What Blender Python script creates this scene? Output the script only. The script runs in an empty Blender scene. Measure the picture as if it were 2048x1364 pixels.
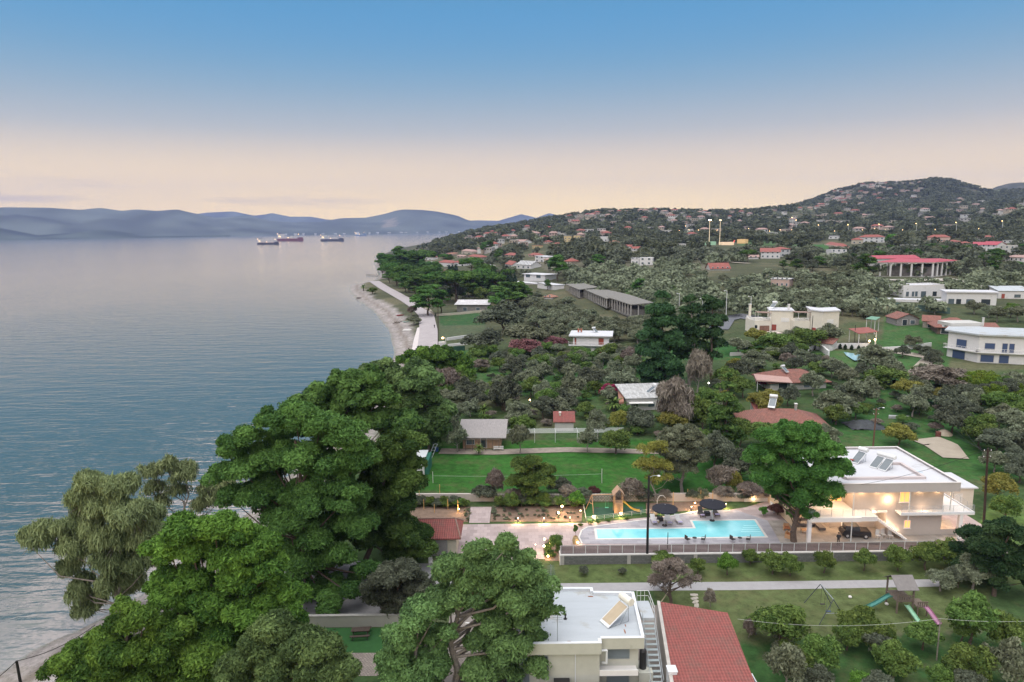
import bpy, math, random
import numpy as np
from mathutils import Matrix, Vector
R = math.radians
RNG = np.random.default_rng(7)
random.seed(7)
SC = bpy.context.scene
COL = SC.collection
# ---------------------------------------------------------------- camera
CAMZ = 42.0; F = 1365.0; PITCH = 9.36; ROLL = -0.7
cam = bpy.data.objects.new('camera', bpy.data.cameras.new('camera')); COL.objects.link(cam)
cam.data.sensor_width = 36; cam.data.lens = F/2048*36; cam.data.clip_start = 0.5; cam.data.clip_end = 90000
RM = Matrix.Rotation(R(90-PITCH), 3, 'X') @ Matrix.Rotation(R(ROLL), 3, 'Z')
cam.matrix_world = Matrix.Translation((0, 0, CAMZ)) @ RM.to_4x4()
SC.camera = cam
SC.view_settings.view_transform = 'Standard'; SC.view_settings.look = 'None'
SC.view_settings.exposure = 0.0; SC.view_settings.gamma = 1.0; SC.view_settings.use_curve_mapping = False
SC.cycles.max_bounces = 5; SC.cycles.diffuse_bounces = 2; SC.cycles.glossy_bounces = 3
SC.cycles.transmission_bounces = 3; SC.cycles.transparent_max_bounces = 6; SC.cycles.volume_bounces = 0
SC.cycles.caustics_reflective = False; SC.cycles.caustics_refractive = False
SC.cycles.sample_clamp_indirect = 4.0

def lin(r, g=None, b=None):
    if g is None: r, g, b = r
    f = lambda c: (c/255/12.92) if c/255 <= .04045 else ((c/255+.055)/1.055)**2.4
    return (f(r), f(g), f(b), 1.0)
# ---------------------------------------------------------------- sky
W = bpy.data.worlds.new('World'); SC.world = W; W.use_nodes = True
nt = W.node_tree; N = nt.nodes; L = nt.links; N.clear()
def nn(t, **k):
    n = N.new(t)
    for a, b in k.items(): setattr(n, a, b)
    return n
def vmath(op, a, b=None):
    n = nn('ShaderNodeMath', operation=op)
    for i, s in enumerate((a, b)):
        if s is None: continue
        if isinstance(s, (int, float)): n.inputs[i].default_value = s
        else: L.new(s, n.inputs[i])
    return n.outputs[0]
tc = nn('ShaderNodeTexCoord'); sx = nn('ShaderNodeSeparateXYZ'); L.new(tc.outputs['Generated'], sx.inputs[0])
ramp = nn('ShaderNodeValToRGB'); ramp.color_ramp.interpolation = 'B_SPLINE'
SKY = [(0, (1.80,1.30,.50)), (2.4, (1.62,1.20,.48)), (5.0, (1.08,.85,.54)), (7.6, (.56,.58,.56)), (11.5, (.21,.42,.58)),
       (15.5, (.095,.35,.64)), (18.4, (.10,.33,.58)), (20.5, (.17,.30,.42)), (22.5, (.8,.82,.92)), (24.5, (2.3,2.1,2.15)), (29, (1.3,1.3,1.38)), (33, (.55,.68,.76)), (52, (.36,.50,.56)), (62, (2.2,2.15,2.1)), (90, (5.8,5.6,5.4))]
el = ramp.color_ramp.elements
while len(el) > 1: el.remove(el[-1])
el[0].position = 0; el[0].color = tuple(c/4 for c in SKY[0][1])+(1,)      # a ramp stops at 1: store quarters, scale back below
for e, c in SKY[1:]:
    x = el.new(math.sin(R(e))); x.color = tuple(q/4 for q in c)+(1,)
L.new(sx.outputs['Z'], ramp.inputs[0])
rs = nn('ShaderNodeVectorMath', operation='SCALE'); rs.inputs['Scale'].default_value = 4.0; L.new(ramp.outputs[0], rs.inputs[0])
# warm glow low on the left, streaky thin cloud
glow = vmath('MULTIPLY', vmath('POWER', vmath('MAXIMUM', vmath('ADD', vmath('MULTIPLY', sx.outputs['X'], -.45), vmath('MULTIPLY', sx.outputs['Y'], .893)), 0), 9), vmath('POWER', vmath('MAXIMUM', vmath('SUBTRACT', 1, vmath('MULTIPLY', vmath('ABSOLUTE', sx.outputs['Z']), 7)), 0), 1.5))
gm = nn('ShaderNodeMixRGB'); gm.blend_type = 'MIX'; gm.inputs[2].default_value = (1.5,1.08,.50,1)
L.new(vmath('MULTIPLY', glow, .75), gm.inputs[0]); L.new(rs.outputs[0], gm.inputs[1])
mp = nn('ShaderNodeMapping'); mp.inputs['Scale'].default_value = (2.2, 2.2, 34); L.new(tc.outputs['Generated'], mp.inputs[0])
cn = nn('ShaderNodeTexNoise'); cn.inputs['Scale'].default_value = 1.6; cn.inputs['Detail'].default_value = 5; cn.inputs['Roughness'].default_value = .55
L.new(mp.outputs[0], cn.inputs[0])
cr = nn('ShaderNodeValToRGB'); cr.color_ramp.elements[0].position = .52; cr.color_ramp.elements[1].position = .75
L.new(cn.outputs[0], cr.inputs[0])
low = vmath('MAXIMUM', vmath('SUBTRACT', 1, vmath('MULTIPLY', vmath('ABSOLUTE', vmath('SUBTRACT', sx.outputs['Z'], .035)), 22)), 0)
leftm = vmath('MINIMUM', vmath('MAXIMUM', vmath('MULTIPLY', vmath('ADD', sx.outputs['X'], .05), -3), 0), 1)
cm = nn('ShaderNodeMixRGB'); cm.inputs[2].default_value = (.62,.50,.46,1)
L.new(vmath('MULTIPLY', vmath('MULTIPLY', cr.outputs[0], low), vmath('ADD', vmath('MULTIPLY', leftm, .6), .12)), cm.inputs[0]); L.new(gm.outputs[0], cm.inputs[1])
# bright broken cloud above the frame (what the sea mirrors)
mp2 = nn('ShaderNodeMapping'); mp2.inputs['Scale'].default_value = (3.2, .6, .5); L.new(tc.outputs['Generated'], mp2.inputs[0])
c2 = nn('ShaderNodeTexNoise'); c2.inputs['Scale'].default_value = 2.6; c2.inputs['Detail'].default_value = 4; L.new(mp2.outputs[0], c2.inputs[0])
r2 = nn('ShaderNodeValToRGB'); r2.color_ramp.elements[0].position = .42; r2.color_ramp.elements[1].position = .62; L.new(c2.outputs[0], r2.inputs[0])
hi = vmath('MULTIPLY', vmath('MINIMUM', vmath('MAXIMUM', vmath('MULTIPLY', vmath('SUBTRACT', sx.outputs['Z'], .36), 20), 0), 1), vmath('MINIMUM', vmath('MAXIMUM', vmath('MULTIPLY', vmath('SUBTRACT', .85, sx.outputs['Z']), 3), 0), 1))
cf = nn('ShaderNodeMixRGB'); cf.inputs[1].default_value = (.40,.46,.58,1); cf.inputs[2].default_value = (2.3,1.95,1.8,1); L.new(r2.outputs[0], cf.inputs[0])
c3 = nn('ShaderNodeMixRGB'); c3.blend_type = 'MULTIPLY'; L.new(hi, c3.inputs[0]); L.new(cm.outputs[0], c3.inputs[1]); L.new(cf.outputs[0], c3.inputs[2])
bg = nn('ShaderNodeBackground'); L.new(c3.outputs[0], bg.inputs[0]); bg.inputs[1].default_value = 1.0
L.new(bg.outputs[0], nn('ShaderNodeOutputWorld').inputs[0])
# ---------------------------------------------------------------- soft sun lamp, added for mild shading; the real sun is down (west = left)
sd = bpy.data.lights.new('sun', 'SUN'); sd.energy = 1.3; sd.angle = R(35); sd.color = (1, .93, .86)
so = bpy.data.objects.new('sun', sd); COL.objects.link(so); so.rotation_euler = (R(42), R(-30), 0)
# ---------------------------------------------------------------- pixel <-> place
RMn = np.array(RM)
def ray(px, py):
    d = RMn @ np.array([(px-1024)/F, -(py-682)/F, -1.0]); return d
def proj(x, y, z):
    p = np.stack([np.asarray(x, float), np.asarray(y, float), np.asarray(z, float)-CAMZ], -1) @ RMn
    w = np.maximum(-p[..., 2], 1e-3)
    return 1024+F*p[..., 0]/w, 682-F*p[..., 1]/w
def at(px, py, z=0.0):
    d = ray(px, py); t = (z-CAMZ)/d[2]; return Vector((d[0]*t, d[1]*t, z))
def atd(px, py, dep):                      # point at camera depth dep
    d = ray(px, py)*dep; return Vector((d[0], d[1], d[2]+CAMZ))
def hor(u): return 457-(u-1024)*0.01222
def zat(X, Y, py):                         # height over (X,Y) seen at row py
    lo, hi_ = -20, 900
    for _ in range(50):
        m = (lo+hi_)/2
        if proj(X, Y, m)[1] > py: lo = m
        else: hi_ = m
    return lo
# ---------------------------------------------------------------- terrain height
COAST_PX = [(-900,1620),(-300,1440),(0,1347),(70,1298),(180,1250),(300,1180),(430,1085),(540,985),(640,893),(720,820),(780,742),(789,705),
            (778,660),(747,622),(715,600),(698,582),(700,572),(728,565),(752,560),(760,548),(748,528),(752,512),(790,498),(850,487),(900,479),(938,468)]
COAST = [at(x, y, 0)[:2] for x, y in COAST_PX] + [(380, 6500), (1500, 8200), (5000, 9500)]
COAST = np.array([tuple(p) for p in COAST])
LANDPOLY = np.vstack([COAST, [(30000, 9500), (30000, -500), (-60, -500)]])
def inpoly(x, y, P):
    P = np.asarray(P, float); ins = np.zeros(np.shape(x), bool); n = len(P); j = n-1
    for i in range(n):
        xi, yi = P[i][:2]; xj, yj = P[j][:2]
        if yi != yj:
            ins ^= ((yi > y) != (yj > y)) & (x < (xj-xi)*(y-yi)/(yj-yi)+xi)
        j = i
    return ins
def segdist(x, y, P):
    d = np.full(np.shape(x), 1e9)
    for i in range(len(P)-1):
        ax, ay = P[i][:2]; bx, by = P[i+1][:2]; ux, uy = bx-ax, by-ay
        t = np.clip(((x-ax)*ux+(y-ay)*uy)/(ux*ux+uy*uy+1e-9), 0, 1)
        d = np.minimum(d, np.hypot(x-ax-t*ux, y-ay-t*uy))
    return d
def vnoise(x, y, s, seed=0):
    x = np.asarray(x, float)/s; y = np.asarray(y, float)/s
    xi = np.floor(x).astype(np.int64); yi = np.floor(y).astype(np.int64); fx = x-xi; fy = y-yi
    fx = fx*fx*(3-2*fx); fy = fy*fy*(3-2*fy)
    def h(a, b):
        n = (a*374761393+b*668265263+seed*974711) & 0x7fffffff
        n = ((n ^ (n >> 13))*1274126177) & 0x7fffffff
        return ((n ^ (n >> 16)) & 0xffff)/65535.0
    return (h(xi,yi)*(1-fx)+h(xi+1,yi)*fx)*(1-fy)+(h(xi,yi+1)*(1-fx)+h(xi+1,yi+1)*fx)*fy
def tab(u, T): return np.interp(u, [t[0] for t in T], [t[1] for t in T])
RID = [  # crest depth, front sigma, back sigma, crest line in the picture
 (1800, 460, 700, [(600,520),(880,500),(940,470),(1000,460),(1050,452),(1100,442),(1150,434),(1200,427),(1300,425),(1380,430),(1450,430),(1520,424),(1600,418),(1700,416),(2200,420)]),
 (2500, 430, 800, [(1250,520),(1400,470),(1500,440),(1580,418),(1620,405),(1660,389),(1720,376),(1800,370),(1850,364),(1890,367),(1930,379),(1960,388),(2000,388),(2048,386),(2400,380)]),
 (4200, 900, 1500, [(1500,520),(1700,460),(1850,430),(1940,400),(1970,380),(2000,372),(2048,367),(2200,360),(2600,380)]),
 (1250, 190, 300, [(1650,520),(1780,490),(1850,474),(1930,452),(1980,434),(2010,420),(2048,405),(2150,385),(2500,380)])]
def smooth(t): t = np.clip(t, 0, 1); return t*t*(3-2*t)
def H0(x, y):
    x = np.asarray(x, float); y = np.asarray(y, float)
    c = segdist(x, y, COAST); c = np.where(inpoly(x, y, LANDPOLY), c, -c)
    z = np.where(c > 0, np.minimum(c*0.17, 2.5), np.maximum(c*.12, -5))
    yy = np.maximum(y-112, 0)
    z = z + smooth((c-32)/170)*26*(1-np.exp(-yy/350))
    u = 1024+F*x/np.maximum(y, 1)
    for D, s1, s2, T in RID:
        cr_ = CAMZ+D*(hor(u)-tab(u, T))/F
        g = np.where(y < D, np.exp(-((y-D)/s1)**2), np.exp(-((y-D)/s2)**2))
        g = np.where(y > 30, g, 0)*(c > 0)
        rough = (vnoise(x, y, 160, 3)-.5)*16+(vnoise(x, y, 60, 4)-.5)*6
        z = np.maximum(z, z+(cr_-z)*g) + rough*np.clip(g*1.2, 0, 1)*(D > 1500)*smooth((c-60)/200)*.8
    z = z + (vnoise(x, y, 22, 1)-.5)*.9*smooth((y-150)/120)*smooth((c-30)/30)
    z = z*1.0
    return z
NA, NR = 640, 560
TA = np.linspace(-72, 72, NA); R0, R1 = 8.0, 9500.0
LR = np.linspace(math.log(R0), math.log(R1), NR)
_a, _r = np.meshgrid(np.radians(TA), np.exp(LR)); GX = np.sin(_a)*_r; GY = np.cos(_a)*_r
GZ = H0(GX, GY)
def H(x, y):
    x = np.asarray(x, float); y = np.asarray(y, float)
    a = (np.degrees(np.arctan2(x, y))+72)/144*(NA-1); l = (np.log(np.maximum(np.hypot(x, y), R0))-LR[0])/(LR[-1]-LR[0])*(NR-1)
    a = np.clip(a, 0, NA-1.001); l = np.clip(l, 0, NR-1.001); i = a.astype(int); j = l.astype(int); fa = a-i; fl = l-j
    return (GZ[j,i]*(1-fa)+GZ[j,i+1]*fa)*(1-fl)+(GZ[j+1,i]*(1-fa)+GZ[j+1,i+1]*fa)*fl
_TT = np.exp(np.linspace(math.log(15), math.log(9000), 900))
def G(px, py, dmin=0):
    d = ray(px, py); P = d[None]*_TT[:, None]; z = P[:, 2]+CAMZ
    below = (z < H(P[:, 0], P[:, 1])) & (_TT > dmin)
    if not below.any(): i = 899
    else: i = max(int(np.argmax(below)), 1)
    lo, hi_ = _TT[i-1], _TT[i]
    for _ in range(24):
        m = (lo+hi_)/2; q = d*m
        if q[2]+CAMZ < float(H(q[0], q[1])): hi_ = m
        else: lo = m
    q = d*lo; return Vector((q[0], q[1], float(H(q[0], q[1]))))
# ---------------------------------------------------------------- object helpers
def tag(o, label=None, cat=None, group=None, kind=None):
    if label: o['label'] = label
    if cat: o['category'] = cat
    if group: o['group'] = group
    if kind: o['kind'] = kind
    return o
def thing(name, label, cat, loc=(0,0,0), rotz=0.0, group=None):
    o = bpy.data.objects.new(name, None); COL.objects.link(o); o.location = loc; o.rotation_euler = (0, 0, rotz)
    o.empty_display_size = .3
    return tag(o, label, cat, group)
def mesh_np(name, V, faces, mat=None, parent=None, smooth_=False, fattr=None, vcol=None):
    me = bpy.data.meshes.new(name)
    V = np.asarray(V, np.float32)
    if isinstance(faces, np.ndarray):
        k = faces.shape[1]; n = len(faces)
        me.vertices.add(len(V)); me.vertices.foreach_set('co', V.ravel())
        me.loops.add(n*k); me.loops.foreach_set('vertex_index', faces.astype(np.int32).ravel())
        me.polygons.add(n); me.polygons.foreach_set('loop_start', np.arange(0, n*k, k, dtype=np.int32))
        me.polygons.foreach_set('loop_total', np.full(n, k, np.int32)); me.update(calc_edges=True)
    else:
        me.from_pydata([tuple(map(float, v)) for v in V], [], faces); me.update()
    if smooth_: me.polygons.foreach_set('use_smooth', np.ones(len(me.polygons), bool))
    if fattr is not None:
        a = me.attributes.new('v', 'FLOAT', 'FACE'); a.data.foreach_set('value', np.asarray(fattr, np.float32))
    if vcol is not None:
        a = me.attributes.new('Col', 'FLOAT_COLOR', 'POINT'); c = np.ones((len(V), 4), np.float32); c[:, :vcol.shape[1]] = vcol
        a.data.foreach_set('color', c.ravel())
    if mat:
        for m in (mat if isinstance(mat, (list, tuple)) else [mat]): me.materials.append(m)
    o = bpy.data.objects.new(name, me); COL.objects.link(o)
    if parent: o.parent = parent
    return o
class MB:
    def __init__(s): s.v = []; s.f = []
    def quad(s, *p):
        b = len(s.v); s.v += [tuple(q) for q in p]; s.f.append(tuple(range(b, b+len(p)))); return s
    def prism(s, poly, z0, z1):
        n = len(poly); b = len(s.v)
        zz0 = z0 if hasattr(z0, '__len__') else [z0]*n; zz1 = z1 if hasattr(z1, '__len__') else [z1]*n
        s.v += [(p[0], p[1], zz0[i]) for i, p in enumerate(poly)]+[(p[0], p[1], zz1[i]) for i, p in enumerate(poly)]
        s.f.append(tuple(range(b+n-1, b-1, -1))); s.f.append(tuple(range(b+n, b+2*n)))
        for i in range(n): j = (i+1) % n; s.f.append((b+i, b+j, b+n+j, b+n+i))
        return s
    def box(s, x0, x1, y0, y1, z0, z1): return s.prism([(x0,y0),(x1,y0),(x1,y1),(x0,y1)], z0, z1)
    def cbox(s, cx, cy, cz, sx_, sy, sz, rz=0):
        c, n = math.cos(rz), math.sin(rz); P = [(cx+c*a-n*b, cy+n*a+c*b) for a, b in ((-sx_/2,-sy/2),(sx_/2,-sy/2),(sx_/2,sy/2),(-sx_/2,sy/2))]
        return s.prism(P, cz-sz/2, cz+sz/2)
    def tube(s, p, q, r0, r1=None, n=6):
        r1 = r0 if r1 is None else r1; p = Vector(p); q = Vector(q); d = (q-p)
        if d.length < 1e-6: return s
        d.normalize(); a = d.orthogonal().normalized(); c = d.cross(a); b = len(s.v)
        for o_, r in ((p, r0), (q, r1)):
            for k in range(n):
                t = 2*math.pi*k/n; s.v.append(tuple(o_+a*math.cos(t)*r+c*math.sin(t)*r))
        for k in range(n): j = (k+1) % n; s.f.append((b+k, b+j, b+n+j, b+n+k))
        s.f.append(tuple(range(b+n-1, b-1, -1))); s.f.append(tuple(range(b+n, b+2*n))); return s
    def path(s, P, r, n=5):
        for a, b in zip(P[:-1], P[1:]): s.tube(a, b, r, r, n)
        return s
    def ball(s, c, r, n=8, m=6, sz=1.0):
        b = len(s.v)
        for i in range(m+1):
            t = math.pi*i/m
            for k in range(n): f = 2*math.pi*k/n; s.v.append((c[0]+r*math.sin(t)*math.cos(f), c[1]+r*math.sin(t)*math.sin(f), c[2]+r*sz*math.cos(t)))
        for i in range(m):
            for k in range(n): j = (k+1) % n; s.f.append((b+i*n+k, b+(i+1)*n+k, b+(i+1)*n+j, b+i*n+j))
        return s
    def lathe(s, c, prof, n=12):
        b = len(s.v); m = len(prof)
        for r, z in prof:
            for k in range(n): f = 2*math.pi*k/n; s.v.append((c[0]+r*math.cos(f), c[1]+r*math.sin(f), c[2]+z))
        for i in range(m-1):
            for k in range(n): j = (k+1) % n; s.f.append((b+i*n+k, b+i*n+j, b+(i+1)*n+j, b+(i+1)*n+k))
        return s
    def build(s, name, mat, parent=None, smooth_=False):
        return mesh_np(name, s.v, s.f, mat, parent, smooth_)
def loc2(o, p):                            # world point in a thing's own frame
    c, n = math.cos(-o.rotation_euler.z), math.sin(-o.rotation_euler.z); dx, dy = p[0]-o.location.x, p[1]-o.location.y
    return (c*dx-n*dy, n*dx+c*dy)
def copy_tree(o, parent=None):
    c = o.copy(); COL.objects.link(c); c.parent = parent
    for ch in list(o.children): copy_tree(ch, c)
    return c
# ---------------------------------------------------------------- materials
def newmat(name):
    m = bpy.data.materials.new(name); m.use_nodes = True; t = m.node_tree
    return m, t, t.nodes, t.links, t.nodes['Principled BSDF']
def mat(name, col, rough=.8, var=.12, scale=3.0, bump=0, spec=.3, metal=0, emit=0, dirt=None, coord='Object', stretch=None, brick=None, alpha=1):
    m, t, n, l, b = newmat(name)
    col = tuple(col[:3]) if max(col[:3]) <= 1.0 else lin(*col[:3])[:3]
    b.inputs['Roughness'].default_value = rough; b.inputs['Specular IOR Level'].default_value = spec; b.inputs['Metallic'].default_value = metal
    if emit:
        b.inputs['Emission Color'].default_value = col+(1,); b.inputs['Emission Strength'].default_value = emit
        b.inputs['Base Color'].default_value = col+(1,); return m
    if alpha < 1: b.inputs['Alpha'].default_value = alpha
    tcn = n.new('ShaderNodeTexCoord'); src = tcn.outputs[coord]
    if stretch:
        mpn = n.new('ShaderNodeMapping'); mpn.inputs['Scale'].default_value = stretch; l.new(src, mpn.inputs[0]); src = mpn.outputs[0]
    nz = n.new('ShaderNodeTexNoise'); nz.inputs['Scale'].default_value = scale; nz.inputs['Detail'].default_value = 6; nz.inputs['Roughness'].default_value = .65
    l.new(src, nz.inputs[0])
    mx = n.new('ShaderNodeMixRGB'); l.new(nz.outputs[0], mx.inputs[0])
    mr = n.new('ShaderNodeMapRange'); mr.inputs[1].default_value = .3; mr.inputs[2].default_value = .7; l.new(nz.outputs[0], mr.inputs[0]); l.new(mr.outputs[0], mx.inputs[0])
    mx.inputs[1].default_value = tuple(c*(1-var) for c in col)+(1,); mx.inputs[2].default_value = tuple(min(c*(1+var), 1) for c in col)+(1,)
    out = mx.outputs[0]
    if brick:                              # (scale, width, height, mortar colour, mortar size)
        bk = n.new('ShaderNodeTexBrick'); bk.inputs['Scale'].default_value = 1; bk.inputs['Brick Width'].default_value = brick[0]; bk.inputs['Row Height'].default_value = brick[1]
        bk.inputs['Mortar Size'].default_value = brick[3]; bk.inputs['Mortar'].default_value = tuple(brick[2])+(1,)
        bk.inputs['Color1'].default_value = tuple(c*.85 for c in col)+(1,); bk.inputs['Color2'].default_value = tuple(min(1, c*1.15) for c in col)+(1,)
        if len(brick) > 4:
            rm = n.new('ShaderNodeMapping'); rm.inputs['Rotation'].default_value = brick[4]; l.new(src, rm.inputs[0]); l.new(rm.outputs[0], bk.inputs[0])
        else: l.new(src, bk.inputs[0])
        m2 = n.new('ShaderNodeMixRGB'); m2.blend_type = 'MULTIPLY'; m2.inputs[0].default_value = .6; l.new(bk.outputs[0], m2.inputs[1])
        g = n.new('ShaderNodeMixRGB'); g.inputs[0].default_value = .5; g.inputs[1].default_value = (1,1,1,1)
        l.new(nz.outputs[0], g.inputs[2]); l.new(g.outputs[0], m2.inputs[2]); out = m2.outputs[0]
    if dirt:                               # (colour, scale, threshold)
        n2 = n.new('ShaderNodeTexNoise'); n2.inputs['Scale'].default_value = dirt[1]; n2.inputs['Detail'].default_value = 8; n2.inputs['Roughness'].default_value = .7
        l.new(tcn.outputs[coord], n2.inputs[0]); rr = n.new('ShaderNodeMapRange'); rr.inputs[1].default_value = dirt[2]; rr.inputs[2].default_value = dirt[2]+.12
        rr.inputs[4].default_value = .8; l.new(n2.outputs[0], rr.inputs[0])
        m3 = n.new('ShaderNodeMixRGB'); m3.inputs[2].default_value = tuple(dirt[0])+(1,); l.new(rr.outputs[0], m3.inputs[0]); l.new(out, m3.inputs[1]); out = m3.outputs[0]
    l.new(out, b.inputs['Base Color'])
    if bump:
        bp = n.new('ShaderNodeBump'); bp.inputs['Strength'].default_value = bump; bp.inputs['Distance'].default_value = .05
        l.new(nz.outputs[0], bp.inputs['Height']); l.new(bp.outputs[0], b.inputs['Normal'])
    return m
# ---------------------------------------------------------------- ground sheet
ZONES = []
def zone(poly, col, dmin=0, dmax=1e9, amt=1.0): ZONES.append((poly, col, dmin, dmax, amt))
LUSH = (.032,.108,.019); LAWN = (.085,.115,.042); SOIL = (.19,.135,.10); DRY = (.12,.115,.07); PINKG = (.42,.36,.36)
zone([(820,880),(1480,880),(1500,985),(800,985)], LUSH)
zone([(1640,820),(1960,820),(2048,900),(2048,960),(1760,960)], (.04,.105,.028))
zone([(1980,1000),(2060,1000),(2060,1090),(1940,1090)], (.10,.16,.045))
zone([(1110,1120),(2060,1120),(2060,1168),(1110,1178)], LAWN)
zone([(1300,1175),(1980,1175),(1980,1262),(1480,1275),(1350,1250)], (.088,.112,.045))
zone([(1480,1280),(2060,1262),(2060,1400),(1480,1400)], (.036,.085,.026))
zone([(880,626),(975,622),(965,672),(880,676)], (.035,.09,.032), 150)
zone([(880,650),(970,650),(965,676),(880,678)], (.10,.11,.07), 150, 1e9, .7)
zone([(890,704),(995,698),(998,716),(890,720)], (.04,.10,.028))
zone([(940,735),(1290,715),(1300,770),(1180,800),(930,790)], (.04,.10,.028))
zone([(1340,680),(1560,690),(1540,720),(1340,720)], (.03,.095,.025))
zone([(1590,700),(1680,700),(1760,720),(1740,755),(1600,740)], (.06,.12,.04))
zone([(1740,680),(1900,680),(1900,790),(1780,760)], (.05,.115,.036))
zone([(1770,630),(1900,640),(1890,690),(1760,690)], (.045,.105,.032))
zone([(1640,770),(1930,770),(1930,900),(1640,880)], (.038,.10,.028))
zone([(1240,570),(1430,568),(1400,600),(1260,610)], (.075,.12,.045), 150)
zone([(1470,475),(1600,470),(1600,492),(1480,492)], (.07,.12,.05), 200)
zone([(1600,490),(1665,488),(1660,505),(1610,508)], (.045,.12,.035), 200)
zone([(1940,440),(2060,420),(2060,470),(1900,470)], (.14,.15,.09), 300)
zone([(1960,400),(2060,380),(2060,440),(1950,446)], (.17,.16,.12), 300)
zone([(1060,520),(1420,520),(1420,545),(1100,548)], (.14,.13,.10), 250, 1e9, .6)
def build_ground():
    x, y, z = GX.ravel(), GY.ravel(), GZ.ravel()
    c = segdist(x, y, COAST); c = np.where(inpoly(x, y, LANDPOLY), c, -c)
    n1 = vnoise(x, y, 35, 11); n2 = vnoise(x, y, 9, 12); n3 = vnoise(x, y, 3, 13)
    near = np.array([.050,.088,.032]); mid = np.array([.075,.082,.048]); far = np.array([.055,.062,.040])
    t = smooth((y-150)/150)[:, None]; col = near*(1-t)+mid*t; t = smooth((y-700)/500)[:, None]; col = col*(1-t)+far*t
    col = col*(0.7+.6*(n1*.5+n2*.3+n3*.2))[:, None]
    dp = smooth((n1*.6+n2*.4-.55)/.15)[:, None]*.6; col = col*(1-dp)+np.array([.15,.13,.085])*dp
    u, v = proj(x, y, z)
    for P, cc, d0, d1, a in ZONES:
        m = inpoly(u, v, P) & (y > d0) & (y < d1) & (y > 5)
        k = (m*a)[:, None]; col = col*(1-k)+np.array(cc)*(0.8+.4*(n1*.4+n2*.35+n3*.25))[:, None]*k
    bw = smooth((9.5-c+n2*4)/3)*(c > 0)
    # pebble beach, with a brown weed line
    k = bw[:, None]; peb = np.array([.31,.28,.27])*(.75+.4*n3)[:, None]; weed = smooth(1-np.abs(c-4-n2*2)/1.6)[:, None]*.6
    peb = peb*(1-weed)+np.array([.15,.115,.09])*weed; wet = smooth(1-c/1.6)[:, None]*.55; peb = peb*(1-wet)+np.array([.16,.15,.14])*wet
    col = col*(1-k)+peb*k
    sea = (c <= 0)[:, None]; col = np.where(sea, np.array([.22,.24,.22]), col)
    idx = np.arange(NA*NR).reshape(NR, NA)
    f = np.stack([idx[:-1,:-1], idx[:-1,1:], idx[1:,1:], idx[1:,:-1]], -1).reshape(-1, 4)
    m, t, n, l, b = newmat('ground_cover')
    at_ = n.new('ShaderNodeAttribute'); at_.attribute_name = 'Col'; tcn = n.new('ShaderNodeTexCoord')
    nz = n.new('ShaderNodeTexNoise'); nz.inputs['Scale'].default_value = .9; nz.inputs['Detail'].default_value = 9; nz.inputs['Roughness'].default_value = .75
    l.new(tcn.outputs['Object'], nz.inputs[0]); mr = n.new('ShaderNodeMapRange'); mr.inputs[1].default_value = .3; mr.inputs[2].default_value = .7
    mr.inputs[3].default_value = .55; mr.inputs[4].default_value = 1.45; l.new(nz.outputs[0], mr.inputs[0])
    mx = n.new('ShaderNodeMixRGB'); mx.blend_type = 'MULTIPLY'; mx.inputs[0].default_value = 1; l.new(at_.outputs['Color'], mx.inputs[1]); l.new(mr.outputs[0], mx.inputs[2])
    nd_ = n.new('ShaderNodeTexNoise'); nd_.inputs['Scale'].default_value = .22; nd_.inputs['Detail'].default_value = 8; nd_.inputs['Roughness'].default_value = .72; l.new(tcn.outputs['Object'], nd_.inputs[0])
    rd = n.new('ShaderNodeMapRange'); rd.inputs[1].default_value = .50; rd.inputs[2].default_value = .68; rd.inputs[4].default_value = .55; l.new(nd_.outputs[0], rd.inputs[0])
    md_ = n.new('ShaderNodeMixRGB'); md_.inputs[2].default_value = (.13,.115,.06,1); l.new(rd.outputs[0], md_.inputs[0]); l.new(mx.outputs[0], md_.inputs[1])
    nf = n.new('ShaderNodeTexNoise'); nf.inputs['Scale'].default_value = 3.5; nf.inputs['Detail'].default_value = 4; l.new(tcn.outputs['Object'], nf.inputs[0]); rf_ = n.new('ShaderNodeMapRange'); rf_.inputs[1].default_value = .62; rf_.inputs[2].default_value = .70; rf_.inputs[4].default_value = .5; l.new(nf.outputs[0], rf_.inputs[0])
    m3_ = n.new('ShaderNodeMixRGB'); m3_.inputs[2].default_value = (.03,.05,.015,1); l.new(rf_.outputs[0], m3_.inputs[0]); l.new(md_.outputs[0], m3_.inputs[1])
    l.new(m3_.outputs[0], b.inputs['Base Color']); b.inputs['Roughness'].default_value = .95; b.inputs['Specular IOR Level'].default_value = .1
    bp = n.new('ShaderNodeBump'); bp.inputs['Strength'].default_value = .6; bp.inputs['Distance'].default_value = .15; l.new(nz.outputs[0], bp.inputs['Height']); l.new(bp.outputs[0], b.inputs['Normal'])
    o = mesh_np('ground', np.stack([x, y, z], -1), f, m, smooth_=True, vcol=col); tag(o, kind='structure'); return o
GROUND = build_ground()
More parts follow.
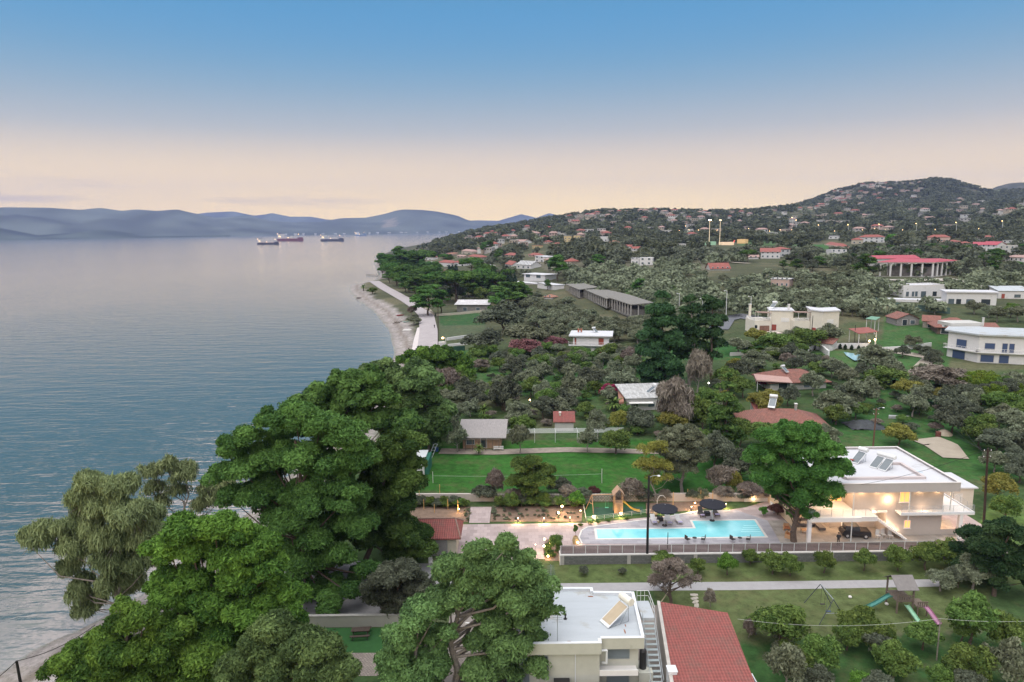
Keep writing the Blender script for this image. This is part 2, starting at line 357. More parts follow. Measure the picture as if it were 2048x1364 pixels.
# ---------------------------------------------------------------- sea
def build_sea():
    m, t, n, l, b = newmat('sea_water'); n.remove(b); out = n['Material Output']
    geo = n.new('ShaderNodeNewGeometry'); hts = []
    def wave(scale, st, amp, det=3, rot=.12):
        mp_ = n.new('ShaderNodeMapping'); mp_.inputs['Rotation'].default_value = (0, 0, rot); mp_.inputs['Scale'].default_value = st; l.new(geo.outputs['Position'], mp_.inputs[0])
        z = n.new('ShaderNodeTexNoise'); z.inputs['Scale'].default_value = scale; z.inputs['Detail'].default_value = det; z.inputs['Roughness'].default_value = .55; l.new(mp_.outputs[0], z.inputs[0])
        q = n.new('ShaderNodeMath'); q.operation = 'MULTIPLY'; q.inputs[1].default_value = amp; l.new(z.outputs[0], q.inputs[0]); hts.append(q.outputs[0])
    wave(.24, (.26, 1.0, 1), .80, 3, .16); wave(.55, (.33, 1, 1), .36, 3, -.05); wave(1.8, (.6, 1, 1), .07, 2)
    s = hts[0]
    for h in hts[1:]:
        a = n.new('ShaderNodeMath'); a.operation = 'ADD'; l.new(s, a.inputs[0]); l.new(h, a.inputs[1]); s = a.outputs[0]
    big = n.new('ShaderNodeTexNoise'); big.inputs['Scale'].default_value = .0045; big.inputs['Detail'].default_value = 3; mpb = n.new('ShaderNodeMapping'); mpb.inputs['Scale'].default_value = (1, .35, 1)
    l.new(geo.outputs['Position'], mpb.inputs[0]); l.new(mpb.outputs[0], big.inputs[0])
    mr = n.new('ShaderNodeMapRange'); mr.inputs[1].default_value = .35; mr.inputs[2].default_value = .65; mr.inputs[3].default_value = .6; mr.inputs[4].default_value = 1.1; l.new(big.outputs[0], mr.inputs[0])
    bp = n.new('ShaderNodeBump'); bp.inputs['Distance'].default_value = 1.0; l.new(s, bp.inputs['Height']); sp_ = n.new('ShaderNodeSeparateXYZ'); l.new(geo.outputs['Position'], sp_.inputs[0]); md = n.new('ShaderNodeMapRange'); md.inputs[1].default_value = 140; md.inputs[2].default_value = 430; md.inputs[3].default_value = .33; md.inputs[4].default_value = .17; l.new(sp_.outputs['Y'], md.inputs[0])
    mm = n.new('ShaderNodeMath'); mm.operation = 'MULTIPLY'; l.new(mr.outputs[0], mm.inputs[0]); l.new(md.outputs[0], mm.inputs[1]); l.new(mm.outputs[0], bp.inputs['Strength'])
    gl = n.new('ShaderNodeBsdfGlossy'); gl.inputs['Roughness'].default_value = .11; gl.inputs['Color'].default_value = (1, .985, .99, 1); l.new(bp.outputs[0], gl.inputs['Normal'])
    df = n.new('ShaderNodeBsdfDiffuse'); a = n.new('ShaderNodeAttribute'); a.attribute_name = 'Col'; l.new(a.outputs['Color'], df.inputs[0])
    fr = n.new('ShaderNodeFresnel'); fr.inputs[0].default_value = 1.85; l.new(bp.outputs[0], fr.inputs['Normal'])
    mxs = n.new('ShaderNodeMixShader'); l.new(fr.outputs[0], mxs.inputs[0]); l.new(df.outputs[0], mxs.inputs[1]); l.new(gl.outputs[0], mxs.inputs[2]); l.new(mxs.outputs[0], out.inputs['Surface'])
    na, nr = 200, 260; a_ = np.radians(np.linspace(-76, 76, na)); r_ = np.exp(np.linspace(math.log(6), math.log(32000), nr)); A, Rr = np.meshgrid(a_, r_)
    x, y = (np.sin(A)*Rr).ravel(), (np.cos(A)*Rr).ravel(); c = segdist(x, y, COAST); c = np.where(inpoly(x, y, LANDPOLY), -1, c)
    t_ = np.exp(-np.maximum(c, 0)/7)[:, None]; deep = np.array([.026,.056,.046]); sh = np.array([.13,.15,.14]); col = deep*(1-t_)+sh*t_
    idx = np.arange(na*nr).reshape(nr, na); f = np.stack([idx[:-1,:-1], idx[:-1,1:], idx[1:,1:], idx[1:,:-1]], -1).reshape(-1, 4)
    o = mesh_np('sea', np.stack([x, y, x*0], -1), f, m, smooth_=True, vcol=col); tag(o, kind='structure')
build_sea()
# ---------------------------------------------------------------- far mountains
def mountain(name, crest, D0, D1, wl=None, back=1.2, col=(.10,.115,.10), seed=0, u0=None, u1=None, scar=False):
    u0 = crest[0][0] if u0 is None else u0; u1 = crest[-1][0] if u1 is None else u1
    U = np.linspace(u0, u1, 260); rows = []; nrow = 26
    base = np.interp(U, [u0, u1], [D0, D1]); hc = hor(U)-tab(U, crest)
    for k in range(nrow):
        s = k/(nrow-5); 
        if k <= nrow-5:
            d = base*(1+(back-1)*s); prof = s**.8
        else: q = (k-(nrow-5))/4; d = base*(back+q*.15); prof = 1-q*q
        top = CAMZ+base*back*hc/F
        x = (U-1024)/F*d; z = np.maximum(top, 12)*prof
        nz = (vnoise(x, d, 520, seed)-.5)*.34+(vnoise(x, d, 170, seed+1)-.5)*.16+(vnoise(x, d, 60, seed+2)-.5)*.07
        z = z*(1+nz*4*s*(1-s)*1.0) if k <= nrow-5 else z
        rows.append(np.stack([x, d, z-3*(k == 0)], -1))
    V = np.concatenate(rows); n = len(U); idx = np.arange(n*nrow).reshape(nrow, n)
    f = np.stack([idx[:-1,:-1], idx[:-1,1:], idx[1:,1:], idx[1:,:-1]], -1).reshape(-1, 4)
    c = np.array(col)*(0.6+.8*vnoise(V[:,0], V[:,1], 230, seed+5)[:,None])
    if scar:
        uu = 1024+F*V[:,0]/V[:,1]; s = np.repeat(np.arange(nrow)/(nrow-5), n); m_ = (np.abs(uu-786)+(vnoise(V[:,0],V[:,1],90,9)-.5)*26 < 15*(1.25-s)) & (s > .22) & (s < .62); c[m_] = (.22,.20,.17)
    M, t, nd, l, b = newmat(name+'_slope'); a = nd.new('ShaderNodeAttribute'); a.attribute_name = 'Col'; l.new(a.outputs['Color'], b.inputs['Base Color']); b.inputs['Roughness'].default_value = 1; b.inputs['Specular IOR Level'].default_value = 0
    tag(mesh_np(name, V, f, M, smooth_=True, vcol=c), kind='structure')
mountain('mountain', [(-500,425),(-200,415),(0,419),(30,416),(120,417),(180,421),(220,417),(260,423),(290,420),(330,423),(370,420),(400,427),(440,436),(470,435),(510,432),(550,442),(600,445),(650,444),(690,437),(740,436),(780,428),(800,422),(815,420),(850,421),(880,424),(920,432),(940,441),(1000,447),(1060,450),(1200,452)], 3900, 8600, seed=20, scar=True, u0=-700, u1=1200)
mountain('foothills', [(-700,455),(0,452),(90,470),(150,466),(200,460),(240,461),(300,470),(420,473),(470,470)], 4000, 6200, seed=31, back=1.08, col=(.07,.085,.07), u0=-700, u1=470)
mountain('distant_mountain', [(360,436),(400,430),(430,426),(480,424),(520,432),(540,430),(555,427),(590,434),(630,434),(660,439),(700,444),(900,444),(960,441),(1000,442),(1045,429),(1075,436),(1100,427),(1125,433),(1170,444),(1250,450)], 11200, 11200, seed=40, back=1.1)
# ================================================================ foliage
def leafmat(name, dark, light, trans=.25, hue=.04):
    m, t, n, l, b = newmat(name)
    a = n.new('ShaderNodeAttribute'); a.attribute_name = 'v'; oi = n.new('ShaderNodeObjectInfo')
    ad = n.new('ShaderNodeMath'); ad.operation = 'MULTIPLY_ADD'; l.new(oi.outputs['Random'], ad.inputs[0]); ad.inputs[1].default_value = .35; l.new(a.outputs['Fac'], ad.inputs[2])
    rp = n.new('ShaderNodeValToRGB'); e = rp.color_ramp.elements; e[0].position = .1; e[1].position = 1.1 if False else 1.0
    e[0].color = tuple(dark)+(1,); e[1].color = tuple(light)+(1,); sb = n.new('ShaderNodeMath'); sb.operation = 'SUBTRACT'; l.new(ad.outputs[0], sb.inputs[0]); sb.inputs[1].default_value = .17
    l.new(sb.outputs[0], rp.inputs[0])
    hs = n.new('ShaderNodeHueSaturation'); mr = n.new('ShaderNodeMapRange'); mr.inputs[3].default_value = .5-hue/2; mr.inputs[4].default_value = .5+hue/2
    l.new(oi.outputs['Random'], mr.inputs[0]); l.new(mr.outputs[0], hs.inputs['Hue']); l.new(rp.outputs[0], hs.inputs['Color'])
    l.new(hs.outputs[0], b.inputs['Base Color']); b.inputs['Roughness'].default_value = .75; b.inputs['Specular IOR Level'].default_value = .15
    tr = n.new('ShaderNodeBsdfTranslucent'); l.new(hs.outputs[0], tr.inputs[0]); mx = n.new('ShaderNodeMixShader'); mx.inputs[0].default_value = trans
    l.new(b.outputs[0], mx.inputs[1]); l.new(tr.outputs[0], mx.inputs[2]); l.new(mx.outputs[0], n['Material Output'].inputs['Surface']); return m
BARK = mat('bark', (.10,.075,.06), .95, .4, 6, .6)
GREYBARK = mat('grey_bark', (.24,.21,.19), .95, .35, 6, .5)
LM = dict(
 pine=leafmat('pine_needles', (.026,.070,.018), (.15,.27,.065)),
 pine2=leafmat('pine_needles_bright', (.030,.085,.016), (.17,.33,.055)),
 pine3=leafmat('pine_needles_soft', (.045,.085,.030), (.20,.32,.11)),
 spine=leafmat('stone_pine_needles', (.026,.080,.018), (.145,.27,.06)),
 dark=leafmat('dark_needles', (.016,.045,.020), (.075,.145,.055)),
 willow=leafmat('drooping_leaves', (.085,.115,.050), (.30,.34,.16)),
 hill=leafmat('hill_wood_leaves', (.052,.066,.040), (.165,.18,.11)),
 olive=leafmat('olive_leaves', (.088,.104,.062), (.30,.33,.22), hue=.05),
 green=leafmat('citrus_leaves', (.048,.092,.022), (.18,.26,.065), hue=.05),
 bush=leafmat('dark_bush_leaves', (.056,.068,.046), (.18,.20,.14)),
 yellow=leafmat('yellowing_leaves', (.12,.13,.03), (.34,.32,.08)),
 hedge=leafmat('hedge_leaves', (.045,.085,.012), (.20,.27,.035)),
 twig=leafmat('dry_twigs', (.13,.105,.085), (.30,.26,.22), .1),
 flower=leafmat('magenta_flowers', (.16,.02,.05), (.42,.05,.14), hue=.02),
 mauve=leafmat('faded_pink_flowers', (.13,.06,.06), (.33,.15,.16)),
 cyp=leafmat('cypress_leaves', (.022,.045,.024), (.060,.095,.05)),
 lime=leafmat('fresh_green_leaves', (.05,.14,.02), (.16,.34,.06)),
 redleaf=leafmat('reddish_leaves', (.07,.03,.03), (.16,.07,.06)))
def leafcloud(P, dens, size, seed=1, droop=0, elong=1.6, low=-.35, rnd=.55, inner=.0):
    """P: (n,6+) puff centres and radii -> quads standing out of every puff"""
    rg = np.random.default_rng(seed); P = np.asarray(P, float)
    rm = (P[:,3]*P[:,4]*P[:,5])**(1/3); cnt = np.maximum((4*math.pi*rm**2*dens).astype(int), 6); idx = np.repeat(np.arange(len(P)), cnt); n = len(idx)
    d = rg.normal(size=(n,3)); d /= np.linalg.norm(d, axis=1)[:,None]; lowm = d[:,2] < low; d[lowm,2] *= -1
    rad = rg.uniform(.70, 1.04, n)**.8; ol = rg.random(n) < .14; rad[ol] *= rg.uniform(1.0, 1.28, ol.sum()); inn = rg.random(n) < inner; rad[inn] *= rg.uniform(.2, .9, inn.sum())
    c = P[idx,:3]+d*P[idx,3:6]*rad[:,None]
    nr = d/P[idx,3:6]; nr /= np.linalg.norm(nr, axis=1)[:,None]; nr = nr+rg.normal(size=(n,3))*rnd; nr[:,2] += .25; nr /= np.linalg.norm(nr, axis=1)[:,None]
    ref = rg.normal(size=(n,3)); ref[:,2] -= droop*4
    t1 = ref-nr*(ref*nr).sum(1)[:,None]; t1 /= np.linalg.norm(t1, axis=1)[:,None]; t2 = np.cross(nr, t1)
    s = size*rg.uniform(.6, 1.4, n)[:,None]; a = t1*s*elong*.6; b = t2*s*.5
    V = np.stack([c-a, c+b-a*.1, c+a, c-b-a*.1], 1).reshape(-1, 3); f = np.arange(4*n).reshape(n, 4)
    pv = rg.random(len(P)); v = pv[idx]*.55+rg.random(n)*.45
    if P.shape[1] > 6: v = v+P[idx,6]
    return V, f, v
def puffs(c, r, pr, n, seed, flat=.75, up=.15):
    rg = np.random.default_rng(seed); d = rg.normal(size=(n,3)); d /= np.linalg.norm(d, axis=1)[:,None]; d[:,2] = np.where(d[:,2] < -.3, -d[:,2]*.5, d[:,2])
    q = np.array(c)+d*np.array(r)*rg.uniform(.55, .95, n)[:,None]; k = pr*rg.uniform(.45, 1.4, n)
    return np.stack([q[:,0], q[:,1], q[:,2]+up*pr, k, k, k*flat], 1)
def limbs(mb, base, top, r0, targets, seed=0, bend=.06):
    rg = random.Random(seed); base = Vector(base); top = Vector(top); L_ = (top-base).length; P = [base]
    for k in range(1, 6):
        t = k/5; P.append(base.lerp(top, t)+Vector((rg.uniform(-1,1), rg.uniform(-1,1), 0))*L_*bend*math.sin(t*math.pi))
    for k in range(5): mb.tube(P[k], P[k+1], r0*(1-.14*k), r0*(1-.14*(k+1)), 7)
    for q in targets:
        q = Vector(q); zz = max(.25, min(.95, (q.z-base.z-L_*.15)/max(L_, .1)*.8)); s = base.lerp(top, zz)
        k = min(int(zz*5), 4); s = P[k].lerp(P[k+1], zz*5-k); m = s.lerp(q, .5)+Vector((rg.uniform(-.1,.1), rg.uniform(-.1,.1), -.08))*(q-s).length
        mb.tube(s, m, r0*.33, r0*.22, 5); mb.tube(m, q, r0*.22, r0*.07, 5)
def hero(name, label, base_px, lobes, m='pine', cat='tree', pr=1.05, dens=24, leaf=.27, back=1.0, flat=.8, trunk=.35, seed=1, droop=0, elong=1.7, bark=None, top=None, group=None, fill=1.0, mi=0, dd=0, twigs=0, base_dep=None, inner=0, rnd=.5, parts=('trunk', 'crown')):
    B = G(*base_px) if base_dep is None else None
    if B is None:
        q = atd(*base_px, base_dep); B = Vector((q.x, q.y, float(H(q.x, q.y))))
    dep0 = float(-(np.array([B.x, B.y, B.z-CAMZ]) @ RMn)[2])+dd; rg = random.Random(seed*77+5)
    t = thing(name, label, cat, B, 0, group); L3 = []
    for lb in lobes:
        px, py, r = lb[:3]; e = lb[3] if len(lb) > 3 else 0
        # a lobe seen high in the crown belongs to a point straight above the base: keep the tree's own depth plane (vertical), not the view plane
        q = atd(px, py, dep0); k = (B.y+e+rg.uniform(-.35,.25)*r*dep0/F*1.2)/q.y; q = Vector((q.x*k, q.y*k, CAMZ+(q.z-CAMZ)*k)); rm = r*dep0*k/F
        L3.append((q, rm))
    R_ = max(abs(q.x-B.x)+r for q, r in L3); PF = []; sd_ = seed*1000
    full = list(L3)
    if back:
        zt = max(q.z+r for q, r in L3); cx = sum(q.x for q, _ in L3)/len(L3)
        for q, r in L3:
            if rg.random() < back: sh = rg.uniform(.35,1.0)*min(R_, 5)+r*.4; full.append((Vector((cx+(q.x-cx)*rg.uniform(.4,.9), q.y+sh, max(q.z-sh*(CAMZ-q.z)/q.y*.95-r*rg.uniform(.1,.4), B.z+r*.8))), r*rg.uniform(.75,.95)))
    for q, r in full:
        sd_ += 1; n = max(4, int(3.2*fill*(r/pr)**2)); PF.append(puffs(tuple(q-B), (r*.95, r*.95, r*.85), min(pr, r*.7), n, sd_, flat))
    if leaf < .3: dens = dens*2.7; leaf = leaf*.62; elong = elong*1.35; rnd = .8; pr = pr*.85
    PF = np.concatenate(PF); V, f, v = leafcloud(PF, dens, leaf, seed, droop, elong, inner=inner, rnd=rnd)
    mesh_np(parts[1], V, f, LM[m], t, fattr=v)
    mb = MB(); tp = Vector((sum(q.x for q, _ in L3)/len(L3), sum(q.y for q, _ in L3)/len(L3), max(q.z for q, _ in L3)))-B if top is None else Vector(top)
    sel = [(q, r) for q, r in full if rg.random() < .8]; limbs(mb, (0,0,-.4), tp*.92, trunk, [tuple(q-B) for q, r in sel], seed)
    if twigs:
        for q, r in sel:
            for _ in range(twigs):
                a = Vector((rg.gauss(0,1), rg.gauss(0,1), rg.gauss(0,.7))).normalized(); p0 = q-B; mb.tube(p0, p0+a*r*1.0, .05, .015, 4)
    mb.build(parts[0], bark or BARK, t); return t
# ---------------------------------------------------------------- stock trees (unit size, copied)
def stock(kind, seed):
    rg = np.random.default_rng(seed); r = random.Random(seed); tm = MB(); z0 = .0
    if kind in ('olive', 'bush', 'green', 'yellow', 'lime', 'twig', 'flower', 'mauve', 'redleaf', 'willow'):     # round crowns, 5 m wide, 4.4 m high
        C = [(0,0,2.5,1.6)]+[(math.cos(a)*1.25, math.sin(a)*1.25, r.uniform(1.6,2.9), r.uniform(.95,1.25)) for a in [k*1.05+r.random()*.6 for k in range(6)]]+[(r.uniform(-.7,.7), r.uniform(-.7,.7), 3.3, .95)]
        P = np.concatenate([puffs(c[:3], (c[3],c[3],c[3]*.85), .55, 14, seed*50+i, .8) for i, c in enumerate(C)])
        V, f, v = leafcloud(P, 22 if kind != 'twig' else 13, .17 if kind != 'twig' else .12, seed, elong=1.7 if kind != 'twig' else 5, low=-.6, rnd=.7, inner=.15)
        limbs(tm, (0,0,-.3), (.1,0,2.3), .17, [c[:3] for c in C], seed)
        if kind == 'twig':
            for k in range(60):
                a = Vector((r.gauss(0,1), r.gauss(0,1), abs(r.gauss(0,1)))).normalized()*r.uniform(1.3,2.3); tm.tube((a.x*.3,a.y*.3,1.5+a.z*.3), (a.x,a.y,1.9+a.z*.9), .03, .01, 3)
    elif kind in ('umbrella',):                      # 8 m wide, 8 m high, flat dome
        C = [(math.cos(a)*q, math.sin(a)*q, 5.9-q*.18+r.uniform(-.3,.3), 1.35) for q, n in ((0,1),(1.6,5),(2.9,9)) for a in [k*6.283/n+r.random()*.4 for k in range(n)]]
        P = np.concatenate([puffs(c[:3], (c[3],c[3],c[3]*.8), .75, 12, seed*50+i, .7) for i, c in enumerate(C)])
        V, f, v = leafcloud(P, 14, .26, seed, low=-.4); limbs(tm, (0,0,-.3), (.2,.1,5.3), .24, [c[:3] for c in C], seed)
    elif kind in ('pine',):                          # irregular, 8 m wide, 11 m high
        C = []
        for k in range(17):
            z = r.uniform(3.2, 9.8); q = (1-abs(z-5.5)/6.5)*3.1; a = r.random()*6.28; C.append((math.cos(a)*q*r.uniform(.4,1), math.sin(a)*q*r.uniform(.4,1), z, r.uniform(1.1,1.6)))
        C.append((0,0,10,1.0)); P = np.concatenate([puffs(c[:3], (c[3],c[3],c[3]*.7), .75, 11, seed*50+i, .6) for i, c in enumerate(C)])
        V, f, v = leafcloud(P, 14, .27, seed, low=-.4); limbs(tm, (0,0,-.3), (.2,.1,9.2), .26, [c[:3] for c in C], seed)
    elif kind == 'cypress':                          # 1.8 m wide, 9 m high
        P = np.array([(r.uniform(-.2,.2), r.uniform(-.2,.2), z, .85*math.sin(min(1,(9.4-z)/6)*1.5), .85*math.sin(min(1,(9.4-z)/6)*1.5), .8) for z in np.linspace(1.1, 8.7, 22)])
        V, f, v = leafcloud(P, 26, .17, seed, droop=-1, elong=2.2, low=-1); tm.tube((0,0,-.3), (0,0,7), .13, .03)
    elif kind == 'palm':
        Vs, fs, vs = [], [], []; b = 0
        for k in range(34):
            a = k*2.4; e = r.uniform(-.1, 1.2); Ln = r.uniform(1.7, 2.2); p = np.array([0,0,1.9]); d = np.array([math.cos(a)*math.cos(e), math.sin(a)*math.cos(e), math.sin(e)]); s = np.array([-math.sin(a), math.cos(a), 0])
            for q in range(5):
                w = .28*(1-q/6); p2 = p+d*Ln/5; Vs += [p-s*w, p+s*w, p2+s*w*.8, p2-s*w*.8]; fs.append([b,b+1,b+2,b+3]); b += 4; vs.append(r.random()); p = p2; d = d+np.array([0,0,-.28]); d /= np.linalg.norm(d)
        V, f, v = np.array(Vs), np.array(fs), np.array(vs); tm.lathe((0,0,-.3), [(.25,0),(.2,1),(.22,2.1),(.05,2.4)], 8)
    return V, f, v, tm
_SZ = dict(umbrella=(8.2,7.2), pine=(8.0,11.2), cypress=(1.8,9.4), palm=(4,4))
_ST = {}
def stocktree(name, label, cat, kind, m, variant=0, bark=None):
    t = thing(name, label, cat); k = (kind, variant)
    if k not in _ST: _ST[k] = stock(kind, 100+variant*7+len(_ST)*13)
    V, f, v, tm = _ST[k]
    key = (kind, variant, m)
    o = mesh_np('crown', V, f, LM[m], t, fattr=v); tm.build('trunk', bark or BARK, t); return t
KEEP = []; FOOT = []                        # sight boxes of buildings (x0,y0,x1,y1,depth) and footprints nothing may grow on
def keep(x0, y0, x1, y1, dep): KEEP.append((x0, y0, x1, y1, dep))
_PROTO = {}; NAMEOF = dict(olive='olive_tree', bush='shrub', green='citrus_tree', yellow='yellowing_tree', lime='young_tree', twig='bare_tree', flower='bougainvillea', mauve='bougainvillea', redleaf='reddish_tree', umbrella='stone_pine', pine='pine_tree', cypress='cypress_tree', palm='palm_tree', willow='willow_tree')
def plant(kind, p, w, h, label, group=None, m=None, name=None, cat=None, rng=random):
    """w, h: crown width and tree height in metres, p on the ground"""
    m = m or (kind if kind in LM else {'umbrella':'spine','pine':'pine','cypress':'cyp','palm':'green'}[kind]); v = rng.randrange(3 if kind in ('olive','pine','umbrella','bush','green') else 2); key = (kind, m, v)
    name = name or NAMEOF[kind]; cat = cat or ('shrub' if kind in ('bush','flower','mauve') else 'tree')
    if key not in _PROTO:
        _PROTO[key] = o = stocktree(name, label, cat, kind, m, v, GREYBARK if kind in ('olive','twig') else None)
    else:
        o = copy_tree(_PROTO[key]); o.name = name; tag(o, label, cat)
        if 'group' in o.keys(): del o['group']
    if group: o['group'] = group
    sw, sh = _SZ.get(kind, (4.9, 4.5)); o.location = p; o.scale = (w/sw, w/sw*rng.uniform(.9,1.1), h/sh); o.rotation_euler = (0, 0, rng.uniform(0, 6.28)); return o
def plantpx(kind, bx, by, wpx, hpx, label, **k):
    p = G(bx, by); dep = float(-(np.array([p.x, p.y, p.z-CAMZ]) @ RMn)[2]); w = wpx*dep/F; top = zat(p.x, p.y, by-hpx); return plant(kind, p, w, max(top-p.z, .3), label, **k)
def clear(x, y, z, w, h):
    for P in FOOT:
        if P[0] < x < P[1] and P[2] < y < P[3]: return False
    u0, v0 = proj(x, y, z+h); u1, v1 = proj(x, y, z); r = w/2*F/max(y, 1)
    for a, b, c, d, dep in KEEP:
        if y < dep and u0+r > a and u0-r < c and v1 > b and v0 < d: return False
    return True
def scatter(poly, spacing, dmin=0, dmax=1e9, jit=.42, seed=3, w=4, h=4, nocheck=False):
    P = [G(px, py, dmin*.8) for px, py in poly]; xs = [p.x for p in P]; ys = [p.y for p in P]; rg = np.random.default_rng(seed)
    x0, x1, y0, y1 = min(xs)-20, max(xs)+20, max(min(ys)-20, dmin), min(max(ys)+60, dmax)
    a, b = np.meshgrid(np.arange(x0, x1, spacing), np.arange(y0, y1, spacing)); a = (a+rg.uniform(-jit, jit, a.shape)*spacing).ravel(); b = (b+rg.uniform(-jit, jit, b.shape)*spacing).ravel()
    z = H(a, b); u, v = proj(a, b, z); c = segdist(a, b, COAST); ok = inpoly(u, v, poly) & (b > dmin) & (b < dmax) & inpoly(a, b, LANDPOLY) & (c > 5); a, b, z = a[ok], b[ok], z[ok]
    out = [(x, y, zz) for x, y, zz in zip(a, b, z) if nocheck or clear(x, y, zz, w, h)]; return out
# ================================================================ large single trees
hero('pine_tree', 'broadest dark green shore pine, largest tree of all, over the grey yard', (612,1192),
 [(455,905,28),(500,880,32),(545,850,35),(592,848,38),(640,860,42),(690,880,42),(445,958,26),(490,950,38),(540,920,42),(600,920,46),(660,945,48),(470,1005,30),(510,1000,38),(560,990,42),(620,1005,46),(690,1000,46),(580,1055,42),(640,1070,42),(700,1060,42),(560,1110,32),(620,1130,36),(680,1120,34),(640,1180,22),(600,1175,20),(715,930,34),(600,1205,24,-4),(650,1215,22,-4),(700,1188,24,-3),(560,1195,24,-4),(735,1150,24,-2)], 'pine', trunk=.42, seed=1, leaf=.26, dens=26)
hero('pine_tree', 'tall pine hanging over the red tiled shed, right of the largest pine', (722,1135),
 [(735,915,40),(780,900,36),(812,890,32),(815,935,32),(770,950,42),(805,975,32),(745,985,38),(790,1010,34),(750,1030,36),(800,1058,36),(830,1080,34),(770,1090,34),(845,1110,26),(800,1120,28),(735,1080,30)], 'pine', trunk=.34, seed=2, leaf=.27, dens=26)
hero('pine_tree', 'rounded pine on the shore behind the largest pine, its top against the water', (705,985),
 [(650,790,28),(690,766,32),(735,765,32),(712,800,38),(668,815,30),(602,812,22),(628,800,22),(760,800,34),(725,840,38),(772,850,36),(812,852,28),(680,850,30),(640,835,25)], 'pine', trunk=.35, seed=3, leaf=.33, dens=20)
hero('pine_tree', 'olive green pine crown at the water edge behind the rounded pine', (775,900),
 [(742,752,22),(768,744,26),(800,760,30),(785,790,30),(812,795,26),(755,785,24),(800,820,26)], 'pine3', trunk=.3, seed=4, leaf=.36, dens=17)
hero('pine_tree', 'pale green leafy pine left of the reed roofed hut', (858,905),
 [(832,745,26),(858,765,30),(845,800,32),(882,832,30),(842,845,30),(872,862,26),(818,775,22),(858,885,24)], 'pine3', trunk=.3, seed=5, leaf=.36, dens=17)
hero('pine_tree', 'low spreading pine above the end of the beach, beside the green lawn', (872,775),
 [(815,722,22),(850,715,28),(888,712,28),(915,728,28),(935,745,20),(865,740,30),(900,755,26),(830,750,22)], 'pine2', trunk=.28, seed=6, leaf=.4, dens=15)
hero('feathery_tree', 'feathery olive brown tree leaning over the water at the left beach', (262,1262),
 [(60,1092,22),(92,1075,26),(128,1072,30),(165,1010,30),(185,1045,36),(198,975,28),(238,985,34),(265,1035,42),(235,1080,42),(200,1110,36),(152,1100,26),(290,1085,38),(135,1150,22),(160,1185,22),(190,1220,30),(230,1170,32),(300,1130,30),(255,1130,34),(128,1105,20),(215,1020,30)], 'willow', pr=.85, dens=24, leaf=.18, trunk=.26, seed=7, droop=1, elong=4.2, flat=1.05, twigs=5, inner=.5, bark=GREYBARK, back=.6)
hero('feathery_tree', 'thin feathery tree with bare grey twigs behind the bright green pine', (385,1120),
 [(300,950,24),(335,942,28),(368,960,26),(312,980,22),(355,990,20),(415,985,26),(440,1005,24),(405,1015,22),(455,975,20),(330,1005,16)], 'willow', pr=.7, dens=5, leaf=.19, trunk=.2, seed=8, droop=1, elong=4.4, flat=1.0, twigs=12, bark=GREYBARK, back=.5, inner=.5)
hero('pine_tree', 'bright green lumpy pine in the lower left with rounded boughs', (450,1420),
 [(375,1068,32),(430,1068,36),(480,1080,34),(400,1110,36),(340,1110,32),(310,1112,22),(528,1110,32),(548,1142,30),(455,1130,42),(380,1160,42),(495,1165,42),(560,1190,32),(582,1215,26),(420,1200,46),(350,1205,40),(500,1220,46),(310,1185,26),(545,1245,40),(450,1260,46),(590,1255,28),(380,1255,42),(330,1150,22)], 'pine2', trunk=.36, seed=9, leaf=.23, dens=30, pr=.9)
hero('pine_tree', 'deep green pine in the bottom left corner beside the pebble beach', (250,1480),
 [(255,1215,26),(285,1245,32),(240,1262,28),(205,1292,38),(160,1318,38),(245,1318,44),(305,1300,42),(118,1345,26),(360,1320,46),(205,1352,44),(420,1318,42),(300,1355,46),(150,1372,40),(400,1370,46),(340,1270,34)], 'pine2', trunk=.34, seed=10, leaf=.22, dens=32, pr=.85)
hero('pine_tree', 'soft pale green pine at the bottom edge left of the paved yard', (575,1520),
 [(520,1290,32),(560,1272,32),(602,1298,36),(642,1312,32),(560,1330,44),(500,1338,38),(622,1345,42),(682,1345,26),(460,1352,32),(540,1375,40),(650,1375,36),(600,1388,40)], 'pine3', trunk=.3, seed=11, leaf=.20, dens=36, pr=.8)
hero('pine_tree', 'tall shaggy pine just left of the grey flat roof', (905,1420),
 [(962,1108,24),(1010,1100,24),(1045,1115,18),(905,1150,30),(930,1135,28),(985,1142,36),(1040,1158,34),(1075,1152,22),(900,1200,34),(960,1188,44),(1030,1200,44),(1088,1190,30),(1102,1225,22),(990,1240,40),(1060,1250,38),(965,1282,34),(1020,1300,42),(1072,1300,30),(1010,1345,40),(965,1345,30),(1068,1345,26)], 'pine3', trunk=.42, seed=12, leaf=.21, dens=32, pr=.85, top=(1.0,0.6,11.0), twigs=1, bark=GREYBARK)
hero('pine_tree', 'lower shaggy pine beside the artificial turf, left of the pine at the grey roof', (842,1440),
 [(830,1240,34),(872,1228,30),(800,1288,34),(850,1288,40),(895,1268,22),(800,1332,36),(855,1340,40),(780,1312,22),(885,1310,22),(830,1375,36)], 'pine3', trunk=.26, seed=13, leaf=.21, dens=32, pr=.8, twigs=1, bark=GREYBARK)
hero('stone_pine', 'bright green round crowned pine with a bare straight trunk beside the villa', (1588,1084),
 [(1535,882,26),(1578,868,30),(1620,876,30),(1655,905,28),(1680,940,22),(1522,918,26),(1560,905,32),(1610,915,34),(1650,948,30),(1530,958,26),(1575,948,32),(1620,968,30),(1660,985,22),(1600,998,24),(1640,1008,16),(1555,985,16),(1605,1028,12),(1625,1030,10)], 'spine', trunk=.42, seed=14, leaf=.24, dens=28, pr=.8, top=(.6,0,9.0), back=.9)
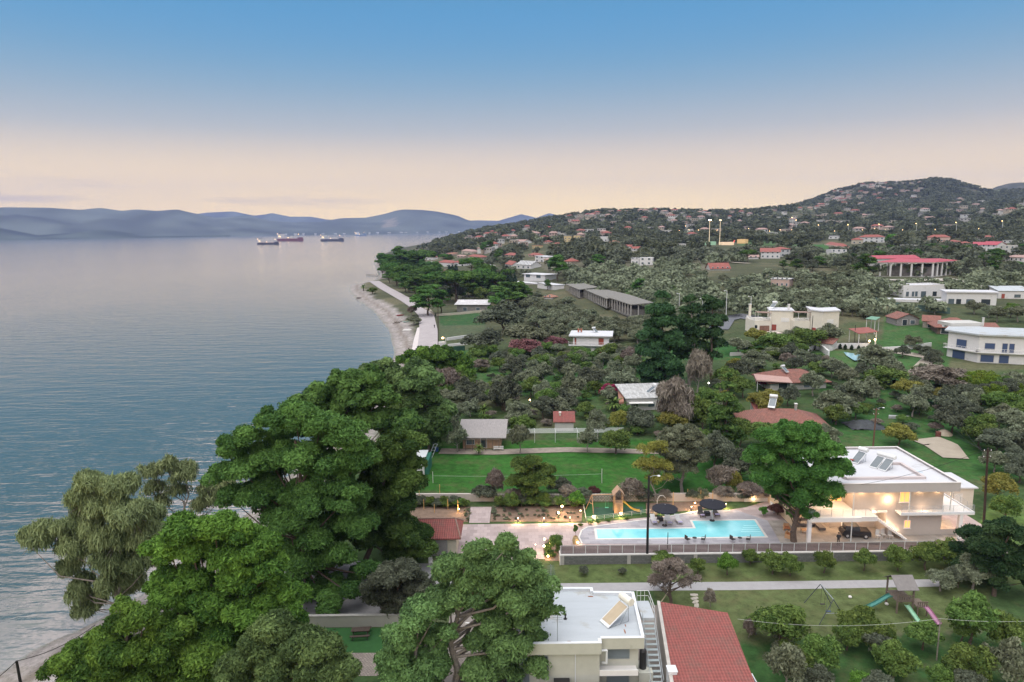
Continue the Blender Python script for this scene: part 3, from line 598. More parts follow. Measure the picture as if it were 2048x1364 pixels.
hero('evergreen_shrub', 'dark grey leaved bushy tree over the grey yard, left of the shaggy pine', (790,1242),
 [(745,1175,22),(775,1160,28),(810,1150,28),(842,1170,24),(770,1200,28),(815,1195,30),(850,1195,16),(795,1220,24),(745,1205,18)], 'bush', cat='tree', trunk=.16, seed=15, leaf=.2, dens=26, pr=.7)
# dark conifers in the middle
hero('conifer_tree', 'tallest dark conifer in the middle of the picture, widest of its row', (1335,785),
 [(1326,592,12),(1318,622,18),(1330,650,24),(1305,670,20),(1340,690,24),(1300,705,22),(1325,735,26),(1350,745,22),(1295,745,18),(1310,765,20),(1345,770,20)], 'dark', trunk=.4, seed=16, leaf=.5, dens=9, pr=1.5, fill=1.4)
hero('conifer_tree', 'dark conifer close right of the tallest one with a bare grey lower trunk', (1378,770),
 [(1378,600,10),(1384,622,14),(1374,648,18),(1390,665,18),(1376,690,18),(1392,705,14),(1366,715,14)], 'dark', trunk=.4, seed=17, leaf=.5, dens=9, pr=1.4, twigs=2, bark=GREYBARK)
hero('conifer_tree', 'dark conifer with three rounded tops, right end of the tall row', (1424,765),
 [(1418,600,10),(1425,618,16),(1408,645,16),(1436,645,16),(1420,672,20),(1440,690,14),(1408,700,14),(1428,712,14)], 'dark', trunk=.38, seed=18, leaf=.5, dens=9, pr=1.4)
hero('araucaria_tree', 'slender green conifer with level side boughs standing before the tall dark row', (1452,922),
 [(1455,752,7),(1455,775,12),(1452,800,18),(1462,825,22),(1440,838,20),(1455,862,26),(1430,882,22),(1475,880,20),(1450,905,26)], 'pine', trunk=.3, seed=19, leaf=.36, dens=11, pr=.9, flat=.4)
hero('weeping_tree', 'brown weeping tree with drooping bare branches beside the patched roof', (1352,862),
 [(1335,790,16),(1352,782,16),(1368,795,16),(1340,815,16),(1362,820,18),(1350,842,16)], 'twig', trunk=.3, seed=20, leaf=.3, dens=12, pr=.9, droop=1, elong=5, flat=1.4, twigs=6, bark=GREYBARK)
hero('olive_tree', 'large pale silvery olive behind the garden wall, its crown a wide dome', (1365,985),
 [(1345,880,26),(1372,870,26),(1395,890,24),(1330,905,24),(1365,910,30),(1395,920,22),(1345,935,22),(1375,940,20)], 'olive', trunk=.26, seed=21, leaf=.2, dens=24, pr=.7, twigs=2, bark=GREYBARK)
hero('fruit_tree', 'tall half bare yellowish tree with pale upright stems behind the striped play lawn', (1308,1003),
 [(1290,905,16),(1318,900,18),(1300,930,22),(1325,935,20),(1282,935,14),(1310,960,18),(1335,960,12)], 'yellow', trunk=.12, seed=22, leaf=.16, dens=12, pr=.6, twigs=8, bark=GREYBARK, back=.6)
hero('fruit_tree', 'green leafy tree behind the stone wall, centre of the near field edge', (1063,1006),
 [(1040,935,20),(1070,928,20),(1095,945,18),(1050,960,24),(1080,965,22),(1030,965,16),(1100,968,12),(1062,985,16)], 'green', trunk=.14, seed=23, leaf=.18, dens=20, pr=.6)
hero('bare_tree', 'leafless greyish tree with a short dark trunk beside the garden path', (1340,1212),
 [(1322,1140,14),(1345,1130,16),(1365,1145,14),(1310,1165,14),(1340,1160,18),(1372,1168,14),(1395,1160,10),(1330,1180,10)], 'twig', trunk=.2, seed=24, leaf=.12, dens=14, pr=.5, elong=3.5, twigs=10, back=.7)
hero('evergreen_tree', 'very dark bushy evergreen cut off by the right edge of the picture', (1988,1192),
 [(1990,1068,24),(2020,1062,24),(2045,1080,26),(1975,1100,26),(2010,1105,30),(2045,1120,28),(1985,1140,28),(2020,1150,30),(2050,1165,24),(2000,1175,20)], 'dark', trunk=.25, seed=25, leaf=.24, dens=24, pr=.8)
# ================================================================ shared materials
WHITE = mat('white_render', (.66,.65,.65), .8, .05, 1.2, dirt=((.48,.45,.42), .5, .60))
ROOFW = mat('white_roof_paint', (.56,.56,.59), .75, .04, .6, dirt=((.42,.41,.41), .35, .58))
TAUPE = mat('taupe_render', (.46,.41,.375), .85, .04, 1.5)
PALE = mat('pale_metal', (.70,.71,.72), .5, .04, 3, spec=.5)
CREAM = mat('cream_render', (.72,.67,.58), .85, .05, 1)
CREAMW = mat('cream_trim', (.74,.72,.70), .8, .04, 1)
SAGE = mat('sage_render', (.48,.48,.42), .85, .06, 1.2, dirt=((.34,.34,.28), .7, .62))
GREYROOF = mat('grey_roof_coating', (.44,.47,.50), .6, .06, .9, dirt=((.33,.30,.25), .30, .54), stretch=(.25,1.6,1))
PARAW = mat('parapet_paint', (.70,.72,.75), .75, .04, 2)
RUST = mat('rust_stain', (.26,.12,.07), .9, .4, 5)
BLUEGREY = mat('slate_blue_shutter', (.17,.205,.23), .6, .05, 4, stretch=(1,1,14))
DARKG = mat('dark_glass', (.035,.045,.055), .12, .1, 2, spec=.6)
GLASS = mat('window_glass', (.10,.13,.15), .1, .2, 1, spec=.6)
BLACK = mat('black_paint', (.018,.018,.02), .4, .1, 4, spec=.5)
STEEL = mat('grey_steel', (.30,.33,.35), .5, .08, 4, metal=.3)
GALV = mat('galvanised_tread', (.34,.39,.40), .6, .1, 6)
CONC = mat('concrete', (.36,.345,.325), .9, .14, 1.6, .3, dirt=((.24,.22,.20), .6, .6))
CONCD = mat('old_concrete', (.20,.19,.175), .95, .2, 1.2, .3, dirt=((.15,.14,.13), .5, .56))
CURB = mat('white_kerb', (.62,.60,.58), .8, .05, 2)
BLOCK = mat('grey_blockwork', (.165,.17,.165), .95, .15, 2, brick=(.40,.20,(.10,.10,.10),.012,(R(90),0,0)))
STONE = mat('field_stone', (.40,.365,.32), .95, .3, 2.2, .5, brick=(.42,.22,(.14,.125,.10),.03,(R(90),0,0)))
STONEG = mat('grey_stone', (.30,.285,.275), .95, .2, 2, brick=(.6,.35,(.20,.19,.18),.03,(R(90),0,0)))
WOOD = mat('warm_timber', (.45,.27,.15), .7, .2, 4, stretch=(1,1,6))
WOODG = mat('weathered_timber', (.17,.135,.11), .9, .25, 4, stretch=(1,1,6))
FENCEB = mat('plum_brown_slat', (.115,.085,.085), .6, .1, 3, stretch=(1,1,4))
POST = mat('pale_grey_post', (.58,.60,.60), .5, .05, 3)
REED = mat('reed_mat', (.30,.275,.27), .95, .25, 2, .5, stretch=(8,.6,1))
POLEW = mat('tarred_pole', (.045,.028,.022), .8, .2, 4)
POLEB = mat('dark_pole', (.018,.017,.018), .7, .2, 4)
BLUE = mat('deep_blue_shutter', (.055,.085,.17), .6, .05, 4, stretch=(1,1,12))
REDSH = mat('red_shutter', (.30,.07,.05), .6, .05, 4)
PAV = mat('stamped_paving', (.46,.375,.37), .85, .07, .8, brick=(.9,.9,(.38,.31,.30),.02))
DECK = mat('grey_pool_deck', (.40,.385,.42), .8, .05, 1, brick=(1.2,.6,(.35,.335,.37),.012))
DECK2 = mat('beige_terrace', (.38,.345,.31), .8, .06, 1, brick=(.8,.8,(.42,.37,.34),.012))
GRAVEL = mat('grey_yard_surface', (.26,.255,.265), .95, .14, 1.4, .4)
PATHM = mat('pale_path', (.33,.32,.33), .9, .08, 1.2, .2)
SOILM = mat('bare_soil', (.20,.14,.105), 1, .22, 1.8, .8)
TURF = mat('artificial_turf', (.030,.10,.028), .95, .12, 3)
TURFD = mat('play_turf_dark', (.035,.085,.055), .95, .12, 3)
ROADM = mat('coast_road_concrete', (.36,.325,.33), .9, .1, .35, dirt=((.36,.32,.31), .12, .6))
ASPH = mat('asphalt', (.13,.135,.15), .9, .12, .5)
DIRTR = mat('dirt_track', (.34,.30,.25), .95, .15, .6)
POOLW = None
def tilemat(name, col, sc=1.0, var=.18):
    m, t, n, l, b = newmat(name); tcn = n.new('ShaderNodeTexCoord')
    w = n.new('ShaderNodeTexWave'); w.wave_type = 'BANDS'; w.bands_direction = 'X'; w.inputs['Scale'].default_value = 1.15*sc; w.inputs['Distortion'].default_value = .25; l.new(tcn.outputs['UV'], w.inputs[0])
    w2 = n.new('ShaderNodeTexWave'); w2.wave_type = 'BANDS'; w2.bands_direction = 'Y'; w2.wave_profile = 'SAW'; w2.inputs['Scale'].default_value = .9*sc; w2.inputs['Distortion'].default_value = .3; l.new(tcn.outputs['UV'], w2.inputs[0])
    nz = n.new('ShaderNodeTexNoise'); nz.inputs['Scale'].default_value = 1.6; nz.inputs['Detail'].default_value = 8; nz.inputs['Roughness'].default_value = .75; l.new(tcn.outputs['UV'], nz.inputs[0])
    mx = n.new('ShaderNodeMixRGB'); mr = n.new('ShaderNodeMapRange'); mr.inputs[1].default_value = .3; mr.inputs[2].default_value = .7; l.new(nz.outputs[0], mr.inputs[0]); l.new(mr.outputs[0], mx.inputs[0])
    mx.inputs[1].default_value = tuple(c*(1-var) for c in col)+(1,); mx.inputs[2].default_value = tuple(c*(1+var) for c in col)+(1,)
    ad = n.new('ShaderNodeMath')
    nd = n.new('ShaderNodeTexNoise'); nd.inputs['Scale'].default_value = .55; nd.inputs['Detail'].default_value = 9; nd.inputs['Roughness'].default_value = .78; l.new(tcn.outputs['UV'], nd.inputs[0])
    rdd = n.new('ShaderNodeMapRange'); rdd.inputs[1].default_value = .48; rdd.inputs[2].default_value = .64; rdd.inputs[4].default_value = .6; l.new(nd.outputs[0], rdd.inputs[0])
    md = n.new('ShaderNodeMixRGB'); md.inputs[2].default_value = (.17,.105,.085,1); l.new(rdd.outputs[0], md.inputs[0]); l.new(mx.outputs[0], md.inputs[1])
    l.new(w.outputs['Fac'], ad.inputs[0]); l.new(w2.outputs['Fac'], ad.inputs[1])
    m2 = n.new('ShaderNodeMixRGB'); m2.blend_type = 'MULTIPLY'; m2.inputs[0].default_value = 1; r2_ = n.new('ShaderNodeMapRange'); r2_.inputs[2].default_value = 2; r2_.inputs[3].default_value = .62; r2_.inputs[4].default_value = 1.22
    l.new(ad.outputs[0], r2_.inputs[0]); l.new(md.outputs[0], m2.inputs[1]); l.new(r2_.outputs[0], m2.inputs[2]); l.new(m2.outputs[0], b.inputs['Base Color'])
    bp = n.new('ShaderNodeBump'); bp.inputs['Strength'].default_value = .8; bp.inputs['Distance'].default_value = .06; l.new(ad.outputs[0], bp.inputs['Height']); l.new(bp.outputs[0], b.inputs['Normal'])
    b.inputs['Roughness'].default_value = .85; return m
TILE = tilemat('red_roof_tile', (.27,.080,.070)); TILEO = tilemat('weathered_roof_tile', (.27,.115,.09), 1, .3); TILEF = mat('terracotta_roof', (.36,.12,.09), .9, .2, .8)
def emat(name, col, s): return mat(name, col, emit=s)
BULB = emat('warm_bulb', (1.0,.62,.28), 26); FARL = emat('street_lamp_glow', (1.0,.62,.25), 9); WHL = emat('white_lamp_glow', (1,.95,.85), 16)
def uvroof(name, quads, m, parent, th=.14):
    """tiled roof planes: each quad is eaves-left, eaves-right, ridge-right, ridge-left; uv in metres; gets real thickness"""
    me = bpy.data.meshes.new(name); V = []; Fc = []; UV = []
    for q in quads:
        q = [Vector(p) for p in q]; b = len(V); V += q+[p-Vector((0,0,th)) for p in q]; n = len(q)
        Fc.append(list(range(b, b+n))); Fc.append(list(range(b+2*n-1, b+n-1, -1)))
        for i in range(n): j = (i+1) % n; Fc.append([b+i, b+n+i, b+n+j, b+j])
        ux = (q[1]-q[0]).normalized(); up = (q[-1]-q[0]); up = (up-ux*up.dot(ux)); up = up.normalized() if up.length > 1e-4 else Vector((0,0,1))
        for fi in Fc[-(n+2):]:
            UV += [((V[k]-q[0]).dot(ux), (V[k]-q[0]).dot(up)) for k in fi]
    me.from_pydata([tuple(v) for v in V], [], Fc); uv = me.uv_layers.new(name='UVMap')
    for i, c in enumerate(UV): uv.data[i].uv = c
    me.materials.append(m); me.update(); o = bpy.data.objects.new(name, me); COL.objects.link(o); o.parent = parent; return o
def sheet(name, poly, z, m, kind='structure', lift=0, parent=None):
    """flat ground sheet from world points"""
    mb = MB(); mb.prism([(p[0], p[1]) for p in poly], z-.12, z+lift); o = mb.build(name, m, parent)
    if kind and not parent: o['kind'] = kind
    return o
def strip(name, L_px, w, m, lift=.12, pts=None, dmin=0, n=6):
    """road following the ground: centre line in picture points or world points"""
    C = pts or [tuple(G(px, py, dmin)[:2]) for px, py in L_px]; Q = []
    for (ax, ay), (bx, by) in zip(C[:-1], C[1:]):
        for k in range(n): Q.append((ax+(bx-ax)*k/n, ay+(by-ay)*k/n))
    Q.append(C[-1]); V = []; W_ = w if hasattr(w, '__len__') else [w, w]
    for i, (x, y) in enumerate(Q):
        a = Q[max(i-1, 0)]; b = Q[min(i+1, len(Q)-1)]; dx, dy = b[0]-a[0], b[1]-a[1]; l_ = math.hypot(dx, dy) or 1; nx, ny = -dy/l_, dx/l_
        ww = np.interp(i/(len(Q)-1), np.linspace(0, 1, len(W_)), W_)/2
        for s in (-1, -.33, .33, 1): px, py = x+nx*ww*s, y+ny*ww*s; V.append((px, py, float(H(px, py))+lift+math.hypot(px, py)*.0006))
    f = np.array([[4*i+k, 4*i+k+1, 4*i+k+5, 4*i+k+4] for i in range(len(Q)-1) for k in range(3)]); o = mesh_np(name, V, f, m); o['kind'] = 'structure'; return o
def light(loc, e, col=(1,.60,.28), r=.06, name='lamp_light', parent=None, spot=None, rot=None):
    d = bpy.data.lights.new(name, 'SPOT' if spot else 'POINT'); d.energy = e; d.color = col; d.shadow_soft_size = r
    if spot: d.spot_size = R(spot); d.spot_blend = .6
    o = bpy.data.objects.new(name, d); COL.objects.link(o); o.location = loc
    if rot: o.rotation_euler = rot
    if parent: o.parent = parent
    return o
def win(parent, x0, x1, z0, z1, y=0.0, fm=None, gm=None, face='y', sill=True, mull=1, name='window'):
    """framed window set on a wall plane y=const (facing -y) of its building's own frame"""
    t = .05; mb = MB()
    def bx(a, b, c, d, e0, e1):
        if face == 'y': mb.box(a, b, y-e1, y-e0, c, d)
        else: mb.box(y+e0, y+e1, a, b, c, d)
    bx(x0-.07, x1+.07, z0-.07, z0, .003, t); bx(x0-.07, x1+.07, z1, z1+.07, .003, t); bx(x0-.07, x0, z0, z1, .003, t); bx(x1, x1+.07, z0, z1, .003, t)
    for k in range(mull): xm = x0+(x1-x0)*(k+1)/(mull+1); bx(xm-.03, xm+.03, z0, z1, .012, t-.005)
    o = mb.build(name, fm or CREAMW, parent); mb = MB(); bx(x0, x1, z0, z1, .002, .012); mb.build('pane', gm or GLASS, o)
    if sill: mb = MB(); bx(x0-.14, x1+.14, z0-.13, z0-.072, .003, .14); mb.build('sill', fm or CREAMW, o)
    return o
Z0 = 2.5
# ================================================================ paving and beds of the pool property
sheet('paving', [(-8.6,77.2),(5.45,77.2),(5.45,76.1),(36,76.1),(62,76.1),(62,96),(38.5,94.9),(33,91.8),(27,90.0),(19,88.9),(10.2,87.2),(-9.0,87.25),(-9.5,80)], Z0+.02, PAV)
sheet('garden_path', [at(938,1046,Z0), at(979,1046,Z0), at(983,1014,Z0), at(941,1014,Z0)], Z0+.026, PAV)
sheet('pool_deck', [at(p[0],p[1],Z0) for p in ((1163,1062),(1175,1055),(1240,1047),(1330,1035),(1400,1022),(1470,1020),(1535,1042),(1562,1088),(1165,1088),(1158,1075))], Z0+.05, DECK)
sheet('terrace', [at(p[0],p[1],Z0) for p in ((1536,1041.5),(1640,1040),(1900,1040),(1920,1088.5),(1562.5,1088.5))], Z0+.055, DECK2)
sheet('soil_bed', [at(p[0],p[1],Z0) for p in ((984,1014),(1166,1012),(1163,1043.5),(980,1043.5))], Z0+.036, SOILM)
sheet('soil_bed', [at(p[0],p[1],Z0) for p in ((800,1014),(940,1014),(936,1044),(800,1044))], Z0+.036, SOILM)
sheet('planted_bed', [at(p[0],p[1],Z0) for p in ((1090,1122),(1086,1098),(1092,1080),(1103,1078),(1114,1090),(1120,1106),(1121,1122))], Z0+.04, SOILM)
sheet('play_lawn', [at(p[0],p[1],Z0) for p in ((1166,1008),(1290,1004),(1292,1028),(1245,1034),(1173,1043))], Z0+.042, TURF)
sheet('play_mat', [at(p[0],p[1],Z0) for p in ((1185,1016),(1285,1014),(1286,1024),(1235,1030),(1186,1031))], Z0+.05, TURFD)
sheet('soil_bed', [at(p[0],p[1],Z0) for p in ((1292,1006),(1440,1002),(1452,1010),(1400,1020),(1292,1028))], Z0+.036, SOILM)
sheet('footpath', [at(p[0],p[1],Z0) for p in ((860,1162),(1100,1167),(1500,1163.5),(1885,1158.5),(1885,1173),(1500,1180),(1100,1183),(860,1178))], Z0+.02, PATHM)
sheet('driveway', [at(p[0],p[1],Z0) for p in ((560,1135),(700,1122),(865,1128),(872,1135),(858,1160),(885,1200),(870,1228),(560,1228))], Z0+.03, GRAVEL)
sheet('turf_lawn', [at(p[0],p[1],Z0) for p in ((600,1256),(790,1256),(800,1306),(590,1306))], Z0+.02, TURF)
sheet('block_paving', [at(p[0],p[1],Z0) for p in ((560,1306),(960,1306),(960,1352),(550,1352))], Z0+.022, mat('beige_setts', (.34,.29,.26), .9, .08, 1, brick=(.3,.2,(.20,.17,.15),.03)))
sheet('yard', [at(p[0],p[1],Z0) for p in ((900,1225),(1330,1210),(1345,1400),(880,1400))], Z0+.012, mat('brownish_yard', (.25,.22,.20), .95, .12, 1))
for k, (px, py) in enumerate([(1388,1190),(1389,1197),(1391,1204),(1393,1211)]):
    p = at(px, py, Z0+.01); mb = MB(); mb.prism([(-.42,-.2),(-.1,-.26),(.4,-.18),(.45,.16),(.05,.24),(-.38,.2)], 0, .05)
    o = mb.build('stepping_stone', mat('step_stone', (.42,.38,.33), .9, .15, 3)); o.location = p; o.rotation_euler = (0,0,k*.4)
    tag(o, 'flat stone slab in the short row leading from the footpath onto the lawn', 'stone', 'stepping stones')
# retaining wall, cap and slatted fence
fw = thing('retaining_wall', 'low grey blockwork wall with a white cap, running below the dark slatted pool fence', 'wall', (5.45,75.7,Z0))
MB().box(0, 49.6, 0, .3, -.6, 1.12).build('wall', BLOCK, fw); MB().box(-.1, 49.7, -.06, .36, 1.12, 1.24).build('cap', CURB, fw)
mb = MB()
for x in (0, 7.9, 15.8, 24, 32, 40, 48): MB().box(x, x+.42, -.035, .33, -.6, 1.118).build('pier', CONC, fw)
MB().box(-.1, .0, -.1, 1.2, -.3, 1.22).build('end_pier', CURB, fw)
def slatfence(name, label, A, B, z, hgt=1.05, step=1.42, n=7, cat='fence'):
    A = Vector(A); B = Vector(B); Ln = (B-A).length; t = thing(name, label, cat, (A.x, A.y, z), math.atan2(B.y-A.y, B.x-A.x)); mb = MB()
    for k in range(n): h = .08+k*(hgt-.12)/(n-1); mb.box(0, Ln, -.012, .012, h, h+(hgt/n)*.74)
    mb.build('slats', FENCEB, t); c = int(Ln/step)
    mb = MB(); mb.box(0, Ln, -.03, .03, hgt+.02, hgt+.06); mb.build('rail', POST, t)
    for k in range(c+1): MB().box(k*Ln/c-.03, k*Ln/c+.03, -.055, -.014, 0, hgt+.019).build('post', POST, t)
    return t
slatfence('slat_fence', 'long dark slatted fence with pale posts along the pool terrace', (5.5,75.85), (55.0,75.85), Z0+1.24)
slatfence('slat_fence', 'slatted fence across the bottom edge in front of the sage green house', (-12.2,50.25), (12.15,50.1), 4.35, 1.0, 1.25, 6)
bw_ = thing('boundary_wall', 'concrete boundary wall carrying the slatted fence along the bottom edge', 'wall', (-12.4,50.1,Z0)); MB().box(0,24.9,0,.25,-.3,1.75).build('wall', CONC, bw_); MB().box(-.05,24.95,-.05,.3,1.752,1.83).build('cap', CURB, bw_)
# ================================================================ swimming pool
def poolwater():
    m, t, n, l, b = newmat('pool_water'); b.inputs['Base Color'].default_value = (.12,.62,.68,1); b.inputs['Roughness'].default_value = .08; b.inputs['Specular IOR Level'].default_value = .35
    tcn = n.new('ShaderNodeTexCoord'); nz = n.new('ShaderNodeTexNoise'); nz.inputs['Scale'].default_value = .35; nz.inputs['Detail'].default_value = 3; l.new(tcn.outputs['Object'], nz.inputs[0])
    rp = n.new('ShaderNodeValToRGB'); rp.color_ramp.elements[0].position = .35; rp.color_ramp.elements[1].position = .7; rp.color_ramp.elements[0].color = (.17,.52,.58,1); rp.color_ramp.elements[1].color = (.30,.66,.71,1)
    l.new(nz.outputs[0], rp.inputs[0]); l.new(rp.outputs[0], b.inputs['Base Color'])
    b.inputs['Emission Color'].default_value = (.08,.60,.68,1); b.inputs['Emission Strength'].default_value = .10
    n2 = n.new('ShaderNodeTexNoise'); n2.inputs['Scale'].default_value = 2.2; l.new(tcn.outputs['Object'], n2.inputs[0]); bp = n.new('ShaderNodeBump'); bp.inputs['Strength'].default_value = .5; l.new(n2.outputs[0], bp.inputs['Height']); l.new(bp.outputs[0], b.inputs['Normal']); return m
POOLW = poolwater()
PP = [(10.71,82.35),(32.2,82.35),(32.55,87.3),(24.15,87.3),(24.0,85.0),(10.85,85.0)]
pool = thing('swimming_pool', 'L shaped turquoise lit swimming pool with white coping, on the grey deck beside the villa', 'pool', (10.7,82.3,Z0))
lp = [(x-10.7, y-82.3) for x, y in PP]; cx_ = 0
def offset_poly(P, d):
    out = []; n = len(P)
    for i in range(n):
        a, b, c = Vector(P[i-1]), Vector(P[i]), Vector(P[(i+1) % n]); u = (b-a).normalized(); w = (c-b).normalized(); n1_ = Vector((u.y,-u.x)); n2_ = Vector((w.y,-w.x)); m_ = (n1_+n2_).normalized(); out.append(tuple(b+m_*d/max(m_.dot(n1_), .3)))
    return out
op = offset_poly(lp, .3); mb = MB(); n_ = len(lp)
for i in range(n_):
    j = (i+1) % n_; mb.prism([lp[i], op[i], op[j], lp[j]][::-1], .045, .10)
mb.build('coping', CURB, pool); mb = MB(); mb.prism(lp, -.05, .07); mb.build('water', POOLW, pool)
for k in range(4): mb = MB(); mb.box(18.9+k*.32, 21.5+.06*k, 1.5+k*.62, 1.62+k*.62, .071, .076); mb.build('step', mat('pool_step', (.42,.82,.86), .3, .03, 1), pool)
# small kerbs round the deck and planting pockets
dk = [at(p[0],p[1],Z0) for p in ((1163,1062),(1175,1055),(1240,1047),(1330,1035))]
for k in range(5):
    p = at((1181,1196,1217,1253,1161)[k], (1049,1047,1043.5,1039.5,1053)[k], Z0); t = plant('green', p, .75, .45, 'low green tuft in the row along the kerb of the pool deck', 'tufts along the deck kerb', name='grass_tuft', cat='plant')
kb = MB()
P_ = [at(p[0],p[1],Z0) for p in ((1164,1088),(1158,1075),(1163,1062),(1175,1055),(1240,1047),(1330,1035),(1400,1022))]
for a, b in zip(P_[:-1], P_[1:]):
    v_ = Vector((b.x-a.x, b.y-a.y)).normalized(); n3 = Vector((-v_.y, v_.x))*.1; kb.prism([(a.x-n3.x,a.y-n3.y),(b.x-n3.x,b.y-n3.y),(b.x+n3.x,b.y+n3.y),(a.x+n3.x,a.y+n3.y)], Z0-.05, Z0+.10)
kb = kb.build('deck_kerb', CURB); kb['kind'] = 'structure'
bw = MB(); ww = [at(p[0],p[1],Z0) for p in ((1458,1003),(1560,1001),(1600,1000))]
# stone boundary wall behind the garden
A_, B_ = at(800,1003,Z0), at(1545,1003,Z0)
t = thing('stone_wall', 'long low rough stone wall dividing the garden from the bright green field', 'wall', (A_.x, A_.y, Z0), math.atan2(B_.y-A_.y, B_.x-A_.x)); Lw = (B_-A_).length
MB().box(0, Lw*.26, 0, .35, -.3, 1.15).build('rendered_part', mat('pale_wall_render', (.52,.46,.42), .9, .1, 1), t); MB().box(Lw*.26, Lw*.72, .01, .42, -.3, 1.05).build('rubble_part', STONE, t); MB().box(Lw*.72, Lw, 0, .35, -.3, 1.2).build('rendered_part', mat('beige_wall_render', (.48,.42,.38), .9, .1, 1), t)
# terrace edge walls right of the deck
t = thing('garden_wall', 'low white rendered wall stepping beside the red leaved planting near the villa', 'wall', at(1536,1024,Z0))
o_ = t.location; mb = MB()
W2 = [at(p[0],p[1],Z0) for p in ((1488,1003),(1540,1002.5),(1548,1026))]
for a, b in zip(W2[:-1], W2[1:]): 
    mb = MB(); v_ = Vector((b.x-a.x, b.y-a.y)).normalized(); n3 = Vector((-v_.y, v_.x))*.14; mb.prism([(a.x-o_.x-n3.x,a.y-o_.y-n3.y),(b.x-o_.x-n3.x,b.y-o_.y-n3.y),(b.x-o_.x+n3.x,b.y-o_.y+n3.y),(a.x-o_.x+n3.x,a.y-o_.y+n3.y)], -.2, .55); mb.build('wall_panel', WHITE, t)
# ================================================================ villa
VX, VY = 40.0, 80.0
vl = thing('villa', 'large two storey taupe villa with a flat white roof, lit balconies and an outside stair', 'house', (VX, VY, Z0))
F1, RU, RT = 3.4, 6.45, 7.6
warmin = mat('warm_interior_wall', (.62,.50,.36), .9, .05, 1)
def vpart(name, mb, m, parent=None): return mb.build(name, m, parent or vl)
mb = MB(); mb.box(7.6, 14.7, 2.4, 14.0, -.2, RU); vpart('wall', mb, TAUPE)
mb = MB(); mb.box(3.3, 7.597, 2.4, 13.9, F1, RU); vpart('wall', mb, TAUPE)
mb = MB(); mb.box(1.0, 3.297, 5.0, 13.8, F1, RU); vpart('wall', mb, mat('pale_veranda_render', (.58,.50,.43), .85, .05, 1))
# ground floor behind the carport
mb = MB(); mb.box(1.6, 7.597, 4.9, 13.8, -.2, F1-.003); vpart('wall', mb, mat('pale_carport_render', (.60,.53,.48), .85, .05, 1))
mb = MB(); mb.box(-3.2, 1.597, 8.5, 13.8, -.2, F1-.003); vpart('wall', mb, warmin)
mb = MB(); mb.box(-3.2, -2.9, 5, 8.497, -.2, F1-.003); vpart('side_wall', mb, warmin)
# upper terrace slab, canopy, balcony
mb = MB(); mb.box(-3.4, 5.3, .2, 13.7, F1+.003, F1+.16); mb.box(-3.4, 3.2, .0, .197, F1-.42, F1+.12); mb.box(3.203, 5.3, .3, .6, F1-.5, F1+.0); vpart('terrace_slab', mb, CREAMW)
mb = MB(); mb.box(5.303, 7.597, 2.2, 4.9, F1-.2, F1-.005); vpart('landing', mb, CREAMW)
mb = MB(); mb.box(8.6, 17.9, 1.0, 2.39, F1-.12, F1+.06); mb.box(14.703, 17.9, 2.393, 13.6, F1-.12, F1+.06); vpart('balcony', mb, CREAMW)
bl = vl.children[-1]
mb = MB(); mb.box(8.6, 17.9, .98, 1.1, F1+.063, F1+.28); mb.box(17.78, 17.9, 1.103, 13.6, F1+.063, F1+.28); mb.build('kerb', PARAW, bl)
mb = MB(); 
for (a, b) in (((8.7,1.05),(17.8,1.05)), ((17.84,1.05),(17.84,13.4)), ((-3.3,.3),(5.2,.3)), ((8.7,1.05),(8.7,2.3))):
    n_ = max(1, int(math.hypot(b[0]-a[0], b[1]-a[1])/1.3))
    for k in range(n_+1): x, y = a[0]+(b[0]-a[0])*k/n_, a[1]+(b[1]-a[1])*k/n_; mb.tube((x,y,F1+.1), (x,y,F1+1.12), .02, .02, 4)
    mb.tube((a[0],a[1],F1+1.12), (b[0],b[1],F1+1.12), .018, .018, 4)
mb.build('railing', STEEL, vl)
gm_ = mat('railing_glass', (.55,.58,.60), .1, .02, 1, alpha=.12); mb = MB(); mb.box(8.75, 17.75, 1.04, 1.05, F1+.3, F1+1.05); mb.box(17.83, 17.84, 1.15, 13.3, F1+.3, F1+1.05); mb.box(-3.25, 5.15, .29, .3, F1+.2, F1+1.05); mb.build('glass_panel', gm_, vl)
# roof
mb = MB(); mb.box(-.3, 15.6, 1.0, 15.0, RU+.003, RT-.28); rf = vpart('roof', mb, ROOFW)
mb = MB(); mb.box(-.42, 15.72, .88, .997, RU-.02, RT); mb.box(-.42, 15.72, 15.003, 15.12, RU-.02, RT); mb.box(-.42, -.303, .999, 15.0, RU-.02, RT-.003); mb.box(15.603, 15.72, .999, 15.0, RU-.02, RT-.003); mb.build('fascia', mat('grey_fascia', (.44,.41,.40), .8, .04, 1), rf)
mb = MB(); mb.box(-.47, 15.77, .83, 1.12, RT+.002, RT+.05); mb.box(-.47, 15.77, 14.88, 15.17, RT+.002, RT+.05); mb.box(15.48, 15.77, 1.123, 14.877, RT+.002, RT+.05); mb.box(-.47,-.18, 1.123, 14.877, RT+.002, RT+.05); mb.build('parapet_cap', mat('warm_white_cap', (.66,.62,.60), .8, .04, 1), rf)
rp_ = mat('pinkish_roof_curb', (.56,.49,.48), .85, .04, 1)
mb = MB(); zr = RT-.277; mb.box(2.5, 12.6, 2.9, 3.25, zr, zr+.32); mb.box(12.25, 12.6, 3.253, 8.6, zr, zr+.318); mb.box(9.0, 12.247, 8.25, 8.6, zr, zr+.318); mb.box(2.2, 6.5, 12.2, 12.5, zr, zr+.3); mb.box(2.2, 2.5, 3.253, 12.197, zr, zr+.3); mb.build('roof_curb', rp_, rf)
mb = MB(); mb.box(12.8, 13.6, 5.2, 6.2, zr, zr+.04); mb.build('skylight', mat('pale_blue_panel', (.55,.62,.68), .3), rf)
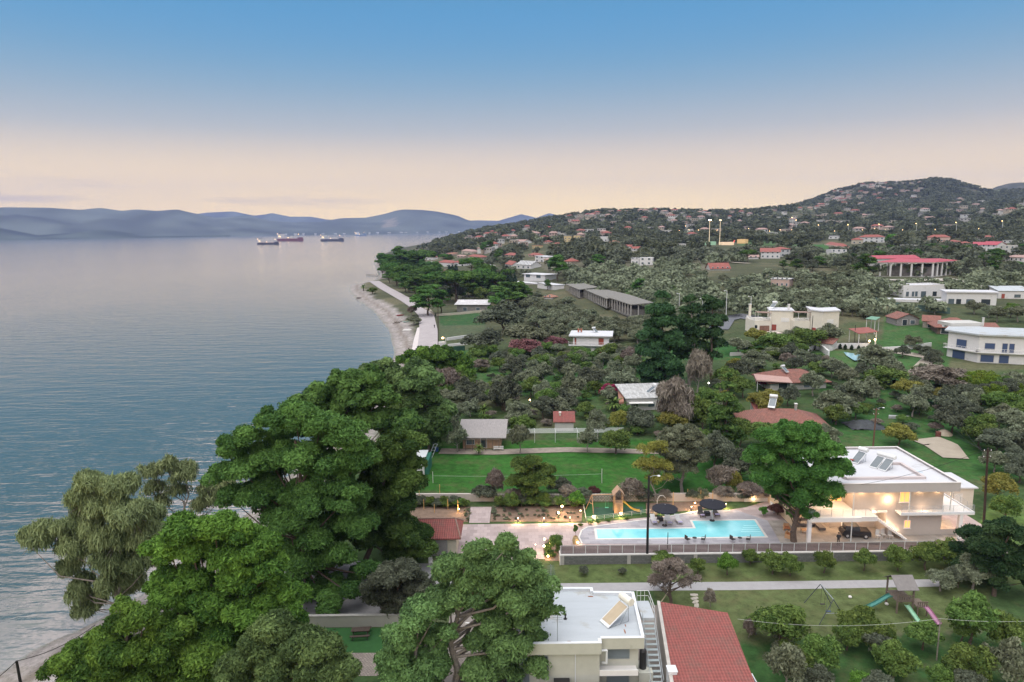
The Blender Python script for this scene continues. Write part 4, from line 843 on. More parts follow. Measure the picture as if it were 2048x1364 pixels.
def solar(parent_loc, rz, n=1, tank=True, label='', group=None, s=1.0, board=False):
    t = thing('solar_heater', label, 'solar heater', parent_loc, rz, group); cm = mat('collector_glass', (.13,.155,.175), .25, .1, 3, spec=.6); cm2 = mat('cardboard_cover', (.45,.37,.27), .9, .08, 2)
    for k in range(n):
        x = (k-(n-1)/2)*1.12*s; mb = MB(); h = 1.15*s
        q = [(x-.5*s,-.95*s,.12),(x+.5*s,-.95*s,.12),(x+.5*s,.75*s,h),(x-.5*s,.75*s,h)]; mb.quad(*q); mb.quad(*[(a,b,c-.09) for a,b,c in q][::-1])
        for i in range(4): j = (i+1) % 4; mb.quad(q[i], tuple(Vector(q[i])-Vector((0,0,.09))), tuple(Vector(q[j])-Vector((0,0,.09))), q[j])
        o = mb.build('collector', PALE, t); mb = MB(); mb.quad((x-.45*s,-.88*s,.172), (x+.45*s,-.88*s,.172), (x+.45*s,.69*s,h-.013), (x-.45*s,.69*s,h-.013)); mb.build('absorber', cm2 if board else cm, o)
    mb = MB(); w = n*.56*s
    for x in (-w*.8, w*.8): mb.tube((x,.8*s,0), (x,.8*s,1.2*s), .025); mb.tube((x,-.9*s,.02), (x,.8*s,.05), .02); mb.tube((x,.1*s,0),(x,.8*s,1.1*s),.02)
    mb.build('stand', STEEL, t)
    if tank:
        mb = MB(); mb.tube((-w*1.0,.95*s,1.42*s), (w*1.0,.95*s,1.42*s), .27*s, .27*s, 14); mb.build('tank', PALE if not board else mat('ivory_tank', (.72,.70,.62), .5), t, False)
    return t
zr0 = Z0+zr
solar((47.3,89.6,zr0), R(-58), 1, label='single solar water heater, rear one of the two on the villa roof', s=1.12)
solar((49.2,87.2,zr0), R(-58), 2, label='double solar water heater with a horizontal tank, front one on the villa roof', s=1.08)
ac = thing('rooftop_unit', 'small round fan unit on the villa roof left of the solar heaters', 'air unit', (45.6,88.6,zr0)); MB().tube((0,0,.35),(0,.7,.35),.34,.34,14).build('drum', PALE, ac); MB().tube((0,-.02,.35),(0,.01,.35),.2,.2,12).build('fan_grille', DARKG, ac); MB().box(-.25,.25,.1,.6,0,.1).build('base', CONC, ac)
ch = thing('vent_box', 'red brown box vent on the villa roof behind the fan unit', 'vent', (46.6,89.6,zr0)); MB().box(-.4,.4,-.2,.2,0,.35).build('box', REDSH, ch); MB().box(-.45,.45,-.25,.25,.352,.4).build('lid', REDSH, ch)
# villa openings
lit = emat('lit_window', (1.0,.50,.16), .95)
win(vl, 11.05-1.9, 12.2-1.9, 4.55, 5.85, 2.4, CREAMW, lit, mull=1); win(vl, 10.0, 10.7, 1.05, 2.0, 2.4, CREAMW, lit, mull=1)
win(vl, 1.5, 3.0, F1+.25, F1+2.5, 5.0, CREAMW, lit, sill=False, name='glass_door', mull=1); win(vl, 3.2, 4.5, .15, 2.35, 4.9, CREAMW, emat('lit_door', (1.0,.86,.66), 1.1), sill=False, name='door', mull=0)
mb = MB(); mb.box(14.703, 14.72, 2.8, 8.5, .2, 2.6); vpart('side_glazing', mb, lit)
# stair: saw tooth flight along the front wall
mb = MB(); ns = 17
for k in range(ns):
    x = 5.4+k*(9.6-5.4)/ns; z = F1-.2-(k+1)*(F1-.2)/(ns+.6)+.12; mb.box(x, x+(4.2/ns)+.0, .9, 2.2, z-.26, z)
st = vpart('stair', mb, CREAMW); mb = MB(); mb.quad((5.4,1.0,F1-.35),(9.5,1.0,-.1),(9.5,2.1,-.1),(5.4,2.1,F1-.35)); mb.build('stair_soffit', CONC, st)
for x, y, z0_, z1_ in ((-3.0,.6,0,F1-.44), (2.3,.55,0,RU), (9.7,1.2,F1-.9,RU), (15.4,2.0,F1+.1,RU), (16.35,1.3,0,F1-.13), (17.5,13.0,F1+.1,RU-.3)):
    if x in (-3.0, 16.35): mb = MB(); mb.box(x-.22, x+.22, y-.2, y+.24, z0_-.1, z1_); vpart('column', mb, CREAMW)
    else: mb = MB(); mb.tube((x,y,z0_), (x,y,z1_), .07, .07, 8); vpart('slim_post', mb, POST)
mb = MB(); mb.box(14.703, 17.6, 2.4, 2.6, -.1, .75); vpart('low_wall', mb, TAUPE)
# annex
an = thing('annex', 'small white flat roofed annex behind the right end of the villa', 'outbuilding', (56.9,90.3,Z0), R(0)); MB().box(0,7.2,0,5.2,-.2,3.1).build('wall', mat('annex_cream', (.66,.60,.54), .85, .05, 1), an); MB().box(-.35,7.5,-.4,5.6,3.103,3.3).build('roof', ROOFW, an); win(an, 4.6, 5.6, .05, 2.2, 0, name='door', sill=False, gm=CREAMW)
# villa lamps (real ones, lit in the photo)
for x, y, z, e in ((4.2,2.0,RU-.3,55),(11.6,2.05,RU-.3,40),(13.9,2.05,RU-.3,40),(7.6,1.8,RU-1.55,130),(6.2,2.0,RU-.3,40)):
    light((VX+x, VY+y, Z0+z), e, (1,.62,.34), .05, 'wall_downlight')
    o = MB().tube((x,2.39,z+.12),(x,2.1,z+.12),.05).build('downlight', BULB, vl)
for x, y, z, e in ((.5,3.2,RU-.3,330),(2.0,1.6,RU-.3,240),(-.8,6.6,2.7,380),(4.0,3.6,2.8,260),(2.2,3.8,2.8,160),(16.2,4.5,2.6,420),(16.2,9,2.6,300),(16.3,6,RU-.4,160),(-2,1.5,RU-.6,180)):
    light((VX+x, VY+y, Z0+z), e, (1,.66,.40), .12, 'ceiling_light'); 
for k in range(6): light((VX+5.9+k*.62, VY+2.05, Z0+F1-.05-k*.52), 22, (1,.68,.42), .04, 'stair_light')
light((VX+12, VY+1.7, Z0+F1+.35), 30, (1,.68,.42), .05, 'balcony_light')
keep(1600,985,1735,1085,80); keep(1700,885,1950,1075,80); keep(1120,1040,1540,1084,80)
FOOT += [(36,60.5,79,97), (5,62,76,90), (-10,36,76.5,90)]
# ================================================================ sage green house in the foreground (own frame: x right, y away, origin on the ground)
hl = thing('flat_roof_house', 'sage green house with a stained grey flat roof in the foreground', 'house', (0,51,Z0))
def hp(n, mb, m, p=None): return mb.build(n, m, p or hl)
HT = 6.1
hp('wall', MB().box(.3,6.9,.25,8.2,-.2,HT-.9), SAGE); hp('wall', MB().box(6.903,10.3,1.3,7.3,-.2,HT-.9), SAGE); hp('wall', MB().box(10.303,11.5,.9,2.6,-.2,2.6), SAGE)
r_ = hp('roof', MB().prism([(.2,-.15),(6.95,-.15),(6.95,.5),(10.55,.5),(10.95,7.6),(7.2,7.75),(7.2,8.45),(.2,8.6)], HT-.897, HT-.2), GREYROOF)
RP = [(.15,-.2),(7.0,-.2),(7.0,.45),(10.6,.45),(11.0,7.65),(7.25,7.8),(7.25,8.5),(.15,8.65)]
for i, (a, b) in enumerate(zip(RP, RP[1:]+RP[:1])):
    v_ = Vector((b[0]-a[0], b[1]-a[1])).normalized(); n3 = Vector((-v_.y, v_.x))*.22; a = (a[0]+v_.x*.223, a[1]+v_.y*.223) if i not in (2, 5) else a
    MB().prism([a, b, (b[0]+n3.x-v_.x*.21*0,b[1]+n3.y), (a[0]+n3.x,a[1]+n3.y)], HT-.98 if i in (0,1,2) else HT-.6, HT+.0-.004*(i%2)).build('parapet', SAGE if i in (0,1,2) else PARAW, r_)
    MB().prism([(a[0]-n3.x*.15,a[1]-n3.y*.15), (b[0]-n3.x*.15,b[1]-n3.y*.15), (b[0]+n3.x*1.1,b[1]+n3.y*1.1), (a[0]+n3.x*1.1,a[1]+n3.y*1.1)], HT+.002, HT+.05+.003*(i%3)).build('parapet_cap', PARAW, r_)
rs = random.Random(4)
for (x, y, w, h) in ((7.0,7.3,.7,.18),(9.9,7.2,.9,.12),(9.2,1.7,.16,.5),(9.4,2.6,.14,.3),(5.5,.35,.7,.1),(4.4,.4,.5,.08)):
    MB().prism([(x+w/2*math.cos(k)*rs.uniform(.5,1), y+h*math.sin(k)*rs.uniform(.5,1)) for k in (0,.8,1.6,2.4,3.1,4,5,5.7)], HT-.199, HT-.192).build('rust_patch', RUST, r_)
for x, y in ((3.45,.5),(3.35,8.0)):
    mb = MB(); mb.tube((x,y,HT-.2),(x,y,HT+2.6),.025); 
    for k in range(6): mb.tube((x-.45+.03*k,y,HT+1.5+.2*k),(x+.45-.03*k,y,HT+1.5+.2*k),.012,.012,4)
    mb.tube((x,y-.5,HT+2.4),(x,y+.5,HT+2.4),.014,.014,4); a_ = thing('antenna', 'thin television antenna mast at the front edge of the grey flat roof' if y < 2 else 'thin television antenna mast at the back edge of the grey flat roof', 'antenna', (0,51,Z0)); mb.build('mast', STEEL, a_)
v = thing('roof_vent', 'small black vent pipe in the middle of the grey flat roof', 'vent', (4.35,54.7,Z0+HT-.2)); MB().tube((0,0,0),(0,0,.35),.07,.07,8).tube((0,0,.35),(.0,0,.5),.12,.1,8).build('pipe', BLACK, v); MB().tube((0,0,0),(0,0,.05),.17,.15,10).build('collar', BLACK, v)
solar((8.6,54.2,Z0+HT-.2), R(-62), 1, label='solar water heater with a cardboard covered panel on the grey flat roof', s=1.25, board=True)
# openings
w_ = win(hl, 1.9, 2.6, 3.1, 4.7, .25, STEEL, DARKG, mull=1); 
for k, (z0_, z1_) in enumerate(((3.75,5.15),(1.0,2.5))): 
    o = win(hl, 7.7, 9.5, z0_, z1_, 1.3, STEEL, BLUEGREY, mull=0, sill=False, name='shuttered_window')
hp('balcony', MB().box(6.903,10.1,.25,1.297,2.9,3.05), CREAMW); MB().box(6.903,10.1,.15,.247,2.9,3.4).build('parapet', CREAMW, hl.children[-1])
hp('drain_pipe', MB().path([(7.05,.3,HT-1.0),(7.5,.35,HT-1.0),(7.5,.4,HT-2.2),(7.2,.8,HT-2.4)], .09, 8), PARAW)
hp('downpipe', MB().tube((4.9,.2,0),(4.9,.2,HT-1),.04), PARAW)
hp('door', MB().box(.32,1.1,.2,.247,0.2,HT-1.5), BLUEGREY)
# side landing and metal stair
hp('landing', MB().box(11.2,12.35,4.6,7.4,HT-1.0,HT-.75), GREYROOF)
mb = MB(); 
for (a, b) in (((11.25,7.35),(12.3,7.35)), ((12.3,7.35),(12.3,4.6))):
    for k in range(4): x, y = a[0]+(b[0]-a[0])*k/3, a[1]+(b[1]-a[1])*k/3; mb.tube((x,y,HT-.75),(x,y,HT+.3),.02,.02,4)
    mb.tube((a[0],a[1],HT+.3),(b[0],b[1],HT+.3),.025,.025,4); mb.tube((a[0],a[1],HT-.2),(b[0],b[1],HT-.2),.02,.02,4)
hp('landing_rail', mb, PALE)
s_ = MB(); ns = 13
for k in range(ns): t_ = k/(ns-1); s_.box(11.25,12.2,4.3-t_*3.9-.12,4.3-t_*3.9+.14,HT-1.15-t_*3.4,HT-1.10-t_*3.4)
so_ = hp('stair', s_, GALV); mb = MB()
for x in (11.2,12.25):
    mb.tube((x,4.45,HT-1.1),(x,.3,HT-4.75),.06,.06,4); mb.tube((x,4.45,HT-.1),(x,.3,HT-3.75),.03,.03,4)
    for k in range(6): t_ = k/5; mb.tube((x,4.4-t_*4.0,HT-1.1-t_*3.6),(x,4.4-t_*4.0,HT-.15-t_*3.6),.02,.02,4)
mb.build('handrail', STEEL, so_)
bt = thing('tank', 'dark upright tank standing beside the metal stair', 'tank', (10.75,52.6,Z0)); MB().lathe((0,0,2.0),[(0,0),(.3,0),(.3,2.2),(.22,2.35),(0,2.4)],12).build('shell', BLACK, bt); MB().box(-.35,.35,-.35,.35,0,2.0).build('plinth', CONC, bt)
bb = thing('covered_grill', 'black covered grill standing against the sage green house wall', 'barbecue', (4.05,50.85,Z0+1.75)); MB().prism([(-.95,-.3),(.95,-.3),(.95,.3),(-.95,.3)], 0, [.55,.45,.5,.6]).prism([(-.95,-.28),(.35,-.28),(.35,.28),(-.95,.28)], .5, [1.0,1.0,1.05,1.05]).build('cover', BLACK, bb)
MB().box(-.9,.9,-.28,.28,-1.75,-.003).build('base', CONC, bb)
bx_ = thing('white_cabinet', 'white metal cabinet standing in the alley beside the red tiled roof', 'cabinet', (12.95,51.5,Z0)); MB().box(-.35,.35,-.4,.4,0,3.2).build('body', PARAW, bx_); MB().box(-.4,.4,-.45,.45,3.203,3.28).build('top', PARAW, bx_)
# ---- red tiled roof building
rb = thing('tiled_roof_building', 'long building with a large red tiled roof at the bottom, beside the metal stair', 'building', (13.6,49,Z0))
z1_, z0_ = 4.0, 2.6; q = [(-1.2,-2.5,z0_-.15),(5.6,-2.5,z0_-.15),(6.15,9.5,z1_),(.35,11.5,z1_)]
uvroof('roof', [q], TILE, rb, .16)
MB().prism([(-1.0,-2.4),(5.3,-2.4),(5.9,9.3),(.5,11.2)], -.2, [z0_-.38,z0_-.38,z1_-.24,z1_-.24]).build('wall', mat('grey_side_wall', (.36,.33,.31), .9, .15, .8, dirt=((.22,.19,.17), .6, .58)), rb)
MB().prism([(-1.5,-2.6),(-1.2,-2.6),(.32,11.6),(.05,11.7)], -.2, [z0_-.1,z0_-.08,z1_+.02,z1_+.02]).build('verge_wall', mat('pale_verge', (.46,.43,.40), .9, .15, 2), rb)
MB().tube((.1,11.6,z1_),(6.2,9.6,z1_+.06),.12,.12,8).build('ridge_cap', TILE, rb) if False else None
# small white box in the bushes right of the roof
wb = thing('bathtub', 'old white tub lying under the bushes right of the red tiled roof', 'tub', (20.3,53.6,Z0)); MB().prism([(-.5,-.9),(.5,-.9),(.5,.9),(-.5,.9)], .05, .6).build('tub', PARAW, wb); MB().prism([(-.4,-.8),(.4,-.8),(.4,.8),(-.4,.8)], .601, .605).build('hollow_shade_sheet', DARKG, wb)  # dark sheet laid on the solid tub paints the shade of its inside
# ---- red tiled shed left of the pool paving
sh = thing('tiled_shed', 'small shed with red tiled hip roof and grey wooden door beside the paved court', 'shed', (-12.9,78.0,Z0))
SW, SD, SH_ = 6.3, 4.4, 2.65
MB().box(.2,SW-.5,.35,SD,-.1,SH_-.05).build('wall', mat('sand_render', (.50,.46,.38), .9, .08, 1), sh)
e0, e1, ya, yb, zr_, ze = -.3, SW+.1, -.35, SD+.4, SH_+.95, SH_-.1; ym = (ya+yb)/2+.9
uvroof('roof', [[(e0,ya,ze),(e1,ya,ze),(e1-.9,ym,zr_),(e0,ym,zr_)], [(e1,ya,ze),(e1,yb,ze),(e1-.9,ym,zr_)], [(e1,yb,ze),(e0,yb,ze),(e0,ym,zr_),(e1-.9,ym,zr_)]], TILE, sh)
rc = MB().tube((e0,ym,zr_+.02),(e1-.9,ym,zr_+.02),.1,.1,8).tube((e1-.9,ym,zr_+.02),(e1,ya,ze+.04),.1,.1,8).tube((e1-.9,ym,zr_+.02),(e1,yb,ze+.04),.1,.1,8); rc.build('ridge_tiles', mat('weathered_ridge', (.26,.17,.14), .9, .3, 5), sh)
MB().box(3.0,4.6,.29,.346,.02,2.1).build('door', mat('grey_planks', (.33,.31,.31), .9, .2, 3, stretch=(10,1,1)), sh); MB().box(2.92,2.997,.28,.345,0,2.18).box(4.603,4.68,.28,.345,0,2.18).build('door_frame', STEEL, sh)
keep(800,1030,915,1122,77); keep(985,1012,1160,1120,78); keep(1085,1165,1520,1364,58); keep(905,1012,985,1075,80); FOOT += [(-13,-6,77,83), (0,20.5,46,62), (-20,0,50,58)]
wc = thing('plastic_chair', 'white plastic garden chair standing on the grey yard near the shed', 'chair', at(862,1131,Z0+.03), R(20)); 
mb = MB(); mb.box(-.25,.25,-.25,.25,.42,.46); mb.build('seat', CURB, wc); MB().prism([(-.25,.22),(.25,.22),(.23,.30),(-.23,.30)], .461, .95).build('backrest', CURB, wc)
for x, y in ((-.25,-.25),(.25,-.25),(-.25,.27),(.25,.27)): MB().tube((x,y,0),(x*.9,y*.9,.419),.03,.03,5).build('leg', CURB, wc)
MB().box(-.28,-.24,-.25,.24,.62,.65).box(.24,.28,-.25,.24,.62,.65).build('armrest', CURB, wc)
# low white wall and turf yard at the bottom left
lw = thing('yard_wall', 'pale grey wall between the grey yard and the artificial turf lawn', 'wall', at(560,1256,Z0)); MB().box(0,12.2,0,.3,-.2,1.2).build('wall', mat('greige_wall', (.40,.385,.36), .9, .06, 1), lw); MB().box(-.03,12.25,-.04,.34,1.202,1.26).build('cap', CONC, lw)
pt = thing('picnic_table', 'dark wooden picnic table with benches on the artificial turf lawn', 'table', at(722,1272,Z0+.02), R(4)); DK = mat('dark_timber', (.075,.055,.045), .8, .2, 4)
MB().box(-.9,.9,-.36,.36,.70,.75).build('tabletop', DK, pt); MB().box(-.95,.95,-.85,-.58,.42,.47).build('bench', DK, pt); MB().box(-.95,.95,.58,.85,.42,.47).build('bench', DK, pt)
for x in (-.7,.7): MB().tube((x,-.7,0),(x,-.15,.70),.04).tube((x,.7,0),(x,.15,.70),.04).tube((x,-.8,.40),(x,.8,.40),.035).build('leg_frame', DK, pt)
# covered dome and curved stair glimpse under the shaggy pine
dm = thing('garden_arch', 'white curved wall glimpsed under the shaggy pine by the brown yard', 'wall', at(930,1268,Z0)); mb = MB()
for k in range(10): a0, a1 = k*.2-.4, k*.2-.2; mb.prism([(1.5*math.cos(a0),1.5*math.sin(a0)),(1.5*math.cos(a1),1.5*math.sin(a1)),(1.3*math.cos(a1),1.3*math.sin(a1)),(1.3*math.cos(a0),1.3*math.sin(a0))], 0, .35)
mb.build('wall', CURB, dm)
# ================================================================ buildings of the middle distance, set by their footprints
PINK = mat('pink_render', (.52,.38,.33), .9, .08, .6); GREYW = mat('greyish_render', (.50,.49,.47), .9, .08, .6); SANDR = mat('sand_wall', (.48,.43,.35), .9, .08, .6); YEL = mat('yellow_render', (.60,.47,.26), .9, .06, .6)
REDR = mat('red_roof', (.28,.10,.085), .9, .18, .7); ORR = mat('orange_roof', (.32,.16,.115), .9, .18, .7); PINKR = mat('faded_pink_roof', (.36,.24,.215), .9, .14, .7); CRIM = mat('crimson_sheet_roof', (.38,.075,.10), .6, .1, .5, stretch=(6,.3,1)); GREYR2 = mat('grey_flat_roof', (.42,.41,.40), .9, .12, .5)
SLATE = mat('patched_grey_roof', (.42,.42,.42), .85, .35, .8, stretch=(3,.7,1), dirt=((.25,.20,.17), .9, .57))
def PB(name, label, chain, back, h, wall=WHITE, roof=ROOFW, rt='flat', over=.4, slab=.25, balc=(), wins=(), cat='house', group=None, top=None, frames=True, rise=1.3, dmin=0, sink=1.5, tall=None, z=None, skew=0.0, noclear=False):
    W_ = [G(px, py, dmin) for px, py in chain] if z is None else [at(px, py, z) for px, py in chain]
    A = W_[0]; zb = min(p.z for p in W_); t = thing(name, label, cat, (A.x, A.y, zb), 0, group)
    L_ = [(p.x-A.x, p.y-A.y) for p in W_]; u = Vector((L_[-1][0]-L_[0][0], L_[-1][1]-L_[0][1])).normalized(); nrm = Vector((-u.y, u.x))
    if nrm.y < 0: nrm = -nrm
    nrm = nrm+u*skew; bk = [(x+nrm.x*back, y+nrm.y*back) for x, y in L_[::-1]]; FP = L_+bk
    if top is not None: h = zat(A.x, A.y, top)-zb
    MB().prism(FP, -sink, h).build('wall', wall, t)
    if rt == 'flat':
        MB().prism(offset_poly(FP, over), h+.003, h+slab).build('roof', roof, t)
    elif rt == 'parapet':
        r = MB().prism(offset_poly(FP, -.02), h+.003, h+.05).build('roof', roof, t); op_ = offset_poly(FP, .05); ip = offset_poly(FP, -.22); mb = MB()
        for i in range(len(FP)): j = (i+1) % len(FP); mb.prism([op_[i], op_[j], ip[j], ip[i]], h-.1, h+.5)
        mb.build('parapet', wall, r)
    else:
        a, b, c, d = [Vector(p) for p in offset_poly([FP[0], FP[len(L_)-1], FP[len(L_)], FP[-1]], over)]; z0 = h+.02-over*.25
        V = lambda p, zz: (p.x, p.y, zz)
        if rt == 'gable':
            m1 = (a+d)/2; m2 = (b+c)/2; Q = [[V(a,z0),V(b,z0),V(m2,h+rise),V(m1,h+rise)], [V(c,z0),V(d,z0),V(m1,h+rise),V(m2,h+rise)]]
            g = MB(); i0, i1, i2, i3 = [Vector(p) for p in (FP[0], FP[len(L_)-1], FP[len(L_)], FP[-1])]
            for p, q in ((i0,i3),(i1,i2)): mm = (p+q)/2; g.quad((p.x,p.y,h-.01),(q.x,q.y,h-.01),(mm.x,mm.y,h+rise*.93))
            g.build('gable', wall, t)
        elif rt == 'gablef':
            m1 = (a+b)/2; m2 = (c+d)/2; Q = [[V(d,z0),V(a,z0),V(m1,h+rise),V(m2,h+rise)], [V(b,z0),V(c,z0),V(m2,h+rise),V(m1,h+rise)]]
            g = MB(); i0, i1, i2, i3 = [Vector(p) for p in (FP[0], FP[len(L_)-1], FP[len(L_)], FP[-1])]
            for p, q in ((i0,i1),(i3,i2)): mm = (p+q)/2; g.quad((p.x,p.y,h-.01),(q.x,q.y,h-.01),(mm.x,mm.y,h+rise*.93))
            g.build('gable', wall, t)
        elif rt == 'shed': sl = rise/back; Q = [[V(a,h+.2-over*sl),V(b,h+.2-over*sl),V(c,h+.2+rise+over*sl),V(d,h+.2+rise+over*sl)]]; MB().prism(FP, h-.02, [h+.0+(rise if i >= len(L_) else 0) for i in range(len(FP))]).build('upper_wall', wall, t)
        else:
            wv = (b-a).length; dv = (d-a).length; s = min(.5, .5*dv/wv) if wv > dv else .5; e = .5 if wv > dv else .5*wv/dv
            m1 = a.lerp(b, s)*.5+d.lerp(c, s)*.5; m2 = b.lerp(a, s)*.5+c.lerp(d, s)*.5
            if wv <= dv: m1 = (a.lerp(d, e)+b.lerp(c, e))/2; m2 = (d.lerp(a, e)+c.lerp(b, e))/2; Q = [[V(a,z0),V(b,z0),V(m1,h+rise)], [V(b,z0),V(c,z0),V(m2,h+rise),V(m1,h+rise)], [V(c,z0),V(d,z0),V(m2,h+rise)], [V(d,z0),V(a,z0),V(m1,h+rise),V(m2,h+rise)]]
            else: Q = [[V(a,z0),V(b,z0),V(m2,h+rise),V(m1,h+rise)], [V(b,z0),V(c,z0),V(m2,h+rise)], [V(c,z0),V(d,z0),V(m1,h+rise),V(m2,h+rise)], [V(d,z0),V(a,z0),V(m1,h+rise)]]
        uvroof('roof', Q, roof, t, .15)
    def seg(i, f):
        i = min(i, len(L_)-2); return (L_[i][0]+(L_[i+1][0]-L_[i][0])*f, L_[i][1]+(L_[i+1][1]-L_[i][1])*f)
    for bw_ in balc:
        i, zz, f0, f1, dd = bw_[:5]; p, q = seg(i, f0), seg(i, f1); v_ = Vector((q[0]-p[0], q[1]-p[1])).normalized(); o_ = Vector((v_.y, -v_.x))*dd
        P4 = [p, (p[0]+o_.x, p[1]+o_.y), (q[0]+o_.x, q[1]+o_.y), q]; bo = MB().prism(P4, zz-.18, zz).build('balcony', wall, t)
        mb = MB(); oo = o_*.985
        for (a, b) in ((P4[0],P4[1]),(P4[1],P4[2]),(P4[2],P4[3])):
            n_ = max(1, int(math.hypot(b[0]-a[0], b[1]-a[1])/1.0))
            for k in range(n_+1): x, y = a[0]+(b[0]-a[0])*k/n_, a[1]+(b[1]-a[1])*k/n_; mb.tube((x,y,zz),(x,y,zz+.95),.035,.035,4)
            mb.tube((a[0],a[1],zz+.95),(b[0],b[1],zz+.95),.05,.05,4); mb.tube((a[0],a[1],zz+.5),(b[0],b[1],zz+.5),.03,.03,4)
        mb.build('railing', CREAMW, bo)
    for wd in wins:
        i, f0, f1, z0_, z1_, m = wd[:6]; p, q = seg(i, f0), seg(i, f1); v_ = Vector((q[0]-p[0], q[1]-p[1])).normalized(); o_ = Vector((v_.y, -v_.x))
        P = lambda pt, k: (pt[0]+o_.x*k, pt[1]+o_.y*k); e = v_*.09
        nm = 'door' if z0_ < .25 else 'window'
        fr = MB().prism([(P(p,.0)[0]-e.x,P(p,.0)[1]-e.y), (P(p,.07)[0]-e.x,P(p,.07)[1]-e.y), (P(q,.07)[0]+e.x,P(q,.07)[1]+e.y), (P(q,.0)[0]+e.x,P(q,.0)[1]+e.y)], z0_-.08, z1_+.08).build(nm, CREAMW if wall != WHITE or m in (GLASS, DARKG) else GREYW, t)
        MB().prism([P(p,.071), P(p,.10), P(q,.10), P(q,.071)], z0_, z1_).build('pane', m, fr)
    cs = [(x+A.x, y+A.y) for x, y in FP]; pj = [proj(x, y, zz) for x, y in cs for zz in (zb+(tall or h)*.12, zb+h+(rise if rt not in ('flat','parapet') else .3))]
    if not noclear: keep(min(p[0] for p in pj), min(p[1] for p in pj), max(p[0] for p in pj), max(p[1] for p in pj)-1, A.y-1)
    FOOT.append((min(c[0] for c in cs)-1.5, max(c[0] for c in cs)+1.5, min(c[1] for c in cs)-1.5, max(c[1] for c in cs)+1.5)); return t
def chimney(t, x, y, z, h=1.4, w=.5, m=WHITE, cap=True):
    o = MB().box(x-w/2, x+w/2, y-w/2, y+w/2, z, z+h).build('chimney', m, t)
    if cap: MB().box(x-w*.7, x+w*.7, y-w*.7, y+w*.7, z+h+.003, z+h+.12).build('cap', CREAMW, o)
# a: white house with red shutters
t = PB('white_house', 'white two storey house with a broad flat roof, red shutters and a long balcony', [(1146,707),(1217,706)], 8.5, 6, top=672, over=1.25, slab=.35,
   balc=[(0,2.9,-.12,1.12,1.5)], wins=[(0,.72,.86,3.0,5.0,REDSH),(0,.72,.86,.2,2.1,REDSH),(0,.05,.09,2.95,5.0,REDSH),(0,.2,.35,.3,1.9,GLASS)])
h_ = 6.3
for k, x in enumerate((2.2, 3.1)): chimney(t, x, 5, h_-.2, 1.1, .5, mat('brick_red_flue', (.36,.13,.09), .9, .2, 4), False)
solar((t.location.x+7.6, t.location.y+4.5, t.location.z+6.0), R(30), 1, label='solar heater on the roof of the white house with red shutters')
# b, c: two cream houses
t = PB('cream_house', 'cream two storey house with a roof terrace, left one of two cream houses', [(1538,664),(1585,663)], 8, 6, wall=CREAM, top=622, over=.3, slab=.35, wins=[(0,.5,.82,3.6,4.8,CREAMW),(0,.1,.3,.6,2.6,REDSH)])
t0 = t; zt = zat(t.location.x, t.location.y, 622)-t.location.z
MB().prism([(-5.6,-1.6),(-.003,-1.2),(-.003,7),(-5.6,7)], -1.5, zt*.58).build('terrace_block', CREAM, t); mb = MB()
for k in range(12): mb.box(-5.5, -5.3, -1.4+k*.7, -1.15+k*.7, zt*.58, zt*.58+.8); mb.box(-5.5+k*.45, -5.3+k*.45, -1.55, -1.35, zt*.58, zt*.58+.8)
mb.box(-5.6, -.1, -1.6, -1.3, zt*.58+.8, zt*.58+.95); mb.build('balustrade', CREAMW, t)
MB().prism([(-3.6,1.0),(.2,-1.3),(.2,3.4),(-3.6,4)], zt*.58+2.3, zt*.58+2.42).build('awning', mat('brown_awning', (.28,.19,.16), .9, .1, 2), t); mb = MB()
for x, y in ((-3.5,1.1),(-3.5,3.8),(-.2,-1.0)): mb.tube((x,y,zt*.58),(x,y,zt*.58+2.3),.06)
mb.build('awning_post', CREAMW, t); MB().box(-3.8,-.6,-1.66,-1.61,.3,2.4).build('loggia_panel', mat('painted_loggia_shade', (.20,.11,.08), .9, .3, 2), t); MB().box(-5.45,-4.6,-1.66,-1.61,1.6,2.6).build('window', DARKG, t); chimney(t, -4.6, 6, zt*.58, 4.6, .7, CREAM)  # flat dark panel on the wall, the loggia's shade put into its colour
MB().prism([(-4.6,-5.5),(2.6,-5.5),(1.5,-1.7),(-3.8,-1.7)], -1.6, .5).build('forecourt', mat('pinkish_forecourt', (.58,.50,.46), .9, .06, 1), t)
solar((t.location.x+2.6, t.location.y+4.5, t.location.z+zt+.36), R(-50), 1, label='solar heater on the roof of the left cream house', s=1.4)
t = PB('cream_house', 'taller cream house with white corner strips, right one of two cream houses', [(1620,667),(1643,672),(1676,668)], 8, 6, wall=CREAM, top=621, over=.35, slab=.4, wins=[(1,.3,.65,3.9,5.1,CREAMW),(1,.3,.65,1.2,2.2,CREAMW),(0,.2,.5,.2,2.3,REDSH)], skew=-.1)
zt = zat(t.location.x, t.location.y, 621)-t.location.z
MB().prism([(-4.6,1.2),(-.003,.4),(-.003,8),(-4.6,8)], -1.5, zt*.55).build('terrace_block', CREAM, t); MB().prism([(-4.2,2.0),(.1,.2),(.1,4),(-4.2,5)], zt*.55+2.6, zt*.55+2.72).build('awning', mat('brown_awning2', (.28,.19,.16), .9, .1, 2), t)
mb = MB(); 
for k in range(9): mb.box(-4.6+k*.5, -4.4+k*.5, 1.2-k*.08, 1.4-k*.08, zt*.55, zt*.55+.8)
mb.box(-4.6,-.1,.7,1.3,zt*.55+.8,zt*.55+.92); mb.build('balustrade', CREAMW, t); chimney(t, -4.9, 6, zt*.55-1, 5.8, .6, WHITE)
for x in (.02,): MB().tube((-3.5,1.3,zt*.55),(-3.5,1.3,zt*.55+2.6),.06).build('awning_post', CREAMW, t)
